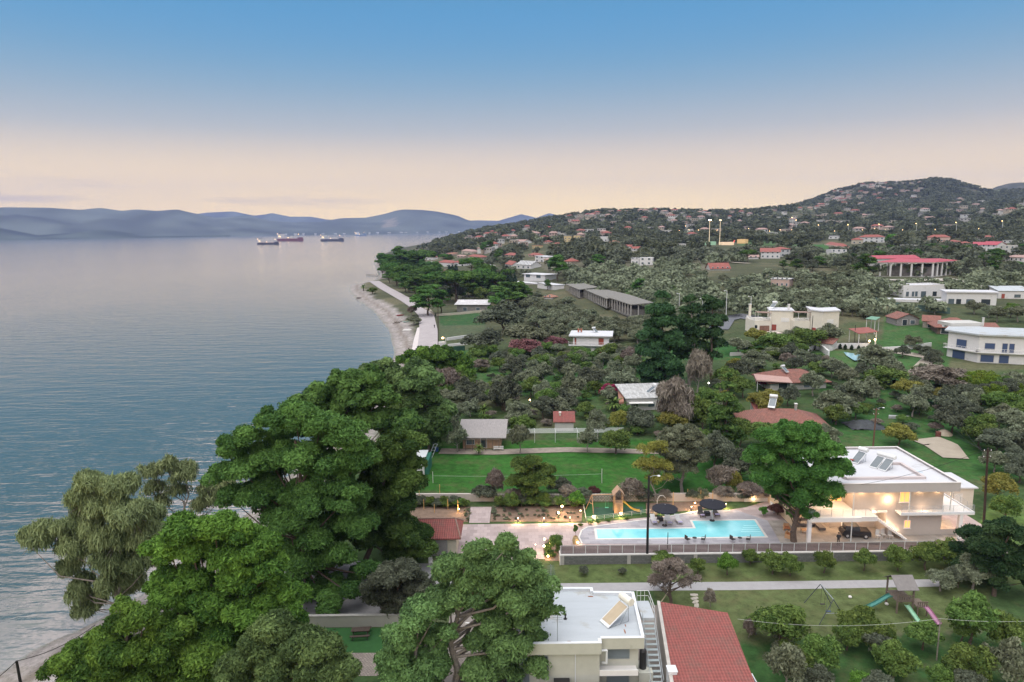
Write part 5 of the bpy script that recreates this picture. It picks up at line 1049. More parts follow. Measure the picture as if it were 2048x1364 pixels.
# e: blue shuttered house
t = PB('blue_shuttered_house', 'white two storey house with deep blue shutters and wrapping balconies at the right edge', [(1893,712),(1954,725),(2080,731)], 14, 6, wall=WHITE, top=662, over=.9, slab=.4, roof=GREYROOF,
   wins=[(0,.30,.62,3.3,5.4,BLUE),(1,.10,.26,3.6,5.2,BLUE),(1,.38,.46,3.0,5.3,BLUE),(1,.49,.57,3.0,5.3,BLUE),(0,.2,.6,.2,2.3,BLUE),(1,.05,.26,.3,2.1,BLUE),(1,.35,.5,.2,2.2,BLUE)], balc=[(0,2.9,-.05,1.05,1.1),(1,2.9,-.05,1.0,1.1)])
chimney(t, 4.5, 9, 7, 1.4, .9); chimney(t, 16, 10, 7, 2.2, .4)
mb = MB(); mb.box(3,12,4,10,0,.9); o = mb.build('roof_room', GREYW, t); o.location = (1,1.5,zat(t.location.x,t.location.y,662)-t.location.z+.4)
# n: white modern villa
PB('white_villa', 'long white modern villa with tall windows beyond the olive grove, left half', [(1806,595),(1889,594)], 9, 5, top=573, over=.2, rt='parapet', wins=[(0,.06,.13,.6,2.6,GLASS),(0,.2,.26,.6,2.6,GLASS),(0,.28,.34,.6,2.6,GLASS),(0,.42,.54,.2,2.6,GLASS),(0,.7,.8,.5,2.4,DARKG)], frames=False)
PB('white_villa', 'low white pergola wing with square openings, right half of the white modern villa', [(1892,607),(1992,611)], 8, 3, top=585, over=.6, slab=.5, wins=[(0,.04,.16,.3,2.2,GLASS),(0,.2,.3,.3,2.2,DARKG),(0,.4,.55,.3,2.2,GLASS),(0,.7,.88,.2,2.3,DARKG)])
PB('terrace_wall', 'white terrace platform in front of the white modern villa', [(1779,603),(1890,606)], 6, 1.0, rt='flat', over=.05, slab=.08, cat='terrace')
PB('grey_roof_house', 'low white house with a grey sheet roof at the right edge past the villa', [(1996,597),(2060,598)], 8, 3, top=582, roof=GREYROOF, rt='shed', rise=1.2, wins=[(0,.1,.2,.2,2,REDSH),(0,.5,.7,.5,1.8,GLASS)])
# o: red roof cottages
PB('red_roofed_cottage', 'stone cottage with a red roof and arched porch, left end of the cottage row', [(1793,652),(1838,650)], 7, 3, top=637, wall=STONEG, roof=TILEO, rt='gablef', rise=1.6, wins=[(0,.25,.45,.2,2.1,DARKG),(0,.6,.8,.6,1.9,GLASS)])
PB('red_roofed_cottage', 'small stone cottage with a red roof in the middle of the cottage row', [(1845,655),(1878,657)], 6, 3, top=641, wall=STONE, roof=TILEO, rt='gable', rise=1.5, wins=[(0,.3,.5,.2,2.0,DARKG)])
PB('red_roofed_barn', 'open timber barn with a wide red roof, right end of the cottage row', [(1874,668),(1950,670)], 8, 3, top=652, wall=mat('dark_timber_wall', (.14,.10,.08), .9, .2, 2), roof=TILEO, rt='hip', rise=2.3, over=1.0, wins=[(0,.1,.35,.2,2.1,DARKG)])
PB('red_roofed_annex', 'low red tiled roof running behind the blue shuttered house', [(1953,662),(1998,662)], 6, 2.4, top=656, wall=GREYW, roof=TILEO, rt='gable', rise=1.3)
# u, v, w: houses among the olives
t = PB('red_roofed_house', 'white bungalow with a weathered red hip roof and a pink terrace canopy', [(1540,782),(1652,776)], 8.5, 3, top=763, wall=GREYW, roof=TILEO, rt='hip', rise=2.0, over=.9, wins=[(0,.15,.3,.2,2,DARKG),(0,.6,.7,.7,1.8,BLUEGREY)])
MB().prism([(-3.6,-.6),(4.2,-2.6),(4.4,.6),(-2.6,4)], 2.5, [2.9,2.5,3.2,3.3]).build('terrace_canopy', mat('pink_canopy', (.42,.27,.24), .9, .08, 1.5), t)
for x, y in ((-3.2,-.4),(3.9,-2.3)): MB().tube((x,y,-.3),(x,y,2.6),.07).build('canopy_post', WHITE, t)
solar((t.location.x+4.6, t.location.y+3.2, t.location.z+3.9), R(20), 1, label='solar heater on the weathered hip roof with the pink canopy', s=.9)
t = PB('red_roofed_house', 'sprawling bungalow with a faded red roof half hidden behind the round pine', [(1492,868),(1655,872)], 9.5, 3, top=850, wall=GREYW, roof=TILEO, rt='hip', rise=2.2, over=.9, wins=[(0,.1,.2,.2,2,DARKG)])
solar((t.location.x+6.4, t.location.y+4.2, t.location.z+4.2), R(-30), 1, label='solar heater with a white tank on the faded red roof behind the round pine', s=1.3)
chimney(t, 10.5, 3, 3.6, 1.4, .4, CONC)
PB('red_tiled_annex', 'small red tiled annex behind the slender green conifer', [(1513,838),(1541,838)], 5, 3, top=824, wall=GREYW, roof=TILE, rt='shed', rise=1.4)
t = PB('patched_roof_house', 'white bungalow with a patched grey flat roof and a warm porch lamp', [(1254,822),(1338,818)], 9, 3, top=797, wall=GREYW, roof=SLATE, rt='shed', rise=.8, over=.5, wins=[(0,.1,.25,.2,2.0,DARKG),(0,.5,.65,.8,1.8,GLASS)])
MB().prism([(-1.9,-1.2),(-.9,-1.2),(.2,8),(-.8,8)], 1.9, [2.2,2.5,2.9,2.6]).build('tiled_strip', ORR, t); MB().box(.3,5.5,-1.3,-.003,1.9,2.05).build('porch_roof', CREAMW, t)
solar((t.location.x+5.9, t.location.y+4.0, t.location.z+3.0), R(-70), 1, label='solar heater on the patched grey roof', s=1.2)
for px, py, e, lab in ((1328,794,60,'warm porch lamp glowing on the patched roof bungalow'),(1060,800,14,'warm garden lamp glowing between the dark olive and the bare shrubs'),(1417,766,30,'white lamp shining at the foot of the tall dark conifers')):
    p = G(px, py+18); p.z = zat(p.x, p.y, py); t = thing('garden_lamp', lab, 'lamp', (p.x,p.y,float(H(p.x,p.y)))); hh = p.z-float(H(p.x,p.y)); MB().ball((0,0,hh),.16).build('bulb', BULB if e != 30 else WHL, t); MB().tube((0,0,-.2),(0,0,hh-.15),.035).build('post', STEEL, t); light((p.x,p.y-.3,p.z+.1), e*1.5, (1,.7,.4) if e != 30 else (1,.95,.85), .15)
# hut with the reed roof
t = PB('reed_roofed_hut', 'timber hut with a low brown reed mat roof beside the pipe pergola', [(926,897),(1002,897)], 6.0, 2.3, wall=mat('warm_plank_wall', (.42,.27,.18), .9, .2, 2, stretch=(6,1,1)), roof=REED, rt='shed', rise=.9, over=1.0, wins=[(0,.48,.62,.25,1.9,DARKG),(0,.1,.3,.8,1.7,GLASS)])
mb = MB()
for k in range(7): x = -.6+k*1.2; mb.tube((x,-1.4,-.1),(x,-1.4,2.0),.06,.06,5)
mb.tube((-.7,-1.4,2.05),(6.8,-1.4,2.05),.06,.06,5); mb.build('porch_frame', WOODG, t)
t = PB('tiled_oven_hut', 'little red tiled garden hut with a stub chimney among the olives', [(1110,862),(1147,862)], 2.6, 1.9, wall=GREYW, roof=TILE, rt='shed', rise=1.0, over=.35); chimney(t, 1.1, 1.6, 2.4, .9, .35, mat('cream_flue', (.55,.52,.42), .9))
# stone house on the shore road
t = PB('stone_house', 'grey stone bungalow with white framed windows and a pale sloping roof by the shore road', [(914,624),(976,622)], 9, 3.1, top=609, wall=STONEG, roof=mat('pale_grey_sheet_roof', (.52,.50,.51), .8, .12, .5, stretch=(4,.6,1), dirt=((.70,.70,.72), .25, .52)), rt='shed', rise=1.0, over=1.1, wins=[(0,.20,.32,.6,2.3,GLASS),(0,.62,.74,.7,2.2,GLASS)])
chimney(t, 0, 7, 3, 2.0, .5, CREAMW)
# g: white two storey house with long white wings
PB('white_house', 'white two storey house with a thin flat roof rising behind low white wings', [(1048,564),(1090,563)], 10, 6, top=548, over=1.0, slab=.3, wins=[(0,.1,.3,3.2,5,GLASS),(0,.6,.8,3.2,5,GLASS)])
PB('white_wing', 'long low white building in front of the thin roofed white house', [(1010,569),(1073,569)], 6, 3, top=563, over=.3)
PB('white_wing', 'low white building with a curved end right of the thin roofed white house', [(1075,576),(1110,580)], 6, 3, top=566, over=.3)
HS = [ # x0,y0(base) x1,y1(base) top(eaves) depth m, wall, roof, type, rise, label
 (877,533,903,533,524,9,'W','R','hip',2.2,'long white house with a red roof, leftmost by the shore trees'),(909,532,931,532,524,8,'W','R','hip',2.0,'white house with a red roof second from the shore trees'),(856,532,875,533,524,8,'W','W','flat',0,'flat roofed white house among the shore trees'),
 (1011,533,1024,533,527,7,'W','R','gable',2.6,'steep red roofed house left of the checkered trellis roof'),(1033,537,1062,538,528,9,'W','C','gable',2.6,'white house with a checkered black and white roof'),(969,536,980,536,530,5,'W','W','flat',0,'small white box house behind the cypresses'),
 (1057,513,1071,513,509,8,'P','R','hip',1.8,'red roofed house left of the tall white block'),(1070,524,1089,524,512,9,'W','W','flat',0,'tall plain white block among the red roofs'),(1088,526,1097,526,518,6,'Y','P','hip',1,'narrow cream house right of the plain white block'),
 (1009,514,1031,514,509,9,'S','R','hip',2,'broad red roofed house above the checkered roof'),(936,517,960,517,512,9,'S','R','hip',2,'low broad red hip roof above the round green pine'),(923,508,944,508,501,9,'S','P','hip',2,'stone coloured house with a faded pink roof'),
 (893,511,906,511,507,7,'P','O','shed',1,'orange roofed hut in the shore wood'),(850,520,864,520,513,8,'W','R','hip',1.6,'white and red house at the edge of the shore wood'),(914,515,928,515,511,7,'P','P','gable',1,'small house with a pinkish roof'),
 (1026,488,1048,488,482,10,'W','P','gable',2,'large white house on the lower headland'),(1064,497,1074,497,491,7,'Y','O','flat',0,'small yellow cube house on the slope'),(1087,487,1096,487,483,7,'P','R','hip',1.5,'red roofed cube house on the slope'),
 (1101,495,1117,495,489,8,'P','R','hip',2,'wide red roof on the slope left of the concrete frames'),(1129,529,1141,529,522,8,'S','R','hip',2,'red roofed house behind the tall green tree'),(1080,477,1090,477,473,8,'W','R','hip',1.6,'white house with red roof high on the headland'),
 (1013,473,1025,473,468,8,'G','G','flat',0,'grey boxy building by the far shore'),(1051,467,1063,467,463,8,'P','P','hip',1.5,'pink house near the far shore'),(888,547,903,547,540,7,'W','R','hip',1,'white house with a small red roof in the shore wood'),
 (912,552,923,552,546,6,'W','W','flat',0,'small white cube in the shore wood'),(927,567,941,563,553,6,'W','W','flat',0,'narrow white stepped house in the shore wood'),(1088,598,1104,598,593,5,'W','O','hip',1.2,'tiny orange roofed hut at the grove corner'),
 (1262,529,1278,529,517,8,'W','W','flat',0,'white box with a roof deck beside the boat shaped house'),(1279,531,1305,530,517,9,'W','W','parapet',0,'white boat shaped house with a red edged roof'),(1421,541,1460,541,537,9,'G','R','gable',3,'open shed with a bright red gable roof in the grove'),
 (1521,517,1560,517,504,10,'W','R','shed',2.2,'long white house with a red front roof'),(1561,514,1580,513,498,10,'W','R','hip',1.4,'taller white house beside the long red front roof'),(1497,518,1517,518,514,7,'W','P','shed',1,'small red and white house below the long red front roof'),
 (1218,490,1241,490,485,9,'S','O','hip',2,'orange hip roofed house left of the sports fences'),(1243,497,1262,497,493,8,'W','R','gable',1.6,'red roofed house left of the sports fences'),(1265,502,1283,502,497,8,'W','R','gable',1.6,'white gabled red house beside the sports fences'),
 (1199,483,1216,483,474,8,'W','W','parapet',0,'white building with dark openings on the flats'),(1147,482,1161,482,471,9,'Y','G','flat',0,'yellow block third of three on the flats'),(1128,484,1142,484,472,9,'Y','G','flat',0,'yellow block second of three on the flats'),
 (1358,494,1372,494,488,7,'W','G','flat',0,'small white building beside the sports ground'),(1541,574,1578,576,558,7,'P','G','flat',0,'small unfinished house with a wide concrete slab roof in the grove'),
 (1669,490,1700,498,488,9,'P','R','hip',2.2,'pink house with a red hip roof above the white cube'),(1662,513,1693,513,501,8,'W','G','parapet',0,'white cube house with a grey side wall'),(1703,488,1726,488,479,8,'S','R','hip',1.6,'red roofed house left of the long colonnaded one'),
 (1727,485,1769,485,474,9,'W','R','hip',2.2,'long white colonnaded house with a red hip roof'),(1856,484,1900,484,474,9,'P','R','hip',2.2,'long pink house with a red hip roof'),(1657,478,1677,478,472,6,'W','W','flat',0,'flat white house left of the colonnaded one'),
 (1800,496,1820,497,490,7,'W','G','flat',0,'white house in the trees beyond the pavilion'),(1902,489,1922,489,483,8,'P','R','hip',1.4,'red roofed house right of the long pink one'),(1925,492,1943,492,486,8,'P','R','hip',1.4,'red roofed house above the lit road bend'),
 (1947,497,1968,497,490,8,'W','K','shed',2,'crimson sheet roofed barn above the lit road bend'),(1962,502,1992,503,489,10,'W','K','gable',2.4,'white barn with a red metal roof at the right'),(1997,505,2030,506,492,10,'G','G','parapet',0,'grey unfinished block at the right edge'),
 (1968,480,1990,480,474,8,'W','R','hip',1.6,'red roofed white house at the foot of the bare slope'),(2005,486,2046,487,481,9,'W','G','flat',0,'long pale flat roofed house at the right edge'),(2010,522,2046,524,514,8,'W','P','shed',1,'low white house with a pale roof at the right edge')]
WM = dict(W=WHITE, P=PINK, S=SANDR, Y=YEL, G=GREYW); RM_ = dict(W=ROOFW, R=REDR, P=PINKR, O=ORR, G=GREYR2, K=CRIM, C=None)
def checker():
    m, t, n, l, b = newmat('checkered_roof'); tcn = n.new('ShaderNodeTexCoord'); c = n.new('ShaderNodeTexChecker'); c.inputs['Scale'].default_value = 1.1; l.new(tcn.outputs['UV'], c.inputs[0]); c.inputs[1].default_value = (.7,.7,.7,1); c.inputs[2].default_value = (.03,.03,.03,1); l.new(c.outputs[0], b.inputs['Base Color']); return m
RM_['C'] = checker()
for i, (x0, y0, x1, y1, tp, d, w, r, rt, rise, lab) in enumerate(HS):
    rr = random.Random(i); nw = max(2, min(5, int((x1-x0)/9)))
    ws = [(0, (k+.3)/nw, (k+.62)/nw, .9, 2.1, GLASS if rr.random() < .8 else DARKG) for k in range(nw)]
    if y0-tp > 10: ws += [(0, (k+.3)/nw, (k+.62)/nw, 3.6, 4.8, GLASS) for k in range(nw)]
    PB('house', lab, [(x0,y0),(x1,y1)], d, 3, WM[w], RM_[r], rt, over=.5 if rt != 'flat' else .3, top=tp, wins=ws, rise=rise, dmin=110)
# pavilion with a red roof and white columns
def pavilion():
    P = [G(1759,553), G(1864,555), G(1908,549)]; t = thing('market_hall', 'open hall with a wide red sheet roof on tall white columns', 'building', P[0]); A = P[0]; h = zat(A.x, A.y, 526)-A.z
    L_ = [(p.x-A.x, p.y-A.y) for p in P]; bk = (L_[2][0]-L_[1][0]+L_[0][0], L_[2][1]-L_[1][1]+L_[0][1]); FP = [L_[0], L_[1], L_[2], bk]
    q = offset_poly(FP, 1.2); MB().prism(offset_poly(FP, 1.0), h, h+.5).build('eaves', WHITE, t); c = [(sum(p[0] for p in q)/4), (sum(p[1] for p in q)/4)]
    m1 = ((q[0][0]+q[3][0])/2*.75+c[0]*.25, (q[0][1]+q[3][1])/2*.75+c[1]*.25); m2 = ((q[1][0]+q[2][0])/2*.75+c[0]*.25, (q[1][1]+q[2][1])/2*.75+c[1]*.25); e = h+.51; rg = h+1.9
    uvroof('roof', [[(*q[0],e),(*q[1],e),(*m2,rg),(*m1,rg)], [(*q[1],e),(*q[2],e),(*m2,rg)], [(*q[2],e),(*q[3],e),(*m1,rg),(*m2,rg)], [(*q[3],e),(*q[0],e),(*m1,rg)]], CRIM, t)
    MB().prism(offset_poly(FP, .6), -2, .15).build('floor', CONC, t); MB().prism([(FP[0][0]*.75+FP[3][0]*.25+1, FP[0][1]*.75+FP[3][1]*.25+1), (FP[1][0]*.75+FP[2][0]*.25-3, FP[1][1]*.75+FP[2][1]*.25), (FP[1][0]*.2+FP[2][0]*.8-3, FP[1][1]*.2+FP[2][1]*.8), (FP[0][0]*.2+FP[3][0]*.8+1, FP[0][1]*.2+FP[3][1]*.8)], .15, h*.72).build('inner_block', mat('dark_inner_wall', (.22,.20,.19), .9, .4, .4), t)  # inner block is a mottled dark grey
    for (a, b, n_) in ((FP[0],FP[1],5),(FP[1],FP[2],5),(FP[3],FP[0],3)):
        for k in range(n_): x, y = a[0]+(b[0]-a[0])*k/n_, a[1]+(b[1]-a[1])*k/n_; MB().box(x-.35,x+.35,y-.35,y+.35,.151,h-.003).build('column', WHITE, t)
    keep(1745, 512, 1912, 556, A.y-2)
    PB('red_roofed_hall', 'second long crimson roof just behind the open columned hall', [(1752,534),(1838,532)], 12, 4, top=517, wall=GREYW, roof=CRIM, rt='gable', rise=1.6)
pavilion()
def skeleton(label, corners, rel, h=4.2, floors=1):
    """unfinished concrete frame: roof corners seen in the picture, lifted h above the ground they stand on"""
    g = G(*rel).z; P = [at(px, py, g+h) for px, py in corners]; A = P[0]; t = thing('concrete_frame', label, 'building', (A.x,A.y,g)); L_ = [(p.x-A.x,p.y-A.y) for p in P]
    MB().prism(L_, h-.35, h).build('roof_slab', CONCD, t); MB().prism(offset_poly(L_, -.3), -.4, .15).build('floor_slab', CONCD, t)
    for i in range(4):
        a, b = L_[i], L_[(i+1) % 4]; ln = math.hypot(b[0]-a[0], b[1]-a[1]); n_ = max(2, int(ln/3.6))
        for k in range(n_):
            x, y = a[0]+(b[0]-a[0])*k/n_, a[1]+(b[1]-a[1])*k/n_; cx, cy = sum(p[0] for p in L_)/4, sum(p[1] for p in L_)/4; x += (cx-x)*.04; y += (cy-y)*.04
            MB().box(x-.2,x+.2,y-.2,y+.2,.151 if True else 0,h-.353).build('column', CONC, t)
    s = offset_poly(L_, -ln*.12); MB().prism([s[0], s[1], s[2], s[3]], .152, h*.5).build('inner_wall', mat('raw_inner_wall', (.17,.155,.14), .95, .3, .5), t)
    pj = [proj(p.x, p.y, zz) for p in P for zz in (g, g+h)]; keep(min(a[0] for a in pj), min(a[1] for a in pj), max(a[0] for a in pj), max(a[1] for a in pj)-2, A.y-3); return t
skeleton('unfinished grey concrete frame, farthest of the three long ones in the grove', [(1131,568),(1158,579),(1198,574),(1166,566)], (1160,590))
skeleton('unfinished grey concrete frame, middle one of three in the grove', [(1169,579),(1213,597),(1262,590),(1210,578)], (1215,605))
skeleton('unfinished grey concrete frame, nearest and longest of three in the grove', [(1213,593),(1262,609),(1308,605),(1258,589)], (1262,622), 5.0)
# d: white garden with a pool, pavilion and lamps
t = thing('swimming_pool', 'pale blue pool with curved white coping in the white walled garden', 'pool', G(1700,713)); o_ = t.location; PQ = [(1686,704),(1722,703),(1728,712),(1722,722),(1708,722),(1692,712)]
W_ = [at(px,py,o_.z) for px,py in PQ]; L_ = [(p.x-o_.x,p.y-o_.y) for p in W_]; MB().prism(offset_poly(L_, .8), -.6, .2).build('coping', WHITE, t); MB().prism(L_, .201, .25).build('water', mat('pale_pool_water', (.30,.50,.56), .1, .05, .6), t); keep(1680,700,1728,722,o_.y)
def lowwall(name, label, pts, h, th=.3, m=WHITE, dmin=0, cat='wall', group=None):
    W_ = [G(px, py, dmin) for px, py in pts]; t = thing(name, label, cat, W_[0], 0, group)
    for a, b in zip(W_[:-1], W_[1:]):
        v_ = Vector((b.x-a.x, b.y-a.y)).normalized(); n3 = Vector((-v_.y, v_.x))*th/2; ox, oy, oz = W_[0]
        MB().prism([(a.x-ox-n3.x,a.y-oy-n3.y),(b.x-ox-n3.x,b.y-oy-n3.y),(b.x-ox+n3.x,b.y-oy+n3.y),(a.x-ox+n3.x,a.y-oy+n3.y)], [min(a.z,b.z)-oz-1]*4, [a.z-oz+h,b.z-oz+h,b.z-oz+h,a.z-oz+h]).build('wall', m, t)
    return t
lowwall('garden_wall', 'white wall with small cypresses in front, behind the pale blue pool', [(1662,697),(1700,697),(1738,697)], 1.6)
lowwall('garden_wall', 'long low white wall with square piers right of the two lamps', [(1755,703),(1800,701),(1862,693)], 1.2)
lowwall('garden_wall', 'white curving garden wall stepping down left of the pale blue pool', [(1616,708),(1630,694),(1645,703),(1657,713)], 1.7, .5)
lowwall('garden_wall', 'white arched wall with a bell gable among the bare trees', [(1829,752),(1850,747),(1890,753)], 1.5, .5)
PB('red_roofed_porch', 'little white pool house with a red shed roof behind the curving wall', [(1631,699),(1663,702)], 4, 2.1, wall=WHITE, roof=TILEO, rt='shed', rise=.9)
def openroof(label, pts, h, m, name='open_shed', cat='shed', posts=WHITE):
    g = G(*pts[0][:2]).z; W_ = [at(px, py, g+h) for px, py in pts]; A = W_[0]; t = thing(name, label, cat, (A.x,A.y,g)); L_ = [(p.x-A.x,p.y-A.y) for p in W_]
    MB().prism(L_, [h-.12+.3*(i>1) for i in range(4)], [h+.3*(i>1) for i in range(4)]).build('roof', m, t)
    for i, (x, y) in enumerate(offset_poly(L_, -.35)): zz = float(H(A.x+x, A.y+y))-g; MB().tube((x,y,zz-.4),(x,y,h-.1+.25*(i>1)),.1,.1,6).build('post', posts, t)
    pj = [proj(p.x, p.y, g+zz) for p in W_ for zz in (.5, h)]; keep(min(a[0] for a in pj), min(a[1] for a in pj), max(a[0] for a in pj), max(a[1] for a in pj), A.y-1); return t
openroof('open shelter with a red roof on posts above the white garden', [(1697,657),(1717,667),(1756,665),(1736,656)][::1], 2.8, REDR)
openroof('green pipe pergola with a light canopy behind the white garden', [(1731,637),(1752,640),(1761,636),(1742,634)], 3, mat('green_netting', (.16,.30,.22), .9, .1, 1))
for px, py, lab in ((1737.5,682,'left one of two glowing globe lamps at the white garden gate'),(1749,679,'right one of two glowing globe lamps at the white garden gate')):
    p = G(px, py+17); z = zat(p.x,p.y,py); t = thing('globe_lamp', lab, 'lamp', p); hh = z-p.z; MB().ball((0,0,hh),.28).build('globe', FARL, t); MB().tube((0,0,-.3),(0,0,hh-.25),.06).build('post', WHITE, t); light((p.x,p.y-.5,z+.3), 150, (1,.75,.45), .25)
# ================================================================ roads and tracks
strip('coast_road', [(858,712),(856,690),(857,660),(853,632),(838,617),(815,602),(790,588),(768,576),(748,563)], [7.5,7,7.5,8], ROADM, lift=.06)
strip('concrete_apron', [(836,712),(838,680),(842,655)], [5,4,3], mat('pale_apron', (.55,.50,.49), .9, .08, .4), lift=.03)
strip('asphalt_road', [(1436,660),(1450,640),(1480,632),(1520,640)], [7,7], ASPH, lift=.12)
strip('dirt_track', [(880,903),(990,905),(1130,900),(1260,903),(1400,906)], [3,2.4], mat('stony_track', (.26,.22,.185), .95, .25, 1), lift=.03)
strip('garden_track', [(1735,697),(1800,706),(1862,716),(1830,745)], [3,4,3], DIRTR, lift=.06)
strip('access_road', [(1925,545),(1940,528),(1938,515),(1930,503),(1945,497)], [6,7,7], mat('light_track', (.40,.36,.32), .95, .1, .3), lift=.2)
strip('main_road', [(1440,470),(1560,467),(1640,470),(1760,468),(1900,466),(2040,466)], [9,9], mat('distant_asphalt', (.17,.17,.175), .95, .1, .2), lift=.4, dmin=300)
strip('farm_track', [(1215,516),(1330,514),(1420,522),(1500,528)], [5,5], DIRTR, lift=.2)
strip('farm_track', [(1735,560),(1820,562),(1900,560),(1945,572),(2040,575)], [5,9,6], mat('pale_rubble_track', (.40,.37,.33), .95, .25, .25), lift=.15)
sheet('dirt_ramp', [at(*p, 4.2) for p in ((1832,880),(1900,879),(1955,925),(1905,925))], 0, DIRTR) if False else strip('dirt_ramp', [(1850,878),(1880,890),(1912,918)], [6,6,4], mat('sandy_ramp', (.36,.31,.25), .95, .1, .5), lift=.08)
lowwall('road_wall', 'pale stone wall along the inner side of the shore road', [(840,612),(852,618),(868,631)], 1.3, .5, SANDR)
lowwall('field_wall', 'cream wall between the stone house and the small green meadow', [(873,632),(920,629),(976,623)], 1.0, .5, SANDR)
lowwall('gate_wall', 'short white walls and gate at the road end of the small meadow', [(894,681),(944,674)], 1.0, .5)
lowwall('gate_wall', 'lower white garden wall parallel to the meadow gate wall', [(896,693),(935,689)], .8, .4)
lowwall('green_fence', 'dark green screen fence beside the small bright lawn', [(890,704),(930,701)], 1.6, .2, mat('green_screen', (.03,.08,.06), .8, .2, 1), cat='fence')
lowwall('gate_house', 'small white gate pier block by the shore road', [(878,697),(890,696)], 2.2, 1.2)
lowwall('mesh_fence', 'green mesh fence left of the white modern villa', [(1663,598),(1700,603),(1740,606)], 2.2, .15, mat('mesh_green', (.10,.16,.14), .9, .2, 1), cat='fence')
lowwall('mesh_fence', 'green mesh fence below the white modern villa', [(1745,605),(1800,618),(1900,628)], 2.2, .15, mat('mesh_green2', (.10,.16,.14), .9, .2, 1), cat='fence')
lowwall('grove_wall', 'low grey wall beyond the tall conifers across the green strip', [(1460,712),(1530,707)], 1.0, .4, GREYW)
# ================================================================ poles, wires
def upole(label, base, top, r=.17, m=POLEW, arm=True, lamp=False, ztop=None):
    p = G(*base); z = zat(p.x, p.y, top[1])-p.z; dx = (at(top[0],top[1],0)-at(base[0],base[1],0)).x*0; t = thing('utility_pole', label, 'pole', p)
    d = atd(top[0], top[1], 1.0); k = p.y/d.y; xt = d.x*k-p.x; MB().tube((0,0,-.8),(xt,0,z),r,r*.68,9).build('pole', m, t)
    if arm:
        for k in range(2): mb = MB().box(xt-.5,xt+.5,-.05,.05,z-.35-.8*k,z-.27-.8*k).build('crossarm', m, t); [MB().tube((xt+q,0,z-.27-.8*k),(xt+q,0,z-.12-.8*k),.05,.04,6).build('insulator', PALE, t) for q in (-.42,.42)]
    if lamp: MB().path([(xt,0,z-.2),(xt+.5,-.1,z+.1),(xt+.9,-.2,z+.1)],.035).build('lamp_arm', STEEL, t); MB().ball((xt+1.1,-.2,z+.08),.2,8,6,.5).build('lamp_head', PALE, t)
    t['tip'] = (p.x+xt, p.y, p.z+z); return t
p1_ = upole('black pole standing before the grey retaining wall, left of the pool umbrellas', (1294,1126), (1298,952), .17, POLEB, False, True)
p2_ = upole('brown wooden pole with insulators at the right end of the villa', (1966,1084), (1976,897), .17, POLEW)
p3_ = upole('brown wooden pole with a lamp bracket behind the villa roof', (1745,905), (1753,816), .15, mat('brown_pole', (.16,.085,.06), .85, .2, 4), True, True)
p4_ = upole('short dark pole by the pebble beach in the bottom left corner', (52,1420), (33,1322), .15, POLEB, False)
p5_ = upole('weathered thin post holding the wire over the playground lawn', (1873,1320), (1881,1237), .07, GREYBARK, False)
p6_ = upole('brown pole at the edge of the shore road beside the small meadow', (876,702), (876,606), .14, POLEW, False)
p7_ = upole('dark pole beside the right cream house', (1622,678), (1626,631), .13, POLEB, False)
p8_ = upole('dark pole in front of the red roofed open shelter', (1709,690), (1711,650), .1, POLEB, False)
p9_ = upole('bare dark pole among the olives right of the cream houses', (1727,635), (1728,607), .1, POLEB, False)
p10 = upole('black post beside the pool fence between pole and garden chairs', (1335,1098), (1336,1065), .06, POLEB, False)
def wire(label, a, b, sag=.6, r=.02, m=POLEB):
    a, b = Vector(a), Vector(b); P = []
    for k in range(13): t_ = k/12; q = a.lerp(b, t_); q.z -= sag*4*t_*(1-t_); P.append(tuple(q))
    tag(MB().path(P, r, 4).build('overhead_wire', m), label, 'wire')
tip = lambda t: Vector(t['tip'])
wire('cable from the villa roof corner up to the brown pole on the right', (VX+3.2, VY+.7, Z0+RT), tip(p2_), .5)
for k in range(3): wire(['uppermost','middle','lowest'][k]+' of three fine wires running back from the brown pole right of the villa', tip(p2_)-Vector((0,0,.3*k+.3)), atd(1850+30*k, 820, 150), 1.0, .018)
wire('black cable climbing from the short beach pole to the shore trees', tip(p4_), atd(190, 1250, 66), .5, .03)
wire('black cable leaving the picture from the short beach pole', tip(p4_), atd(-60, 1392, 50), .2, .03)
WHW = mat('pale_wire', (.5,.52,.48), .7)
wire('pale wire over the playground lawn left of the weathered post', tip(p5_), atd(1475, 1238, 62), .7, .012, WHW); wire('pale wire over the fruit trees right of the weathered post', tip(p5_), atd(2080, 1241, 62), .2, .012, WHW)
for t in (p1_,p2_,p3_,p4_,p5_,p6_,p7_,p8_,p9_,p10): del t['tip']
# leaning thin timber beside the bare tree
tag(MB().tube(tuple(at(1318,1210,Z0)), tuple(Vector(at(1352,1130,Z0))+Vector((-.3,-6,3.2))), .06, .04).build('leaning_pole', mat('pale_stick', (.42,.36,.26), .9, .1, 3)), 'long pale stick leaning between the bare tree and the pool fence', 'pole')
# field posts with a string
for px, py, tp, lab in ((866,966,944,'white post with a string in the left of the bright green field'),(1203.6,966,938,'thin white post at the right of the bright green field')):
    p = G(px,py); t = thing('field_post', lab, 'post', p); z = zat(p.x,p.y,tp)-p.z; MB().tube((0,0,-.3),(0,0,z),.045,.045,6).build('post', CURB, t); MB().ball((0,0,z),.06).build('cap', CURB, t)
a = G(866,966); b = G(1203.6,966); wire('pale string crossing the bright green field between two white posts', (a.x,a.y,a.z+1.2), (b.x,b.y,b.z+1.5), .2, .015, WHW)
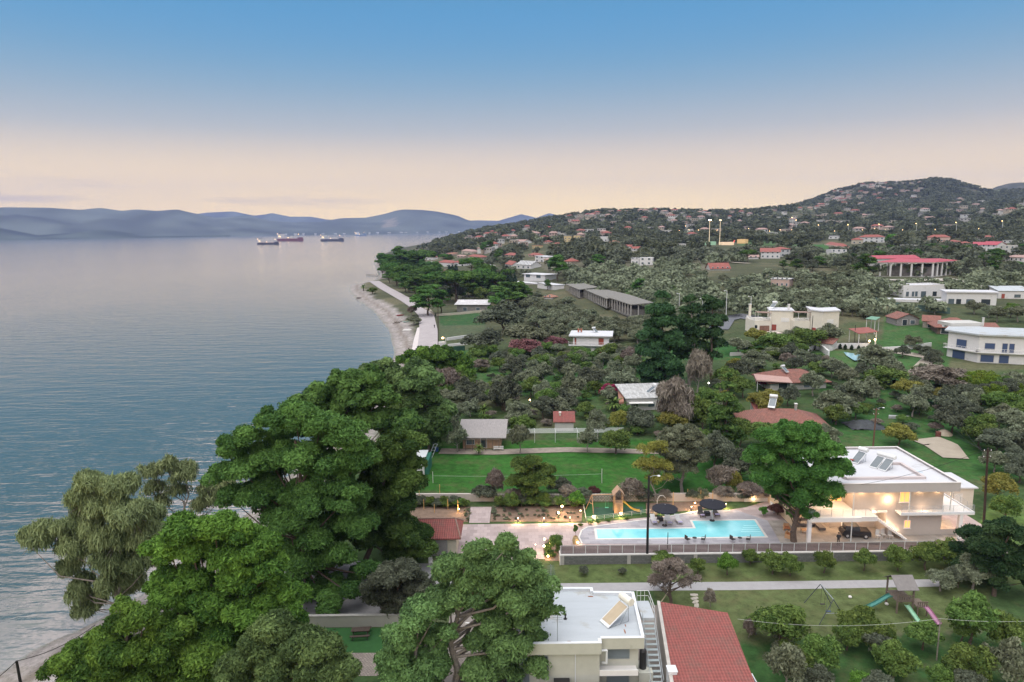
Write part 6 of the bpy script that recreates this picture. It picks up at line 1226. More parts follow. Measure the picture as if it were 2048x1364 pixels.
# street lamps
def street(px, py, base, label, lit=True, group=None, r=.55, dmin=0, name='street_lamp', col=FARL):
    p = G(px, base, dmin); z = zat(p.x, p.y, py)-p.z; t = thing(name, label, 'street lamp', p, 0, group); k = p.y/700
    if dmin: keep(px-3, py-3, px+3, py+5, p.y-2)
    MB().tube((0,0,-.5),(0,0,z),.09+.10*k,.06+.08*k,6).build('post', PALE, t); MB().tube((0,0,z),(-.9,0,z+.1),.05+.06*k,.05+.05*k,5).build('arm', PALE, t)
    MB().ball((-1.0,0,z+.02),r*(.3+.45*k) if lit else .22,8,6,.8).build('lamp', col if lit else PALE, t); return t
for px, py, bs in ((1584,435,461),(1592,440,466),(1637,450,470),(1696,449.5,470),(1758,448.5,468),(1832,447,470),(1911,445,476),(2003,442,470)):
    street(px, py, bs, 'tall glowing street lamp in the upper row along the main road', group='tall lamps along the main road', dmin=300)
for px, py in ((1561,459.5),(1584,459.6),(1670,462),(1700,461.5),(1726,460),(1750,457),(1770,459),(1806,460),(1834,460),(1871,459),(1913,458),(1958,457),(2005,456),(1360,461),(1372,452),(1379,459.7),(1398,460),(1435,460),(1498,457),(1523,456),(1540,462)):
    street(px, py, py+9, 'small glowing street lamp in the lower row along the main road', group='small lamps along the main road', r=.42, dmin=300)
for px, py, bs, lab in ((1358,587,622,'unlit white street lamp behind the tallest dark conifer'),(1404.5,597,624,'unlit white street lamp between the dark conifers'),(1452,582,636,'unlit white street lamp beside the asphalt bend'),(1500.5,593,640,'unlit white street lamp left of the cream houses')):
    t = street(px, py, bs, lab, False); keep(px-4, py, px+6, bs-8, t.location.y)
p = street(841,590,612,'small glowing lamp among the trees at the shore road bend', r=.5); street(892,676,697,'glowing lamp at the white gate pier by the shore road', r=.9); street(782,526,545,'white lamp shining in the shore wood', r=.8, col=WHL); street(1938,509,520,'bright car lights on the access road bend', r=2.0)  # the last one stands for car lights, built with the street lamp helper
for px, lab in ((1418,'left of the two tall sports floodlight masts, glowing orange'),(1439,'right of the two tall sports floodlight masts')):
    p = G(px,490,250); z = zat(p.x,p.y,441)-p.z; t = thing('floodlight_mast', lab, 'floodlight', p); MB().tube((0,0,-.5),(0,0,z),.28,.2,6).build('mast', emat('lit_mast', (1,.80,.55), .4), t); MB().box(-1.2,1.2,-.3,.3,z,z+.8).build('lamp_bank', BULB if px == 1418 else emat('dim_floodlight', (1,.85,.6), 2), t)
# sports ground: lit stand, court fences
def farbox(name, label, px0, px1, base, top, d, m, cat, dmin=250): return PB(name, label, [(px0,base),(px1,base)], d, 3, m, m, 'flat', over=.1, top=top, cat=cat, dmin=dmin)
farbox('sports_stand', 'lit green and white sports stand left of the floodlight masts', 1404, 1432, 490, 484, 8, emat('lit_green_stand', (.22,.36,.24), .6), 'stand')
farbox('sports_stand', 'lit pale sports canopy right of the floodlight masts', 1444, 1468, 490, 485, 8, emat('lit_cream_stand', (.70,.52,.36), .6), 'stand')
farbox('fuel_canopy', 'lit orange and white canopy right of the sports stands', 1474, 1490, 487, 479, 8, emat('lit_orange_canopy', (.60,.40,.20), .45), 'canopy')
for px, py, c in ((1456,486,(1,.15,.12)),(1468,487,(1,.12,.12)),(1404,495,(1,.2,.15))):
    p = G(px,py,250); t = thing('red_light', 'small red light at the sports ground', 'lamp', p, 0, 'red lights at the sports ground'); MB().ball((0,0,2.4),.9,8,6).build('lamp', mat('red_glow', c, emit=5), t); MB().tube((0,0,-.3),(0,0,1.6),.15).build('post', STEEL, t)
rr = random.Random(5)
fp = MB(); 
def courtfence(label, pts, n_, hh):
    W_ = [G(px,py,200) for px,py in pts]; A = W_[0]; t = thing('court_fence', label, 'fence', A)
    for a, b in zip(W_[:-1], W_[1:]):
        mb = MB()
        for k in range(n_+1): q = a.lerp(b, k/n_); q.z = float(H(q.x,q.y)); MB().tube((q.x-A.x,q.y-A.y,q.z-A.z-.3),(q.x-A.x,q.y-A.y,q.z-A.z+hh),.10,.10,4).build('post', POST, t)
        for zz in (hh,): mb.tube((a.x-A.x,a.y-A.y,a.z-A.z+zz),(b.x-A.x,b.y-A.y,b.z-A.z+zz),.06,.06,4)
        mb.build('rail', POST, t)
courtfence('tall thin posts of a fenced court left of the sports ground', [(1212,516),(1320,512)], 16, 6); courtfence('fence posts on the bare ground right of the fenced court', [(1320,512),(1370,505)], 9, 5)
# ================================================================ ships, jetty, boats
def ship(label, x0, x1, y, hull, deckc, sup_l=True, lights=True):
    a, b = at(x0,y,0), at(x1,y,0); Ln = (b-a).length; t = thing('tanker', label, 'ship', a, math.atan2(b.y-a.y,b.x-a.x)); k = Ln/72; W = 6*k; Hh = 4.0*k
    pf = [(0,-W*.6),(Ln*.9,-W),(Ln,0),(Ln*.9,W),(0,W*.6),(-Ln*.01,0)]; pf = [(0,-W*.7),(Ln*.08,-W),(Ln*.86,-W),(Ln,0),(Ln*.86,W),(Ln*.08,W),(0,W*.7)]
    MB().prism(pf, -1, Hh).build('hull', hull, t); MB().prism([(x*.985+Ln*.007,y_*.9) for x,y_ in pf], Hh+.003, Hh+.25*k).build('deck', deckc, t)
    MB().prism([(Ln*.86,-W*.9),(Ln*.985,0),(Ln*.86,W*.9)], Hh, Hh+2.4*k).build('forecastle', hull, t)
    s = MB().box(Ln*.03,Ln*.20,-W*.8,W*.8,Hh+.26*k,Hh+3.6*k).box(Ln*.05,Ln*.17,-W*.7,W*.7,Hh+3.6*k,Hh+6.6*k).box(Ln*.08,Ln*.15,-W*.95,W*.95,Hh+6.6*k,Hh+8.8*k).build('superstructure', WHITE, t)
    MB().box(Ln*.045,Ln*.075,-W*.2,W*.2,Hh+6.6*k,Hh+10*k).build('funnel', hull, t); MB().tube((Ln*.92,0,Hh),(Ln*.92,0,Hh+8*k),.35*k,.2*k,5).build('mast', WHITE, t); MB().tube((Ln*.5,0,Hh),(Ln*.5,0,Hh+5*k),.4*k,.3*k,5).tube((Ln*.5,0,Hh+5*k),(Ln*.58,0,Hh+3*k),.3*k,.2*k,5).build('crane', WHITE, t)
    if lights:
        for f, zz in ((.06,9.2),(.12,5),(.5,2),(.92,8.2),(.17,4)): MB().ball((Ln*f,-W,Hh+zz*k),.5*k,6,5).build('lamp', FARL, t)
    return t
HN = mat('navy_hull', (.055,.055,.09), .6, .1, .2); HM = mat('maroon_hull', (.16,.05,.08), .6, .1, .2); DR = mat('rusty_deck', (.25,.10,.09), .8, .1, .3)
ship('dark tanker with white bridge, nearest and leftmost of the anchored ships', 517, 558, 488.6, HN, DR); ship('longest tanker with a maroon hull, second from the left', 558, 607, 481.6, HM, DR); ship('dark low tanker third from the left on the bay', 644, 688, 482.0, HN, HN); ship('small white and blue ship farthest out on the bay', 712, 733, 471.6, mat('blue_hull', (.15,.22,.36), .6), WHITE)
jt = thing('jetty', 'thin dark jetty reaching from the shore wood into the bay', 'jetty', at(733,550,0)); q = at(756,552,0)-jt.location; MB().prism([(0,-1),(q.x,q.y-1),(q.x,q.y+1),(0,1)], .5, .9).build('deck', CONCD, jt)
for k in range(5): MB().tube((q.x*k/4,q.y*k/4,-1.5),(q.x*k/4,q.y*k/4,.5),.2).build('pile', CONCD, jt)
def boat(label, px, py, Ln, rz, m, up=False):
    t = thing('small_boat', label, 'boat', G(px,py), rz); n_ = 10; prof = [(x, .5*Ln*.28*math.sin(math.pi*min(1,max(0,(x/Ln+.5)))**.8)) for x in np.linspace(-Ln/2, Ln/2, n_)]
    out = [(x,-w) for x,w in prof]+[(x,w) for x,w in prof[::-1][1:-1]]; s = .55
    mb = MB(); n = len(out); mb.v = [(x*s+ (0),y*s,.05 if not up else .62) for x,y in out]+[(x,y,.55 if not up else .08) for x,y in out]; mb.f = [tuple(range(n-1,-1,-1))]+[(i,(i+1)%n,n+(i+1)%n,n+i) for i in range(n)]; mb.build('hull', m, t)
    if not up: mb = MB(); mb.prism([(x*.8,y*.8) for x,y in out], .28, .33); mb.build('floor', WOODG, t); MB().box(-.15,.15,-Ln*.11,Ln*.11,.42,.47).build('thwart', WOOD, t)
boat('red rowing boat pulled up on the grass strip of the beach', 800, 632, 4.4, .2, mat('red_boat_paint', (.30,.03,.05), .5), False); boat('white upturned boat on the pebbles near the pale bush', 815, 661, 4.6, -.1, CURB, True); boat('pale green small boat on the pebbles below the red boat', 812, 645, 3.6, .3, mat('teal_boat_paint', (.35,.48,.44), .6), False)
dw = thing('driftwood', 'dark driftwood pile lying on the pebble beach', 'driftwood', G(796,646)); mb = MB(); rs_ = random.Random(2)
for k in range(14): a = Vector((rs_.uniform(-2,2), rs_.uniform(-2,2), .1)); mb.tube(a, a+Vector((rs_.uniform(-1.8,1.8), rs_.uniform(-1.5,1.5), rs_.uniform(0,1.2))), .1, .03, 5)
mb.tube((-2,-2,.08),(2,2,.14),.12,.06); mb.tube((-2,1.5,.08),(2,-1.5,.12),.1,.06); tag(dw); mb.build('branches', POLEW, dw)
boat('dark rock coloured boat hull at the tip of the beach', 718, 597, 5, -.4, POLEW, True)
# ================================================================ pool furniture
CANV = mat('charcoal_canvas', (.022,.023,.032), .85, .1, 4); DRAT = mat('dark_rattan', (.05,.045,.045), .8, .2, 8); LILAC = mat('lilac_cushion', (.38,.34,.52), .9, .05, 3); LIGHTC = mat('pale_sling', (.50,.49,.49), .85, .06, 5); SILV = mat('silver_frame', (.55,.55,.56), .4, .05, 3, metal=.6)
def umbrella(label, px, py, r):
    z = 2.45; c = at(px, py, Z0+z); t = thing('parasol', label, 'parasol', (c.x,c.y,Z0+.05)); n_ = 12; mb = MB(); R1 = []
    for k in range(n_): a = 2*math.pi*k/n_; R1.append((r*math.cos(a), r*math.sin(a)))
    b = len(mb.v); mb.v.append((0,0,z+.5)); 
    for rr_, zz in ((.5,z+.27),(1.0,z-.02)): mb.v += [(x*rr_, y*rr_, zz) for x,y in R1]
    mb.v += [(x*1.0, y*1.0, z-.17) for x,y in R1]
    for k in range(n_): j = (k+1)%n_; mb.f += [(0,1+k,1+j),(1+k,1+n_+k,1+n_+j,1+j),(1+n_+k,1+2*n_+k,1+2*n_+j,1+n_+j)]
    mb.build('canopy', CANV, t); MB().tube((0,0,0),(0,0,z+.45),.035,.035,8).build('pole', SILV, t); MB().lathe((0,0,0),[(0,0),(.35,0),(.35,.08),(.06,.14),(0,.14)],14).build('base', DRAT, t)
    mb = MB(); [mb.tube((0,0,z+.3),(x*.9,y*.9,z-.02),.012,.012,4) for x,y in R1[::2]]; mb.build('ribs', SILV, t); mb = MB()
    mb.ball((0,0,z+.53),.05); mb.build('finial', SILV, t)
umbrella('black round parasol over the pale loungers', 1330, 1017, 1.72); umbrella('black round parasol over the dark loungers, right one', 1425.5, 1008, 1.78)
def lounger(label, px, py, frame, sling, cush, rz=0.0, up=.55):
    t = thing('sun_lounger', label, 'lounger', at(px,py,Z0+.05), rz, 'sun loungers by the pool'); mb = MB()
    MB().box(-.32,.32,-.95,.35,.30,.34).build('seat', sling, t); MB().prism([(-.32,.35),(.32,.35),(.32,.36+.75*math.cos(up)),(-.32,.36+.75*math.cos(up))], [.30,.30,.30+.75*math.sin(up),.30+.75*math.sin(up)], [.34,.34,.35+.75*math.sin(up),.35+.75*math.sin(up)]).build('backrest', sling, t)
    mb = MB().box(-.36,-.321,-.98,.35,.27,.33).box(.321,.36,-.98,.35,.27,.33).box(-.36,.36,-1.0,-.951,.27,.33); mb.build('frame', frame, t)
    for x in (-.33,.33):
        for y in (-.9,.3): MB().box(x-.03,x+.03,y-.03,y+.03,0,.269).build('leg', frame, t)
    MB().box(-.28,.28,-.94,-.55,.342,.40).build('towel', cush, t)
lounger('pale lounger with lilac towel left under the left parasol', 1307, 1044, SILV, LIGHTC, LILAC); lounger('pale lounger with lilac towel middle of the three under the left parasol', 1337, 1045, SILV, LIGHTC, LILAC); lounger('pale lounger right of the three under the left parasol', 1357, 1044, SILV, LIGHTC, LILAC, .06)
lounger('dark lounger with lilac towel left under the right parasol', 1402, 1030, DRAT, DRAT, LILAC, 0, 1.0); lounger('dark lounger with lilac towel right under the right parasol', 1431, 1029, DRAT, DRAT, LILAC)
for px, py, lab in ((1320,1041,'dark square pouf beneath the left parasol'),(1414,1030,'dark square pouf beneath the right parasol')):
    t = thing('pouf', lab, 'pouf', at(px,py,Z0+.05)); MB().prism([(-.36,-.36),(.36,-.36),(.36,.36),(-.36,.36)], .06, .40).build('cushion', DRAT, t); MB().prism([(-.3,-.3),(.3,-.3),(.3,.3),(-.3,.3)],0,.058).build('base', BLACK, t); MB().box(-.38,.38,-.38,.38,.402,.46).build('top', CANV, t)
t = thing('vase', 'round straw vase beside the left pale lounger', 'vase', at(1311,1030,Z0+.05)); MB().lathe((0,0,0),[(0,0),(.2,0),(.3,.2),(.26,.4),(.12,.5),(.12,.55)],12).build('vase', mat('straw', (.5,.38,.22), .9, .2, 6), t)
t = thing('towel_basket', 'small basket with white towels at the foot of the dark pouf', 'basket', at(1316,1045,Z0+.05)); MB().lathe((0,0,0),[(0,0),(.18,0),(.22,.25),(.19,.25),(0,.2)],12).build('basket', mat('straw2', (.5,.4,.26), .9), t); MB().ball((0,0,.26),.17,8,6,.7).build('towel', CURB, t)
def gchair(label, px, py, rz):
    t = thing('garden_chair', label, 'chair', at(px,py,Z0+.05), rz, 'dark chairs along the pool fence'); MB().box(-.27,.27,-.25,.25,.38,.43).build('seat', DRAT, t)
    MB().prism([(-.27,.22),(.27,.22),(.27,.27),(-.27,.27)], .431, .95).build('backrest', DRAT, t); mb = MB()
    for x in (-.26,.26):
        for y in (-.23,.23): MB().tube((x,y,0),(x,y,.379),.018,.018,5).build('leg', SILV, t)
        MB().box(x-.02,x+.02,-.23,.22,.60,.63).build('armrest', DRAT, t)
gchair('dark chair left of the left small round table', 1375, 1084, 2.0); gchair('dark chair right of the left small round table', 1406, 1084, -2.0); gchair('dark chair left of the right small round table', 1465, 1084, 2.0); gchair('dark chair right of the right small round table', 1496, 1084, -2.0)
for px, lab in ((1389,'small round dark table between the left pair of chairs'),(1479.5,'small round dark table between the right pair of chairs')):
    t = thing('side_table', lab, 'table', at(px,1083,Z0+.05)); MB().lathe((0,0,.5),[(0,0),(.28,0),(.28,.03),(0,.03)],14).build('tabletop', DRAT, t); [MB().tube((.05*math.cos(a),.05*math.sin(a),.5),(.2*math.cos(a),.2*math.sin(a),0),.014,.014,5).build('leg', SILV, t) for a in (0,2.1,4.2)]
sh_ = thing('shower_arch', 'white curved garden shower behind the left parasol', 'shower', at(1322,1018,Z0)); MB().path([(-.6,0,0),(-.55,0,1.5),(-.2,0,2.0),(.3,0,2.0),(.6,0,1.6)],.04,6).build('arch', CURB, sh_)
# pot with plant and lamp
t = thing('plant_pot', 'tall straw coloured pot with a glowing lamp at the left end of the slatted fence', 'pot', at(1151,1087,Z0+.02)); MB().lathe((0,0,0),[(0,0),(.32,0),(.42,.5),(.30,.95),(.2,1.0)],14).build('pot', mat('jute_pot', (.34,.27,.15), .9, .3, 6), t)
pl = plantpx('green', 1148, 1068, 9, 24, 'leafy plant rising from the tall pot at the fence end', name='potted_plant', cat='plant'); pl.location = (t.location.x, t.location.y, t.location.z+.95)
t = thing('globe_lamp', 'small glowing globe beside the tall pot at the fence end', 'lamp', at(1154,1086,Z0+.02)); MB().ball((0.05,-.45,.32),.13).build('bulb', BULB, t); MB().tube((0.05,-.45,0),(0.05,-.45,.2),.03).build('post', STEEL, t); light((t.location.x, t.location.y-.7, Z0+.5), 14, (1,.66,.32), .1)
def bollard(px, py, e=9, h=.75, lab='slim black bollard lamp lighting the edge of the paving'):
    p = at(px, py, Z0+.02); t = thing('bollard_lamp', lab, 'lamp', p, 0, 'bollard lamps along the paving'); MB().tube((0,0,0),(0,0,h),.045,.045,8).build('post', BLACK, t); MB().tube((0,0,h-.12),(0,0,h-.06),.055,.055,8).build('lens', BULB, t); MB().tube((0,0,h),(0,0,h+.03),.075,.075,8).build('cap', BLACK, t)
    light((p.x, p.y-.14, p.z+h*.75), e, (1,.64,.32), .05, 'bollard_light')
for px, py in ((1036,1045),(1088,1045),(1140,1044),(1186,1040.5),(1241,1034),(1312,1029),(1383,1022),(1452,1016)): bollard(px, py, 190)
for px, py, h, lab, e in ((1117,1036,.75,'brightest glowing garden globe in the soil bed, nearest of two',60),(1124,1024,.85,'glowing garden globe behind the brightest one in the soil bed',45),(918,1026,.6,'glowing stake lamp beside the red tiled shed',30),(917,1046,.2,'low glow lamp on the corner of the paved court by the shed',10),(1161,1028,.5,'small glow lamp at the corner of the play lawn',8),(1390,1011,.4,'low glow lamp behind the right parasol on the soil',14),(1461,1000,.7,'warm lamp on the wall beyond the right parasol',30),(1507,1003,.4,'small lamp on the low wall near the villa',12)):
    p = at(px, py, Z0+.03); t = thing('garden_lamp', lab, 'lamp', p); MB().ball((0,0,h),.15 if e > 40 else .08).build('bulb', BULB, t); MB().tube((0,0,-.1),(0,0,h-.1),.02).build('stake', BLACK, t); light((p.x, p.y-.3, p.z+h+.15), e*3, (1,.64,.32), .12)
for px, py, z, lab, e in ((1089,1078,1.6,'highest glowing bulb on the little tree in the curved bed',22),(1088,1092,1.1,'middle glowing bulb on the little tree in the curved bed',22),(1100,1087,1.0,'right glowing bulb on the little tree in the curved bed',8),(1071,1089,1.0,'small left bulb on the little tree in the curved bed',6),(1096,1112,.3,'low glowing lamp at the bottom of the curved bed',10)):
    p = at(px, py, Z0+z); t = thing('hanging_bulb', lab, 'lamp', (p.x,p.y,Z0)); MB().ball((0,0,z),.12 if e > 9 else .05).build('bulb', BULB, t); MB().tube((0,0,0),(0,0,z-.1),.012).build('stem', BLACK, t); light((p.x, p.y-.35, p.z+.1), e*3, (1,.64,.32), .1)
# garden stakes
STK = mat('yellow_stake', (.55,.34,.14), .8, .15, 4)
for k, (px, py, tp) in enumerate([(802,1020,998),(818,1023,1010),(848,1020,999),(869,1026,1008),(896,1020,998),(916,1026,1000),(839,1003,976),(880,1001,969),(1346,1014,984),(1375,1001,978),(1401,1006,980),(1425,1004,982)]):
    p = at(px,py,Z0); z = zat(p.x,p.y,tp)-p.z; t = thing('garden_stake', 'pale yellow wooden stake in the bed beside the red tiled shed' if k < 8 else 'wooden stake supporting a thin tree by the wall behind the parasols', 'stake', p, 0, 'garden stakes by the shed' if k < 8 else 'tree stakes behind the parasols'); MB().tube((0,0,-.3),(0,0,z),.05,.045,6).build('stake', STK, t)
# pipe pergola over the track
pg = thing('pipe_pergola', 'long open pergola of thin white pipes in front of the reed roofed hut', 'pergola', G(900,893)); o_ = pg.location; hz = 2.3
a_, b_ = at(820,861,o_.z+hz), at(1250,861,o_.z+hz)
for k in range(5): 
    y = a_.y-o_.y-k*.62; MB().tube((a_.x-o_.x+(2 if k else 0)*(k%2)*.4, y, hz), (b_.x-o_.x-k*.4, y, hz), .04,.04,5).build('rail', PALE, pg)
for px in (870,945,1000,1070,1112,1157,1198):
    x = at(px,868,o_.z+hz).x-o_.x; MB().tube((x,a_.y-o_.y+.3,hz+.06),(x,a_.y-o_.y-2.8,hz+.06),.035,.035,5).build('crossbar', PALE, pg); MB().tube((x,a_.y-o_.y-1.2,-.8),(x,a_.y-o_.y-1.2,hz),.04,.04,6).build('post', PALE, pg)
t = thing('water_barrel', 'blue plastic barrel at the left end of the stony track', 'barrel', G(873.5,902)); MB().lathe((0,0,0),[(0,0),(.3,0),(.33,.15),(.33,.8),(.3,.95),(0,.95)],12).build('barrel', mat('blue_plastic', (.03,.09,.28), .5), t)
t = thing('site_cabin', 'white and green cabin beside the pine at the left edge of the bright field', 'cabin', G(822,950)); MB().box(0,2.2,0,5.0,-.3,2.4).build('wall', WHITE, t); MB().box(2.203,2.9,.2,4.6,-.3,2.3).build('green_side', mat('green_panel', (.03,.14,.10), .7, .1, 2), t); MB().box(-.2,2.3,-.2,5.2,2.403,2.5).build('roof', PALE, t); win(t, .9, 1.5, .9, 1.7, 0, gm=DARKG)
ld = thing('climbing_ladder', 'slanting grey metal ladder beside the white and green cabin', 'frame', G(858,925)); mb = MB(); mb.tube((-.5,0,-.2),(.7,2.2,2.6),.04).tube((.1,0,-.2),(1.3,2.2,2.6),.04)
for k in range(7): f = k/6; mb.tube((-.5+1.2*f,2.2*f,-.2+2.8*f),(.1+1.2*f,2.2*f,-.2+2.8*f),.03)
mb.build('ladder', STEEL, ld)
bn = thing('garden_bench', 'white slatted bench at the edge of the bright green field', 'bench', G(997,902)); mb = MB()
for k in range(3): mb.box(-.9,.9,-.2+k*.15,-.09+k*.15,.42,.46)
mb.box(-.9,.9,.26,.29,.55,.85).box(-.85,-.8,-.2,.29,.30,.419).box(.8,.85,-.2,.29,.30,.419); mb.build('slats', CURB, bn)
for x in (-.8,.8): MB().box(x-.04,x+.04,-.2,-.12,0,.299).box(x-.04,x+.04,.2,.28,0,.299).build('leg', STEEL, bn)
# black heap of net and drums on the grass
nh = thing('black_net_heap', 'crumpled black netting heap on the bright grass behind the villa', 'heap', G(1728,852)); rs_ = np.random.default_rng(8); X_, Y_ = np.meshgrid(np.linspace(-3.4,3.4,16), np.linspace(-2.6,2.6,13)); Z_ = np.maximum(0, (1-(X_/3.5)**2)*(1-(Y_/2.7)**2))*1.1+rs_.uniform(0,.3,X_.shape)-.1
ix = np.arange(16*13).reshape(13,16); mesh_np('net', np.stack([X_,Y_,Z_],-1).reshape(-1,3), np.stack([ix[:-1,:-1],ix[:-1,1:],ix[1:,1:],ix[1:,:-1]],-1).reshape(-1,4), mat('black_net', (.045,.05,.055), .6, .4, 2), nh)
t = thing('ground_tarp', 'dark flat tarpaulin lying right of the black netting heap', 'tarp', G(1752,856)); MB().prism([(-2,-1.3),(1.8,-1.6),(2.1,.9),(-1.6,1.4)], -.1, .12).build('tarp', mat('dark_tarp', (.06,.07,.085), .5, .3, 2), t)
t = thing('old_boat', 'overturned pale boat lying on the grass behind the villa', 'boat', G(1795,836)); MB().prism([(-2,-.3),(1.6,-.9),(2.2,-.3),(-1.4,.7)], 0, .5).build('hull', mat('dull_hull', (.35,.36,.36), .8, .3, 1), t)
t = thing('rusty_drum', 'rusty brown drum beside the sandy ramp', 'drum', G(1876,874)); MB().lathe((0,0,0),[(0,0),(.45,0),(.45,1.0),(.4,1.0),(0,.95)],12).build('drum', mat('rust_drum', (.14,.05,.04), .9, .3, 4), t)
t = thing('sand_heap', 'pale sand heap behind the rusty drum', 'heap', G(1888,868)); MB().lathe((0,0,-.2),[(1.6,0),(1.1,.6),(.5,1.0),(0,1.15)],12).build('sand', mat('sand', (.42,.36,.28), .95, .1, 2), t)
t = thing('grey_tarp_roof', 'grey tarpaulin covered row behind the bright hedge at the right', 'shed', G(1925,772)); MB().prism([(-2,-1),(9,-5.5),(10,-3),(0,2.2)], -.5, [1.5,1.3,2.2,2.4]).build('tarp', mat('grey_tarp', (.33,.33,.35), .8, .25, .8), t)
# ================================================================ play equipment
pt_ = thing('wooden_playset', 'warm timber play tower with a swing beam and a yellow slide on the play lawn', 'playset', at(1237,1027,Z0+.05)); 
for x, y in ((-.55,-.05),(.55,-.05),(-.55,1.1),(.55,1.1)): MB().box(x-.05,x+.05,y-.05,y+.05,0,3.0).build('post', WOOD, pt_)
MB().box(-.6,.6,-.1,1.15,1.45,1.52).build('platform', WOOD, pt_); mb = MB()
for k in range(9): mb.box(-.52+k*.118,-.42+k*.118,-.135,-.103,.1,1.449)
mb.box(-.54,.54,-.103,-.06,.3,.4).box(-.54,.54,-.103,-.06,1.2,1.3); mb.build('climbing_wall', WOOD, pt_); mb = MB()
for k in range(8): mb.box(-.63,-.602,0+k*.13,.09+k*.13,1.521,2.15); 
mb.box(-.602,-.56,0,1.1,1.7,1.78).box(-.602,-.56,0,1.1,2.05,2.13); mb.build('side_panel', WOOD, pt_)
uvroof('roof', [[(-.8,-.35,2.75),(.0,-.35,3.7),(.0,1.35,3.7),(-.8,1.35,2.75)][::1], [(.8,1.35,2.75),(.0,1.35,3.7),(.0,-.35,3.7),(.8,-.35,2.75)]], mat('roof_boards', (.40,.27,.19), .8, .2, 4), pt_, .05)
mb = MB(); P_ = [(.62,.5,1.5),(1.0,.45,1.35),(1.6,.4,.75),(2.2,.35,.35),(2.75,.3,.2),(3.05,.3,.2)]
for a, b in zip(P_[:-1],P_[1:]): mb.quad((a[0],a[1]-.25,a[2]),(b[0],b[1]-.25,b[2]),(b[0],b[1]+.25,b[2]),(a[0],a[1]+.25,a[2])); [mb.quad((a[0],a[1]+s,a[2]),(b[0],b[1]+s,b[2]),(b[0],b[1]+s,b[2]+.16),(a[0],a[1]+s,a[2]+.16)) for s in (-.25,.25)]
mb.build('slide', mat('yellow_plastic', (.62,.40,.08), .4, .05, 2), pt_); MB().tube((-.55,1.0,2.45),(-3.6,1.0,2.35),.06).build('swing_beam', WOOD, pt_); MB().tube((-3.6,1.0,2.4),(-3.5,-.1,0),.05).tube((-3.6,1.0,2.4),(-4.4,1.6,0),.05).tube((-3.55,.5,1.2),(-4.0,1.3,1.2),.04).build('swing_frame', WOOD, pt_)
for x in (-2.9,-1.5): MB().tube((x-.18,1,2.35),(x-.18,1,.5),.012,.012,4).tube((x+.18,1,2.35),(x+.18,1,.5),.012,.012,4).box(x-.24,x+.24,.88,1.12,.46,.5).build('swing', mat('green_seat', (.12,.42,.25), .6) if x > -2 else DRAT, pt_)
lf = thing('play_fence', 'low white mesh fence around the play lawn', 'fence', at(1172,1043,Z0+.03)); o_ = lf.location; pts = [at(p[0],p[1],Z0) for p in ((1166,1009),(1172,1043),(1245,1034),(1300,1027))]; 
for a, b in zip(pts[:-1],pts[1:]):
    n_ = max(2,int((b-a).length/1.3)); mb = MB()
    for k in range(n_+1): q = a.lerp(b,k/n_); MB().tube((q.x-o_.x,q.y-o_.y,-.1),(q.x-o_.x,q.y-o_.y,.62),.025,.025,5).build('post', CURB, lf)
    for zz in (.22,.42,.62): mb.tube((a.x-o_.x,a.y-o_.y,zz),(b.x-o_.x,b.y-o_.y,zz),.016,.016,4)
    mb.build('rails', CURB, lf)
# weathered playset on the far lawn
pt_ = thing('weathered_playset', 'weathered grey timber play tower with teal, mint and pink slides', 'playset', at(1806,1222,Z0)); TW = WOODG
for x, y in ((-.9,-.4),(.7,-.4),(-.9,1.6),(.7,1.6)): MB().box(x-.07,x+.07,y-.07,y+.07,0,2.9).build('post', TW, pt_)
MB().box(-1.0,.8,-.5,1.7,1.3,1.4).box(.803,1.9,-1.0,.6,.95,1.05).build('platform', TW, pt_); mb = MB()
for k in range(7): mb.box(-.9+k*.24,-.78+k*.24,-.48,-.44,1.401,2.0)
mb.box(-.95,.75,-.52,-.481,1.9,2.0).box(-.95,.75,-.52,-.481,1.45,1.52)
for k in range(5): mb.box(.85+k*.22,.95+k*.22,-.98,-.94,1.051,1.6)
mb.box(.803,1.9,-1.02,-.981,1.5,1.6); mb.build('railing', TW, pt_)
for x, y in ((1.85,-.95),(1.85,.55),(.9,-.95)): MB().box(x-.05,x+.05,y-.05,y+.05,0,.949).build('post', TW, pt_)
gr_ = mat('bitumen_roof', (.20,.185,.18), .95, .15, 2)
uvroof('roof', [[(-1.2,-.8,2.75),(1.0,-.8,2.75),(1.0,.6,3.7),(-1.2,.6,3.7)], [(1.0,2.0,2.75),(-1.2,2.0,2.75),(-1.2,.6,3.7),(1.0,.6,3.7)]], gr_, pt_, .06)
def chute(P_, w, m):
    mb = MB()
    for a, b in zip(P_[:-1],P_[1:]):
        a, b = Vector(a), Vector(b); d = Vector((b.x-a.x,b.y-a.y)).normalized(); n3 = Vector((-d.y,d.x,0))*w/2; mb.quad(a-n3,b-n3,b+n3,a+n3); up = Vector((0,0,.16)); mb.quad(a-n3,b-n3,b-n3+up,a-n3+up); mb.quad(a+n3,b+n3,b+n3+up,a+n3+up)
    mb.build('slide', m, pt_)
chute([(-1.0,.6,1.4),(-1.5,.5,1.3),(-2.6,.3,.75),(-3.6,.1,.4),(-4.3,0,.3)], .5, mat('teal_slide', (.07,.22,.19), .5)); chute([(1.6,-1.0,1.05),(1.75,-1.6,.8),(1.95,-2.4,.3),(2.0,-2.8,.22)], .5, mat('pink_slide', (.40,.20,.31), .5)); chute([(0,-.5,.95),(.05,-1.3,.7),(.2,-2.4,.2),(.25,-3.0,.15)], .45, mat('mint_slide', (.26,.48,.34), .5)); chute([(-.9,-.5,.9),(-.2,-2.2,.05)], .5, TW) if False else None
sw = thing('metal_swing', 'dark metal double A frame swing on the playground lawn', 'swing', at(1652,1225,Z0)); o_ = sw.location
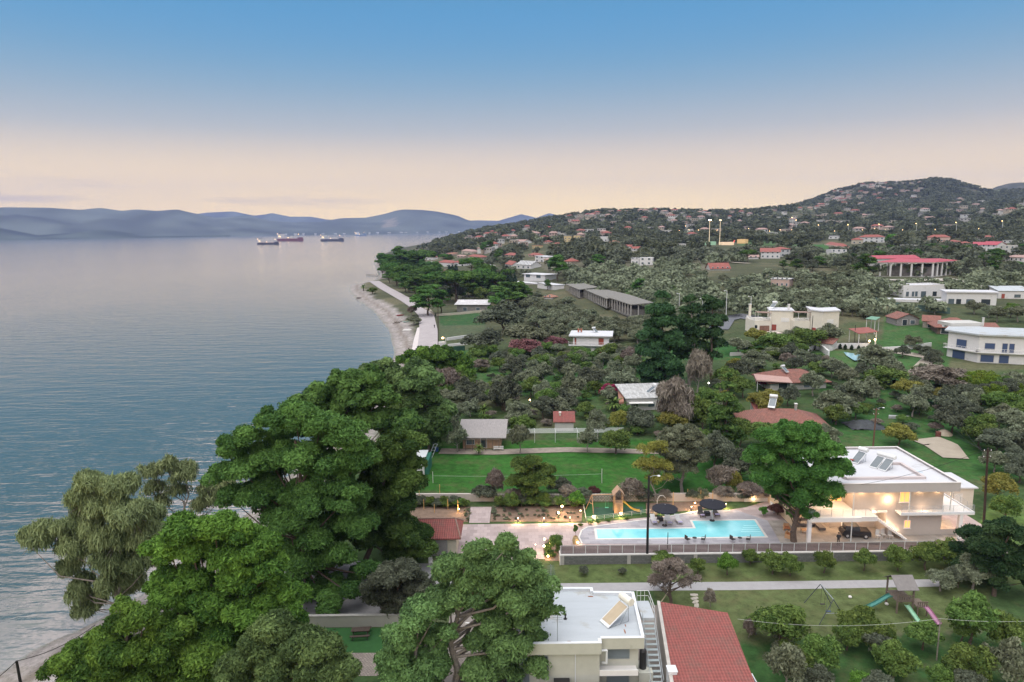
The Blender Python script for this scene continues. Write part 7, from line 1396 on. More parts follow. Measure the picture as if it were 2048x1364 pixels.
A1 = at(1608,1206,Z0)-o_; A2 = at(1697,1248,Z0)-o_; B1 = at(1638,1250,Z0)-o_; zt1 = 2.4; T1 = at(1641,1168,Z0+zt1)-o_; T2 = at(1667,1199,Z0+zt1)-o_; C1 = Vector((T1.x*2-A1.x, A1.y*1.0, 0))
mb = MB(); mb.tube(T1, T2, .045); mb.build('beam', STEEL, sw)
for a, b in ((A1,T1),(Vector((T1.x+1.4,T1.y+.4,-Z0+o_.z)),T1),(A2,T2),(B1,T2)): b2 = Vector(b); a2 = Vector((a.x,a.y,0)); MB().tube(a2, (b2.x,b2.y,zt1), .04,.04,6).build('leg', mat('dark_metal_tube', (.06,.065,.075), .5), sw)
m_ = (B1+T2)/2; n_ = (A2+T2)/2; MB().tube((B1.x*.55+T2.x*.45,B1.y*.55+T2.y*.45,zt1*.45),(A2.x*.55+T2.x*.45,A2.y*.55+T2.y*.45,zt1*.45),.035).build('brace', STEEL, sw)
for f in (.25,.7):
    q = T1.lerp(T2,f); MB().tube((q.x-.2,q.y,zt1),(q.x-.2,q.y,.6),.012,.012,4).tube((q.x+.2,q.y,zt1),(q.x+.2,q.y,.6),.012,.012,4).box(q.x-.25,q.x+.25,q.y-.1,q.y+.1,.55,.6).build('swing_seat', DRAT if f < .5 else BLUE, sw)
for px, py in ((1700,1196),(1773,1210)): t = thing('ball', 'small white object lying on the playground lawn beside the weathered tower' if px > 1750 else 'white plastic bag lying on the playground lawn right of the metal swing', 'toy', at(px,py,Z0)); MB().ball((0,0,.14),.2,8,6,.7).build('ball', CURB, t)
# ================================================================ under the villa: person, car, chairs, sofa
def person(label, loc, rz=0, h=1.75, shirt=(.03,.03,.035), pants=(.05,.04,.04)):
    t = thing('person', label, 'person', loc, rz); s = h/1.75
    me = bpy.data.meshes.new('body'); J = [(0,0,.95,.13),(0,0,1.15,.14),(0,0,1.38,.15),(0,-.01,1.50,.06),(0,-.02,1.62,.095),(0,-.02,1.70,.08), (-.19,0,1.40,.06),(-.25,-.02,1.14,.045),(-.12,-.25,1.20,.035),(-.06,-.30,1.23,.03), (.19,0,1.40,.06),(.25,-.02,1.14,.045),(.12,-.25,1.20,.035),(.06,-.30,1.23,.03), (-.09,0,.86,.085),(-.11,-.02,.48,.06),(-.12,.02,.08,.04),(-.12,-.14,.04,.035), (.09,0,.86,.085),(.11,-.02,.48,.06),(.12,.02,.08,.04),(.12,-.14,.04,.035)]
    E = [(0,1),(1,2),(2,3),(3,4),(4,5),(2,6),(6,7),(7,8),(8,9),(2,10),(10,11),(11,12),(12,13),(0,14),(14,15),(15,16),(16,17),(0,18),(18,19),(19,20),(20,21)]
    me.from_pydata([(a*s,b*s,c*s) for a,b,c,_ in J], E, []); o = bpy.data.objects.new('body', me); COL.objects.link(o); o.parent = t
    o.modifiers.new('skin', 'SKIN'); 
    for i, j in enumerate(J): me.skin_vertices[0].data[i].radius = (j[3]*s, j[3]*s)
    me.skin_vertices[0].data[0].use_root = True; o.modifiers.new('sub', 'SUBSURF').levels = 1; o.modifiers['sub'].render_levels = 2
    m, tt, n, l, b = newmat('clothed_body'); tcn = n.new('ShaderNodeTexCoord'); sp = n.new('ShaderNodeSeparateXYZ'); l.new(tcn.outputs['Object'], sp.inputs[0]); rp = n.new('ShaderNodeValToRGB'); rp.color_ramp.interpolation = 'CONSTANT'; e = rp.color_ramp.elements
    e[0].color = tuple(pants)+(1,); e[1].position = .52*s; e[1].color = tuple(shirt)+(1,); x = e.new(.82*s); x.color = (.42,.26,.19,1); mm = n.new('ShaderNodeMath'); mm.operation = 'DIVIDE'; mm.inputs[1].default_value = 1.8; l.new(sp.outputs['Z'], mm.inputs[0]); l.new(mm.outputs[0], rp.inputs[0]); l.new(rp.outputs[0], b.inputs['Base Color']); b.inputs['Roughness'].default_value = .85
    me.materials.append(m); MB().ball((0,-.01*s,1.69*s),.105*s,10,8,.85).build('hair', DRAT, t); return t
person('person in dark clothes holding something at the chest, standing behind the fence before the villa', tuple(at(1676,1091,Z0+.05)), 0)
person('person in black walking on the shore road', G(869,657), 0)
car = thing('black_car', 'black open utility car parked under the villa stair', 'car', (VX+3.6, VY+2.2, Z0+.05), R(-8)); mb = MB(); W_ = .8
mb.prism([(-1.7,-W_),(1.7,-W_),(1.7,W_),(-1.7,W_)], .35, .85); mb.prism([(-1.6,-W_*.95),(.5,-W_*.95),(.5,W_*.95),(-1.6,W_*.95)], .851, [1.0]*4); mb.build('body', BLACK, car)
MB().prism([(-1.35,-.7),(.35,-.7),(.35,.7),(-1.35,.7)], 1.0, [1.62,1.55,1.55,1.62]).build('cabin', DARKG, car); MB().prism([(.5,-.76),(1.66,-.76),(1.66,.76),(.5,.76)], .852, [1.05,.95,.95,1.05]).build('bonnet', BLACK, car)
for x in (-1.1,1.1):
    for y in (-W_-.02,W_-.16): w = MB().tube((x,y,.34),(x,y+.2,.34),.34,.34,14).build('wheel', DRAT, car); MB().tube((x,y-.012,.34),(x,y-.002,.34),.17,.17,10).build('rim', SILV, w)
MB().ball((1.70,-.5,.72),.10).build('headlight', PALE, car); MB().ball((1.70,.5,.72),.10).build('headlight', PALE, car)
for k, x in enumerate((6.2,7.0,7.75)):
    t = thing('white_chair', ['left','middle','right'][k]+' one of three tall white chairs under the outside stair', 'chair', (VX+x, VY+1.4+.3*(k%2), Z0+.05), 0, 'white chairs under the stair'); MB().box(-.25,.25,-.25,.25,.42,.47).build('seat', CURB, t); MB().box(-.25,.25,.2,.26,.471,1.15).build('backrest', CURB, t)
    for a, b in ((-.22,-.22),(.22,-.22),(-.22,.22),(.22,.22)): MB().box(a-.025,a+.025,b-.025,b+.025,0,.419).build('leg', CURB, t)
sf = thing('sofa', 'grey corner sofa in the lit veranda of the villa', 'sofa', (VX-1.2, VY+5.6, Z0+.05), 0); SG = mat('grey_upholstery', (.16,.155,.16), .95, .1, 4)
MB().box(-1.4,1.4,-.45,.45,.12,.45).build('seat', SG, sf); MB().box(-1.4,1.4,.45,.65,.12,.85).build('backrest', SG, sf); MB().box(1.0,1.8,-1.9,-.453,.12,.45).build('chaise', SG, sf); MB().box(-1.6,-1.403,-.45,.65,.12,.62).build('armrest', SG, sf); MB().box(-1.3,1.3,-.4,.4,0,.119).build('base', DRAT, sf)
ct = thing('coffee_table', 'low wooden coffee table before the grey sofa', 'table', (VX-2.1, VY+3.6, Z0+.05)); MB().box(-.5,.5,-.35,.35,.32,.37).build('tabletop', WOOD, ct)
for a, b in ((-.45,-.3),(.45,-.3),(-.45,.3),(.45,.3)): MB().box(a-.03,a+.03,b-.03,b+.03,0,.319).build('leg', WOOD, ct)
for k, (x, y) in enumerate(((-4.9,2.0),(-4.3,4.2))):
    t = thing('armchair', ['nearer','farther'][k]+' of two orange timber armchairs outside the veranda', 'chair', (VX+x, VY+y, Z0+.06), .8-k, 'timber armchairs'); MB().box(-.35,.35,-.3,.3,.28,.42).build('seat', mat('orange_cushion', (.42,.16,.07), .9), t); MB().box(-.35,.35,.3,.38,.28,.8).build('backrest', WOOD, t)
    for a in (-.38,.38): MB().box(a-.03,a+.03,-.3,.38,0,.55).build('side_frame', WOOD, t)
# ================================================================ planting
rg_ = random.Random(99)
# -- named, individually placed (kind, base x, base y, width px, height px, label)
S = [
 ('olive',915,905,44,56,'grey olive in front of the left end of the reed roofed hut'),('olive',1040,908,46,62,'olive at the pipe pergola right of the reed roofed hut'),('olive',1175,905,42,50,'grey olive under the right end of the pipe pergola'),
 ('green',1232,908,64,50,'broad leafy citrus at the right end of the pipe pergola'),('palm',958,908,28,24,'small dark cycad at the edge of the stony track'),('olive',895,872,42,40,'pale olive behind the pergola left of the reed roofed hut'),
 ('olive',915,850,46,48,'grey olive just left of the reed roof'),('bush',1010,822,76,72,'big round dark grey leaved tree above the reed roofed hut'),('twig',898,798,62,66,'pale grey leafless tree behind the shore pines'),
 ('olive',828,888,50,30,'low silvery bush left of the pergola'),('palm',968,835,34,34,'fresh green palm above the reed roofed hut'),('twig',1045,838,60,22,'low tangle of bare brown branches by the garden lamp'),
 ('green',1045,872,56,44,'citrus tree right of the reed roofed hut'),('yellow',1236,868,42,52,'yellowing tree left of the patched roof bungalow'),('olive',1195,876,42,60,'silvery olive right of the tiled garden hut'),
 ('olive',1085,808,44,48,'pale olive beyond the garden lamp'),('olive',1145,802,52,58,'round grey olive above the tiled garden hut'),('olive',1120,838,48,42,'grey olive behind the tiled garden hut'),
 ('flower',1218,800,42,34,'crimson bougainvillea beside the patched roof bungalow'),('olive',1245,790,64,56,'wide silvery tree above the patched roof bungalow'),('palm',1228,822,60,34,'drooping palm in front of the crimson bougainvillea'),
 ('twig',992,998,40,62,'thin bare brown tree at the left of the near field edge'),('bush',1120,990,46,34,'grey bush along the garden wall right of the leafy tree'),('redleaf',1188,995,24,24,'dark brown bush behind the play lawn'),('twig',1265,1000,56,44,'dry thin bushes behind the timber play tower'),
 ('lime',1153,1018,36,38,'fresh green tree at the corner of the play lawn'),('green',1024,1019,34,34,'young citrus on the soil bed behind the paving'),('green',1085,1012,30,30,'young citrus right of centre on the soil bed'),
 ('twig',1440,985,66,58,'bare grey shrub in the field behind the right parasol'),('yellow',1468,990,30,52,'thin yellowing shrub behind the right parasol'),('olive',1405,1005,24,30,'small tree between the parasols and the garden wall'),
 ('twig',1500,1000,60,36,'tangled bare shrub beside the round crowned pine'),('bush',1430,940,74,80,'dark dull tree left of the faded red roof'),('dark' if False else 'bush',1480,962,70,62,'dark bush under the slender green conifer'),
 ('yellow',1798,890,58,44,'rounded yellow green bush behind the villa roof'),('yellow',1995,1003,64,56,'yellow green tree right of the white annex'),('green',2010,1042,56,54,'small citrus on the lawn right of the brown pole'),
 ('green',1325,1132,52,28,'bright citrus in front of the blockwork wall beside the black pole'),('green',1395,1148,34,34,'small citrus before the wall right of the bare tree'),('lime',1455,1150,42,44,'fresh green citrus before the middle of the wall'),
 ('green',1545,1148,50,46,'dense citrus before the wall under the round crowned pine'),('green',1580,1152,44,46,'citrus beside the dense one under the round crowned pine'),('green',1500,1130,34,34,'citrus left of the dense one before the wall'),
 ('green',1648,1146,44,48,'fruiting citrus before the fence where the person stands'),('green',1728,1142,44,42,'leaning citrus before the right half of the wall'),('green',1795,1142,48,52,'citrus behind the weathered play tower'),
 ('green',1850,1140,62,56,'wide citrus before the wall at the villa balcony'),('green',1905,1138,66,58,'darker citrus at the foot of the brown pole'),('olive',1945,1178,76,62,'pale olive at the right end of the footpath'),
 ('bush',1168,1150,22,20,'small low shrub at the left of the strip lawn'),('bush',1245,1148,20,12,'tiny shrub on the strip lawn'),('twig',1420,1215,24,40,'thin sapling beside the stepping stones'),
 ('green',1560,1300,100,92,'large citrus with yellow fruit below the metal swing'),('olive',1572,1385,86,100,'silvery olive beside the red tiled roof'),('green',1640,1345,80,76,'broad citrus below the swing, second from the tiled roof'),
 ('green',1694,1300,62,56,'round dark citrus below the playground lawn centre'),('green',1758,1310,66,66,'citrus with orange fruit left of the wire post'),('green',1785,1360,84,76,'big dense citrus beneath the wire, left of the post'),
 ('green',1845,1300,70,56,'citrus right behind the wire post'),('green',1940,1290,96,100,'broad dark citrus at the right of the playground lawn'),('green',2010,1310,80,86,'dark citrus by the right edge above the lush grass'),
 ('green',1935,1378,90,90,'leafy citrus at the bottom right'),('olive',2030,1390,86,110,'grey tree in the bottom right corner'),('green',1510,1270,40,46,'small citrus beside the upper edge of the tiled roof'),
 ('twig',1498,1275,26,40,'grey dead bush close to the red tiled roof'),('green',1880,1385,60,56,'low citrus right of the wire post at the bottom'),('lime',1725,1385,60,40,'pale green bush in the lush grass at the bottom'),
 ('olive',1880,1182,56,44,'pale olive leaning over the right part of the footpath'),('bush',1915,1175,50,40,'dull shrub where the footpath ends'),
 ('green',1530,893,70,52,'leafy green tree rising in front of the faded red roof'),('olive',1648,893,62,46,'grey olive at the right corner of the faded red roof'),('green',1480,893,60,60,'green tree left of the faded red roof'),
 ('green',1112,1105,30,40,'little yellow lit tree in the curved bed'),('redleaf',1556,1030,40,24,'red leaved shrubs in the white edged bed by the villa'),('lime',1527,1031,18,18,'small green plant left of the red leaved shrubs'),
 ('hedge',1990,800,70,70,'') if False else ('yellow',1880,812,40,36,'small golden bush on the bright grass'),('yellow',1862,806,26,26,'second small golden bush on the bright grass'),
 ('olive',1663,755,46,42,'round olive beside the white garden lawn'),('olive',1750,745,76,58,'wide dark olive in front of the pale blue pool'),('green',1770,772,84,40,'dense bright green bush below the wide dark olive'),
 ('yellow',1815,800,60,42,'yellow green tree below the dense bush'),('twig',1870,778,110,52,'wide bare branched grey tree before the arched wall'),('olive',1945,822,50,46,'olive at the right before the bright hedge'),
 ('olive',1825,834,52,48,'olive on the bright grass behind the villa'),('olive',1900,830,44,34,'low olive right on the bright grass behind the villa'),('olive',1720,812,72,60,'large grey olive left of the black netting heap'),
 ('olive',1668,842,76,64,'large grey olive behind the faded red roof'),('olive',1625,792,52,50,'olive in front of the weathered hip roof'),('bush',1575,812,48,44,'bush below the pink terrace canopy'),
 ('yellow',1528,830,64,54,'golden brown bush between the two red roofed bungalows'),('flower',1527,778,34,26,'purple bougainvillea under the pink terrace canopy'),('olive',1515,742,56,44,'grey olive left of the weathered hip roof'),
 ('green',1545,705,80,42,'bright green tree below the left cream house'),('green',1610,700,86,46,'broad green tree below the right cream house'),('olive',1585,690,44,36,'olive between the two cream houses'),
 ('yellow',1510,690,46,34,'yellowish tree left of the cream forecourt'),('olive',1655,692,58,44,'dark olive right of the cream houses'),('olive',1475,708,52,34,'grey olive beyond the tall conifers'),
 ('olive',1000,702,70,78,'very large grey olive above the small meadow') if False else ('bush',1005,668,96,66,'very large rounded grey green tree right of the small meadow'),('bush',965,708,80,52,'dark round bush right of the gate walls'),('olive',1050,700,90,54,'wide silvery tree left of the white house'),
 ('mauve',1050,712,70,36,'faded pink bougainvillea mass below the silvery tree'),('mauve',1108,700,56,30,'faded pink bougainvillea beside the white house'),('green',1160,722,46,30,'green citrus before the white house'),('green',1215,722,50,36,'dark green bush at the right foot of the white house'),
 ('twig',1262,740,44,48,'bare grey brown tree left of the tallest dark conifer'),('twig',960,742,40,26,'low rounded brown bush above the lush meadow'),('green',1200,700,40,18,'low green hedge before the white house balcony'),
 ('twig',1395,800,52,110,'tall grey bare stems before the dark conifers'),('green',1405,860,60,70,'green bushy tree right of the weeping tree'),('green',1250,850,40,44,'dark green small tree before the patched roof porch'),
 ('umbrella',912,604,92,62,'wide dark umbrella pine in the shore wood'),('pine',856,632,64,64,'dark pine at the bend of the shore road'),('pine',945,592,56,50,'dark pine behind the stone house'),('pine',1010,618,84,56,'broad pine right of the stone house'),
 ('pine',882,628,44,50,'dark bushy pine at the left wall of the stone house'),('pine',1000,640,60,56,'dark pine right of the stone house beside the rounded tree'),('umbrella',880,588,60,44,'umbrella pine behind the bend of the shore road'),('pine',1040,612,56,50,'broad dark pine left of the grove corner hut'),
 ('pine',985,586,44,44,'bright green pine above the stone house'),('umbrella',943,556,44,40,'bright umbrella pine among the cypresses'),('pine',1115,562,50,54,'tall green tree right of the flat roofed white house'),('pine',1095,580,20,22,'small pine right of the white wing') ,
 ('pine',765,545,34,40,'lone dark tree at the very tip of the shore wood'),('pine',800,545,56,54,'tall dark pine at the seaward side of the shore wood'),('umbrella',840,545,60,44,'umbrella pine on the skyline of the shore wood'),
 ('olive',828,650,30,18,'pale bush beside the white upturned boat'),('twig',824,632,20,22,'grey bush on the grass strip by the red boat'),('palm',727,582,18,18,'little palm at the tip of the beach'),('green',745,588,20,14,'green bush on the grass strip at the beach tip'),
 ('pine',1415,600,1,1,'') if False else ('pine',1728,560,56,54,'dense dark round tree left of the columned hall'),('pine',1195,534,36,26,'dark tree right of the fenced court'),('umbrella',1495,524,34,24,'umbrella pine below the long red front roof'),
 ('pine',1380,720,1,1,'') if False else ('lime',1785,489,32,22,'bright green tree right of the colonnaded house'),('pine',1278,588,34,32,'round dark tree on the meadow beside the concrete frames'),
]
for it in S:
    k, x, y, w, h, lab = it; plantpx(k, x, y, w, h, lab, rng=rg_)
# -- cypress rows
for i, (x, y, h) in enumerate([(936,575,34),(943,578,38),(950,576,32),(956,580,40),(963,577,36),(975,583,42),(984,580,44),(992,584,46),(999,581,40),(1008,584,44),(1016,580,38),(1022,584,44),(1030,580,36),(905,548,20),(912,549,22),(899,547,18)]):
    plantpx('cypress', x, y, 9, h, 'dark slim cypress in the row behind the shore houses', group='cypress row behind the shore houses', rng=rg_)
for x, y in ((1680,698),(1690,699),(1703,700),(1717,701)): plantpx('cypress', x, y, 7, 11, 'tiny clipped cypress before the white wall of the garden pool', group='clipped cypresses by the garden pool', rng=rg_)
# -- bright hedge at the right
for i in range(26):
    x = 1925+rg_.random()*170; y = 765+(x-1925)*.28+rg_.random()*34; plantpx('green', x, y, 36+rg_.random()*14, 34+rg_.random()*12, 'bright yellow green bush in the right edge hedge', group='bright hedge at the right edge', m='hedge', rng=rg_, name='hedge_bush', cat='shrub')
# -- hedge and undergrowth along the back wall and behind the shed
for i in range(34):
    x = 805+i*11+rg_.random()*8
    if 938 < x < 985: continue
    plantpx('green' if i % 3 else 'bush', x, 1011+rg_.random()*3, 22+rg_.random()*10, 13+rg_.random()*9, 'low dark shrub at the foot of the garden wall', group='undergrowth along the garden wall', rng=rg_)
for i in range(12): plantpx('twig' if i % 2 else 'bush', 960+i*52+rg_.random()*20, 1000+rg_.random()*3, 30+rg_.random()*18, 20+rg_.random()*14, 'dull bush growing over the top of the stone garden wall', group='bushes over the garden wall', rng=rg_)
for i in range(46):
    x = 985+rg_.random()*175; y = 1018+rg_.random()*24; plantpx('bush' if rg_.random() < .5 else 'olive', x, y, 5+rg_.random()*4, 3+rg_.random()*3, 'small young grey plant in the soil bed', group='young plants in the soil bed', rng=rg_, name='young_plant', cat='plant')
for i in range(18):
    x, y = rg_.choice([(930+rg_.random()*10, 1015+rg_.random()*28), (985+rg_.random()*8, 1015+rg_.random()*28)]); plantpx('olive', x, y, 6+rg_.random()*3, 4+rg_.random()*3, 'small silvery plant beside the short paved path', group='silvery plants beside the path', rng=rg_, name='young_plant', cat='plant')
for i in range(26): plantpx('green', 1092+rg_.random()*24, 1086+rg_.random()*32, 7+rg_.random()*4, 5+rg_.random()*6, 'small plant in the curved bed at the fence end', group='plants in the curved bed', rng=rg_, name='young_plant', cat='plant')
for i in range(16):
    x, y = rg_.uniform(1540,2040), rg_.uniform(1275,1420)
    plantpx(rg_.choice(['green','olive','green','bush']), x, y, rg_.uniform(44,84), rg_.uniform(40,72), 'leafy fruit tree in the orchard at the bottom right', group='bottom right orchard', rng=rg_)
# -- generic individual trees by area: (polygon, spacing, mix, w, h, label, group, dmin, dmax)
def area(poly, sp, mix, w, h, label, group, dmin=0, dmax=1e9, seed=1, limit=999, nocheck=False):
    P = scatter(poly, sp, dmin, dmax, seed=seed, w=w, h=h*.8, nocheck=nocheck); P.sort(key=lambda p: p[1]); P = P[:limit]
    for p in P:
        k = rg_.choice(mix); f = rg_.uniform(.75, 1.3); plant(k, p, w*f, h*f*rg_.uniform(.9,1.1), label.replace('KIND', NAMEOF[k].replace('_', ' ')), group, rng=rg_)
    return len(P)
n1 = 0
n1 += area([(830,740),(935,730),(940,800),(860,870),(830,860)], 5.2, ['olive','bush','green'], 4.6, 4.4, 'KIND in the thicket behind the shore pines', 'garden thicket behind the shore pines', seed=2)
n1 += area([(930,715),(1120,705),(1290,715),(1290,745),(1120,750),(930,745)], 6.0, ['green','twig','bush','olive','green'], 4.6, 3.6, 'KIND in the hedge belt below the white house', 'hedge belt below the white house', seed=3)
n1 += area([(1040,745),(1280,740),(1260,790),(1180,870),(1060,870),(930,850),(940,800)], 7.2, ['olive','olive','bush','green','olive'], 5.0, 4.4, 'KIND above the reed roofed hut', 'trees between hut and meadow', seed=4)
n1 += area([(1380,800),(1480,740),(1510,800),(1500,905),(1400,905)], 5.4, ['green','olive','bush','green','yellow'], 5.0, 4.8, 'KIND around the slender green conifer', 'thicket around the slender conifer', seed=5)
n1 += area([(1240,840),(1400,830),(1420,900),(1280,885)], 6.0, ['green','green','bush','yellow'], 4.6, 3.8, 'KIND right of the pipe pergola', 'garden right of the pipe pergola', seed=6)
n1 += area([(1650,750),(1920,760),(1930,800),(1850,850),(1640,850)], 8.0, ['olive','bush','olive','green'], 5.0, 4.2, 'KIND in the orchard behind the villa', 'loose orchard behind the villa', seed=7)
n1 += area([(1900,800),(2060,790),(2080,1000),(1990,960),(1900,890)], 5.2, ['bush','olive','green','bush'], 6.0, 5.2, 'KIND in the dark thicket right behind the villa', 'dark thicket right behind the villa', seed=8)
n1 += area([(1480,700),(1620,705),(1660,760),(1500,745)], 6.0, ['olive','twig','green','bush'], 4.6, 3.6, 'KIND below the two cream houses', 'trees below the cream houses', seed=9)
n1 += area([(1540,560),(1720,560),(1720,620),(1690,650),(1545,600)], 9.0, ['olive'], 6.0, 5.0, 'olive tree in loose rows above the cream houses', 'olives above the cream houses', seed=10)
n1 += area([(1850,620),(2048,620),(2048,650),(1950,640),(1860,628)], 8, ['olive','green','olive'], 5.5, 4.6, 'KIND behind the blue shuttered house', 'plots behind the blue shuttered house', seed=11)
n1 += area([(1745,650),(1890,672),(1890,700),(1760,690)], 11, ['green','olive','green'], 4.2, 3.6, 'KIND left of the blue shuttered house', 'green plot left of the blue shuttered house', seed=12)
n1 += area([(1700,690),(1880,700),(1900,740),(1700,735)], 9, ['olive','bush'], 4.6, 3.8, 'KIND in the white walled garden', 'trees of the white walled garden', seed=13)
for q_, sd_ in (([(1040,745),(1280,740),(1400,830),(1400,880),(1180,870),(930,850),(940,740)], 31), ([(1640,760),(1930,770),(1930,890),(1660,850)], 32), ([(1480,700),(1660,705),(1660,760),(1500,745)], 33)):
    n1 += area(q_, 5.5, ['bush','green','twig','green'], 2.3, 1.5, 'low KIND among the orchard trees', 'low growth among the orchards %d' % sd_, seed=sd_)
n2 = area([(1030,610),(1120,590),(1160,600),(1320,640),(1290,700),(1110,690),(1060,640)], 6.6, ['olive'], 6.6, 5.2, 'grey olive in the grove above the white house', 'near olive grove', seed=20, limit=150)
n2 += area([(1440,560),(1720,600),(1760,640),(1640,640),(1480,600)], 7.2, ['olive'], 6.6, 5.0, 'grey olive in the grove behind cream houses', 'grove behind the cream houses', seed=21, limit=90)
n3 = area([(748,530),(800,505),(900,487),(940,480),(1060,545),(1120,560),(1110,600),(1000,590),(900,590),(838,600),(800,580),(755,555)], 11.5, ['pine','pine','umbrella','pine'], 9.5, 10, 'dark KIND in the shore wood', 'pines of the shore wood', 110, 900, seed=22, limit=150)
n3 += area([(865,560),(1000,575),(1100,585),(1110,600),(990,612),(880,600)], 9, ['pine','green','bush'], 7, 7, 'KIND around the stone house by the shore', 'trees around the stone house', 110, 600, seed=23, limit=40)
n4 = area([(1560,500),(2048,500),(2048,560),(1740,560),(1560,545)], 14, ['olive','bush','pine'], 8, 6.5, 'KIND in the plots around the columned hall', 'plots around the columned hall', 200, 900, seed=24, limit=90)
print('TREES', n1, n2, n3, n4)
# -- houses on the far slopes
FARW = dict(pale=mat('far_pale_render', (.44,.42,.40), .9, .15, .3), white=mat('far_white_render', (.60,.59,.57), .9, .15, .3), pinkish=mat('far_pink_render', (.46,.35,.31), .9, .15, .3), sand=mat('far_sand_render', (.44,.38,.31), .9, .15, .3))
def hillhouses(n, u0, u1, d0, d1, label, group, seed, w=(9,16), h=(4,8), dens=None):
    r = random.Random(seed); made = 0; tries = 0
    while made < n and tries < n*40:
        tries += 1; u = r.uniform(u0,u1); d = r.uniform(d0,d1); x = (u-1024)/F*d; z = float(H(x,d)); px, py = proj(x,d,z)
        if dens and not dens(px,py): continue
        W_ = r.uniform(*w)*.8; D_ = r.uniform(7,10); hh = r.uniform(*h)*.55+2.6; col = r.choice(['pale','white','pinkish','sand']); rc = r.random()
        wm = FARW[col]; rn, rm = ('red hip roof', REDR) if rc < .16 else ('faded pink roof', PINKR) if rc < .42 else ('flat roof', GREYR2)
        t = thing('house', f'{col} {rn} house {label}', 'house', (x,d,z), r.uniform(-.6,.6), group+' '+col+' '+rn)
        MB().prism([(-W_/2,0),(W_/2,0),(W_/2,D_),(-W_/2,D_)], -4, hh).build('wall', wm, t)
        if rc < .42: o = .6; a,b,c,e = (-W_/2-o,-o,hh),(W_/2+o,-o,hh),(W_/2+o,D_+o,hh),(-W_/2-o,D_+o,hh); q = (-W_/2+D_*.4,D_/2,hh+2.2); s = (W_/2-D_*.4,D_/2,hh+2.2); uvroof('roof', [[a,b,s,q],[b,c,s],[c,e,q,s],[e,a,q]], rm, t, .3)
        else: MB().prism([(-W_/2-.3,-.3),(W_/2+.3,-.3),(W_/2+.3,D_+.3),(-W_/2-.3,D_+.3)], hh+.003, hh+.5).build('roof', rm, t)
        for k in range(3): MB().box(-W_/2+W_*(k+.25)/3,-W_/2+W_*(k+.7)/3,-.15,-.01,hh-2.6,hh-1.1).build('window', DARKG, t)
        a_ = proj(x-W_/2, d, z+hh*.35); b_ = proj(x+W_/2, d, z+hh+1); keep(float(a_[0])-1, float(b_[1]), float(b_[0])+1, float(a_[1]), d-3); FOOT.append((x-W_/2-6, x+W_/2+6, d-8, d+D_+8)); made += 1
hillhouses(52, 1120, 1430, 1330, 1760, 'on the low ridge crest', 'crest houses', 1, w=(12,22)); hillhouses(22, 1420, 1640, 1400, 1750, 'left of the high hill', 'ridge houses', 2)
hillhouses(60, 1640, 1830, 2080, 2480, 'near the high hill top', 'hilltop houses', 3, w=(12,22), h=(4,9)); hillhouses(26, 1600, 1960, 1500, 2100, 'midway up the high hill', 'mid hill houses', 4, w=(12,24))
hillhouses(36, 1020, 1600, 900, 1400, 'on the lower wooded slope', 'lower slope houses', 5, w=(10,20)); hillhouses(22, 1600, 1960, 1000, 1450, 'above the main road', 'houses above the main road', 6, w=(12,26)); hillhouses(22, 940, 1120, 700, 1500, 'on the far headland', 'headland houses', 7); hillhouses(9, 1980, 2060, 1150, 1300, 'on the bare right slope', 'bare slope houses', 8)
# -- the rest of the grove and the wooded hills: masses nobody could count
def mass(name, polys, sp, w, h, m, dens, leaf, dmin, dmax, seed, check=True, dark=0.0, thin=None, per=3):
    pts = []
    for i, poly in enumerate(polys): pts += scatter(poly, sp, dmin, dmax, seed=seed+i, w=w, h=h*.7, nocheck=not check)
    A = np.array(pts); rg = np.random.default_rng(seed)
    if thin: k = vnoise(A[:,0], A[:,1], thin[0], 50)*.7+vnoise(A[:,0], A[:,1], thin[0]*.35, 51)*.3; A = A[(k > thin[1])]
    n = len(A); f = rg.uniform(.65, 1.35, n); PF = []
    for j in range(per):
        o = rg.normal(size=(n,2))*w*.17; s = f*(1 if j == 0 else rg.uniform(.55,.85,n)); z = A[:,2]+f*h*(.55 if j == 0 else 1)*rg.uniform(.5,.72,n)
        PF.append(np.stack([A[:,0]+o[:,0]*f, A[:,1]+o[:,1]*f, z, w*.36*s, w*.36*s, h*.34*s], 1))
    tv = rg.random(n)*.45-.2; P = np.concatenate([np.column_stack([p, tv]) for p in PF]); V, F_, v = leafcloud(P, dens, leaf, seed, low=-.5, rnd=.6, elong=1.2)
    o = mesh_np(name, V, F_, m, fattr=v); o['kind'] = 'stuff'; print(name, n, len(F_)); return o
# plain of groves, 250 m and beyond
mass('olive_groves', [[(1030,575),(1130,545),(1420,525),(1560,500),(2048,560),(2048,620),(1740,640),(1440,560),(1330,575),(1320,640),(1160,600)], [(1160,600),(1320,575),(1440,560),(1700,620),(1560,640),(1330,650)]], 7.6, 7.6, 5.2, LM['olive'], .95, .95, 185, 520, 60, thin=(60,.30))
mass('groves_and_gardens', [[(900,520),(1000,475),(1130,470),(1400,470),(2048,470),(2048,560),(1500,520),(1130,548),(1030,575)]], 10.5, 10, 7.0, LM['bush'], .55, 1.35, 380, 1100, 70, thin=(90,.34))
mass('mixed_wood', [[(820,500),(930,470),(1000,460),(1130,455),(2060,455),(2060,525),(1130,525),(900,540)]], 15, 11, 9.0, LM['hill'], .40, 1.7, 300, 1300, 80, thin=(70,.45))
mass('wooded_hills', [[(880,495),(935,440),(1100,400),(1600,380),(2060,330),(2060,500),(1000,500)]], 14, 15, 10.5, LM['hill'], .16, 2.9, 950, 3200, 90, thin=(150,.22), per=2)
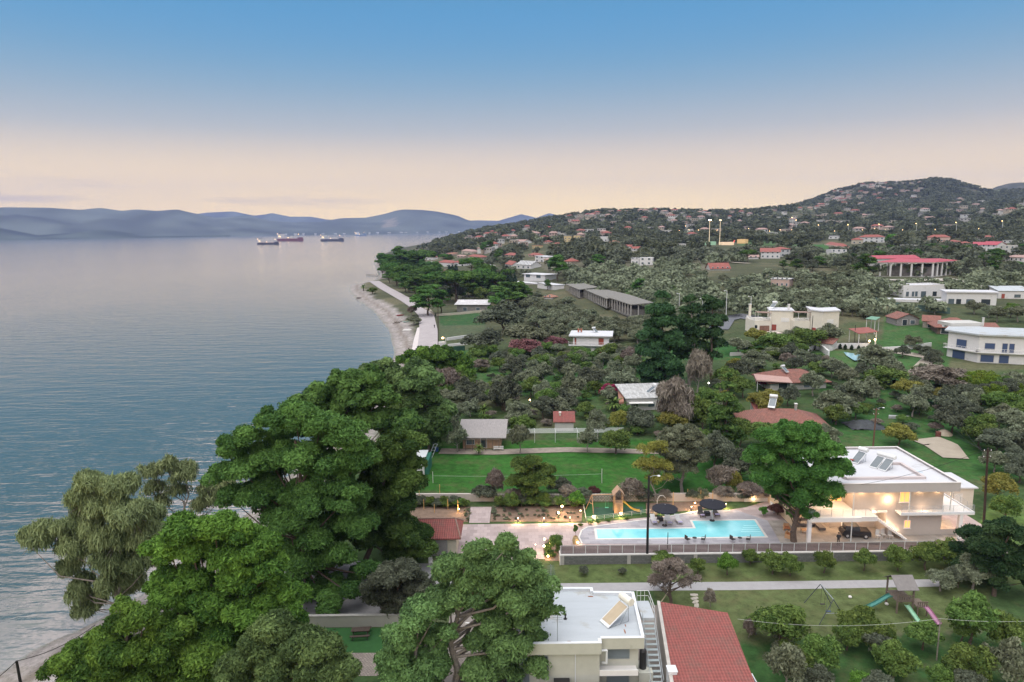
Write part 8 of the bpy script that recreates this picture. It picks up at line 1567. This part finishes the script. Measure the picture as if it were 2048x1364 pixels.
mass('scrub', [[(1000,470),(1100,425),(1600,400),(2060,380),(2060,490),(1000,490)]], 24, 13, 6, LM['olive'], .16, 2.6, 800, 2600, 95, thin=(180,.40), per=2)
mass('headland_wood', [[(850,500),(935,462),(1010,450),(1120,442),(1120,500)]], 17, 17, 11, LM['hill'], .16, 2.8, 700, 4500, 97, thin=(160,.18), per=2)

for k in range(20):
    u = 560+k*20+rg_.uniform(-8,8); D = 3900+(8600-3900)*(u+700)/1900*1.004; x = (u-1024)/F*D; W_ = rg_.uniform(18,34)
    t = thing('house', 'pale house on the far shore beneath the mountains', 'house', (x, D+20, 0), 0, 'houses on the far shore'); MB().box(-W_/2,W_/2,0,20,-2,rg_.uniform(14,20)).build('wall', WHITE, t)
# ---------------------------------------------------------------- haze
hb = MB(); hb.box(-16000, 16000, -300, 12900, -8, 900)
hm = bpy.data.materials.new('haze_air'); hm.use_nodes = True; hn = hm.node_tree.nodes; hn.clear()
ho = hn.new('ShaderNodeOutputMaterial'); hv = hn.new('ShaderNodeVolumePrincipled'); hv.inputs['Density'].default_value = 6.0e-5
hv.inputs['Color'].default_value = (.40, .52, 1.0, 1); hm.node_tree.links.new(hv.outputs[0], ho.inputs['Volume'])
tag(hb.build('haze', hm), kind='stuff')

# ---------------------------------------------------------------- a place for every repeat
ORD = 'first second third fourth fifth sixth seventh eighth ninth tenth eleventh twelfth thirteenth fourteenth fifteenth sixteenth seventeenth eighteenth nineteenth twentieth'.split()
def ordn(i):
    if i < 20: return ORD[i]
    t_ = ['twenty','thirty','forty','fifty','sixty','seventy'][i//10-2] if (i+1)%10 else None
    n = i+1; s_ = n % 10
    if s_ == 0: return ['twentieth','thirtieth','fortieth','fiftieth','sixtieth','seventieth'][n//10-2]
    return ['twenty','thirty','forty','fifty','sixty','seventy'][n//10-2]+'-'+ORD[s_-1]
_by = {}
for o in SC.objects:
    if o.parent is None and 'label' in o.keys() and o.get('kind') is None: _by.setdefault(o['label'], []).append(o)
for lab, L_ in _by.items():
    if len(L_) < 2: continue
    P = [(proj(o.location.x, o.location.y, o.location.z), o) for o in L_]; ys = [float(p[0][1]) for p in P]; n = len(P)
    if n <= 14 or max(ys)-min(ys) < 9: rows = [sorted(P, key=lambda p: float(p[0][0]))]
    else:
        P.sort(key=lambda p: -float(p[0][1])); k = int(math.ceil(n/max(2, round(math.sqrt(n)*.8)))); rows = [sorted(P[i:i+k], key=lambda p: float(p[0][0])) for i in range(0, n, k)]
    w = lab.split()
    for r_i, row in enumerate(rows):
        for c_i, (_, o) in enumerate(row):
            suf = (['row', ordn(r_i), 'from', 'front,'] if len(rows) > 1 else [])+[ordn(c_i), 'from', 'left']; o['label'] = ' '.join(w[:16-len(suf)]).rstrip(',')+', '+' '.join(suf)
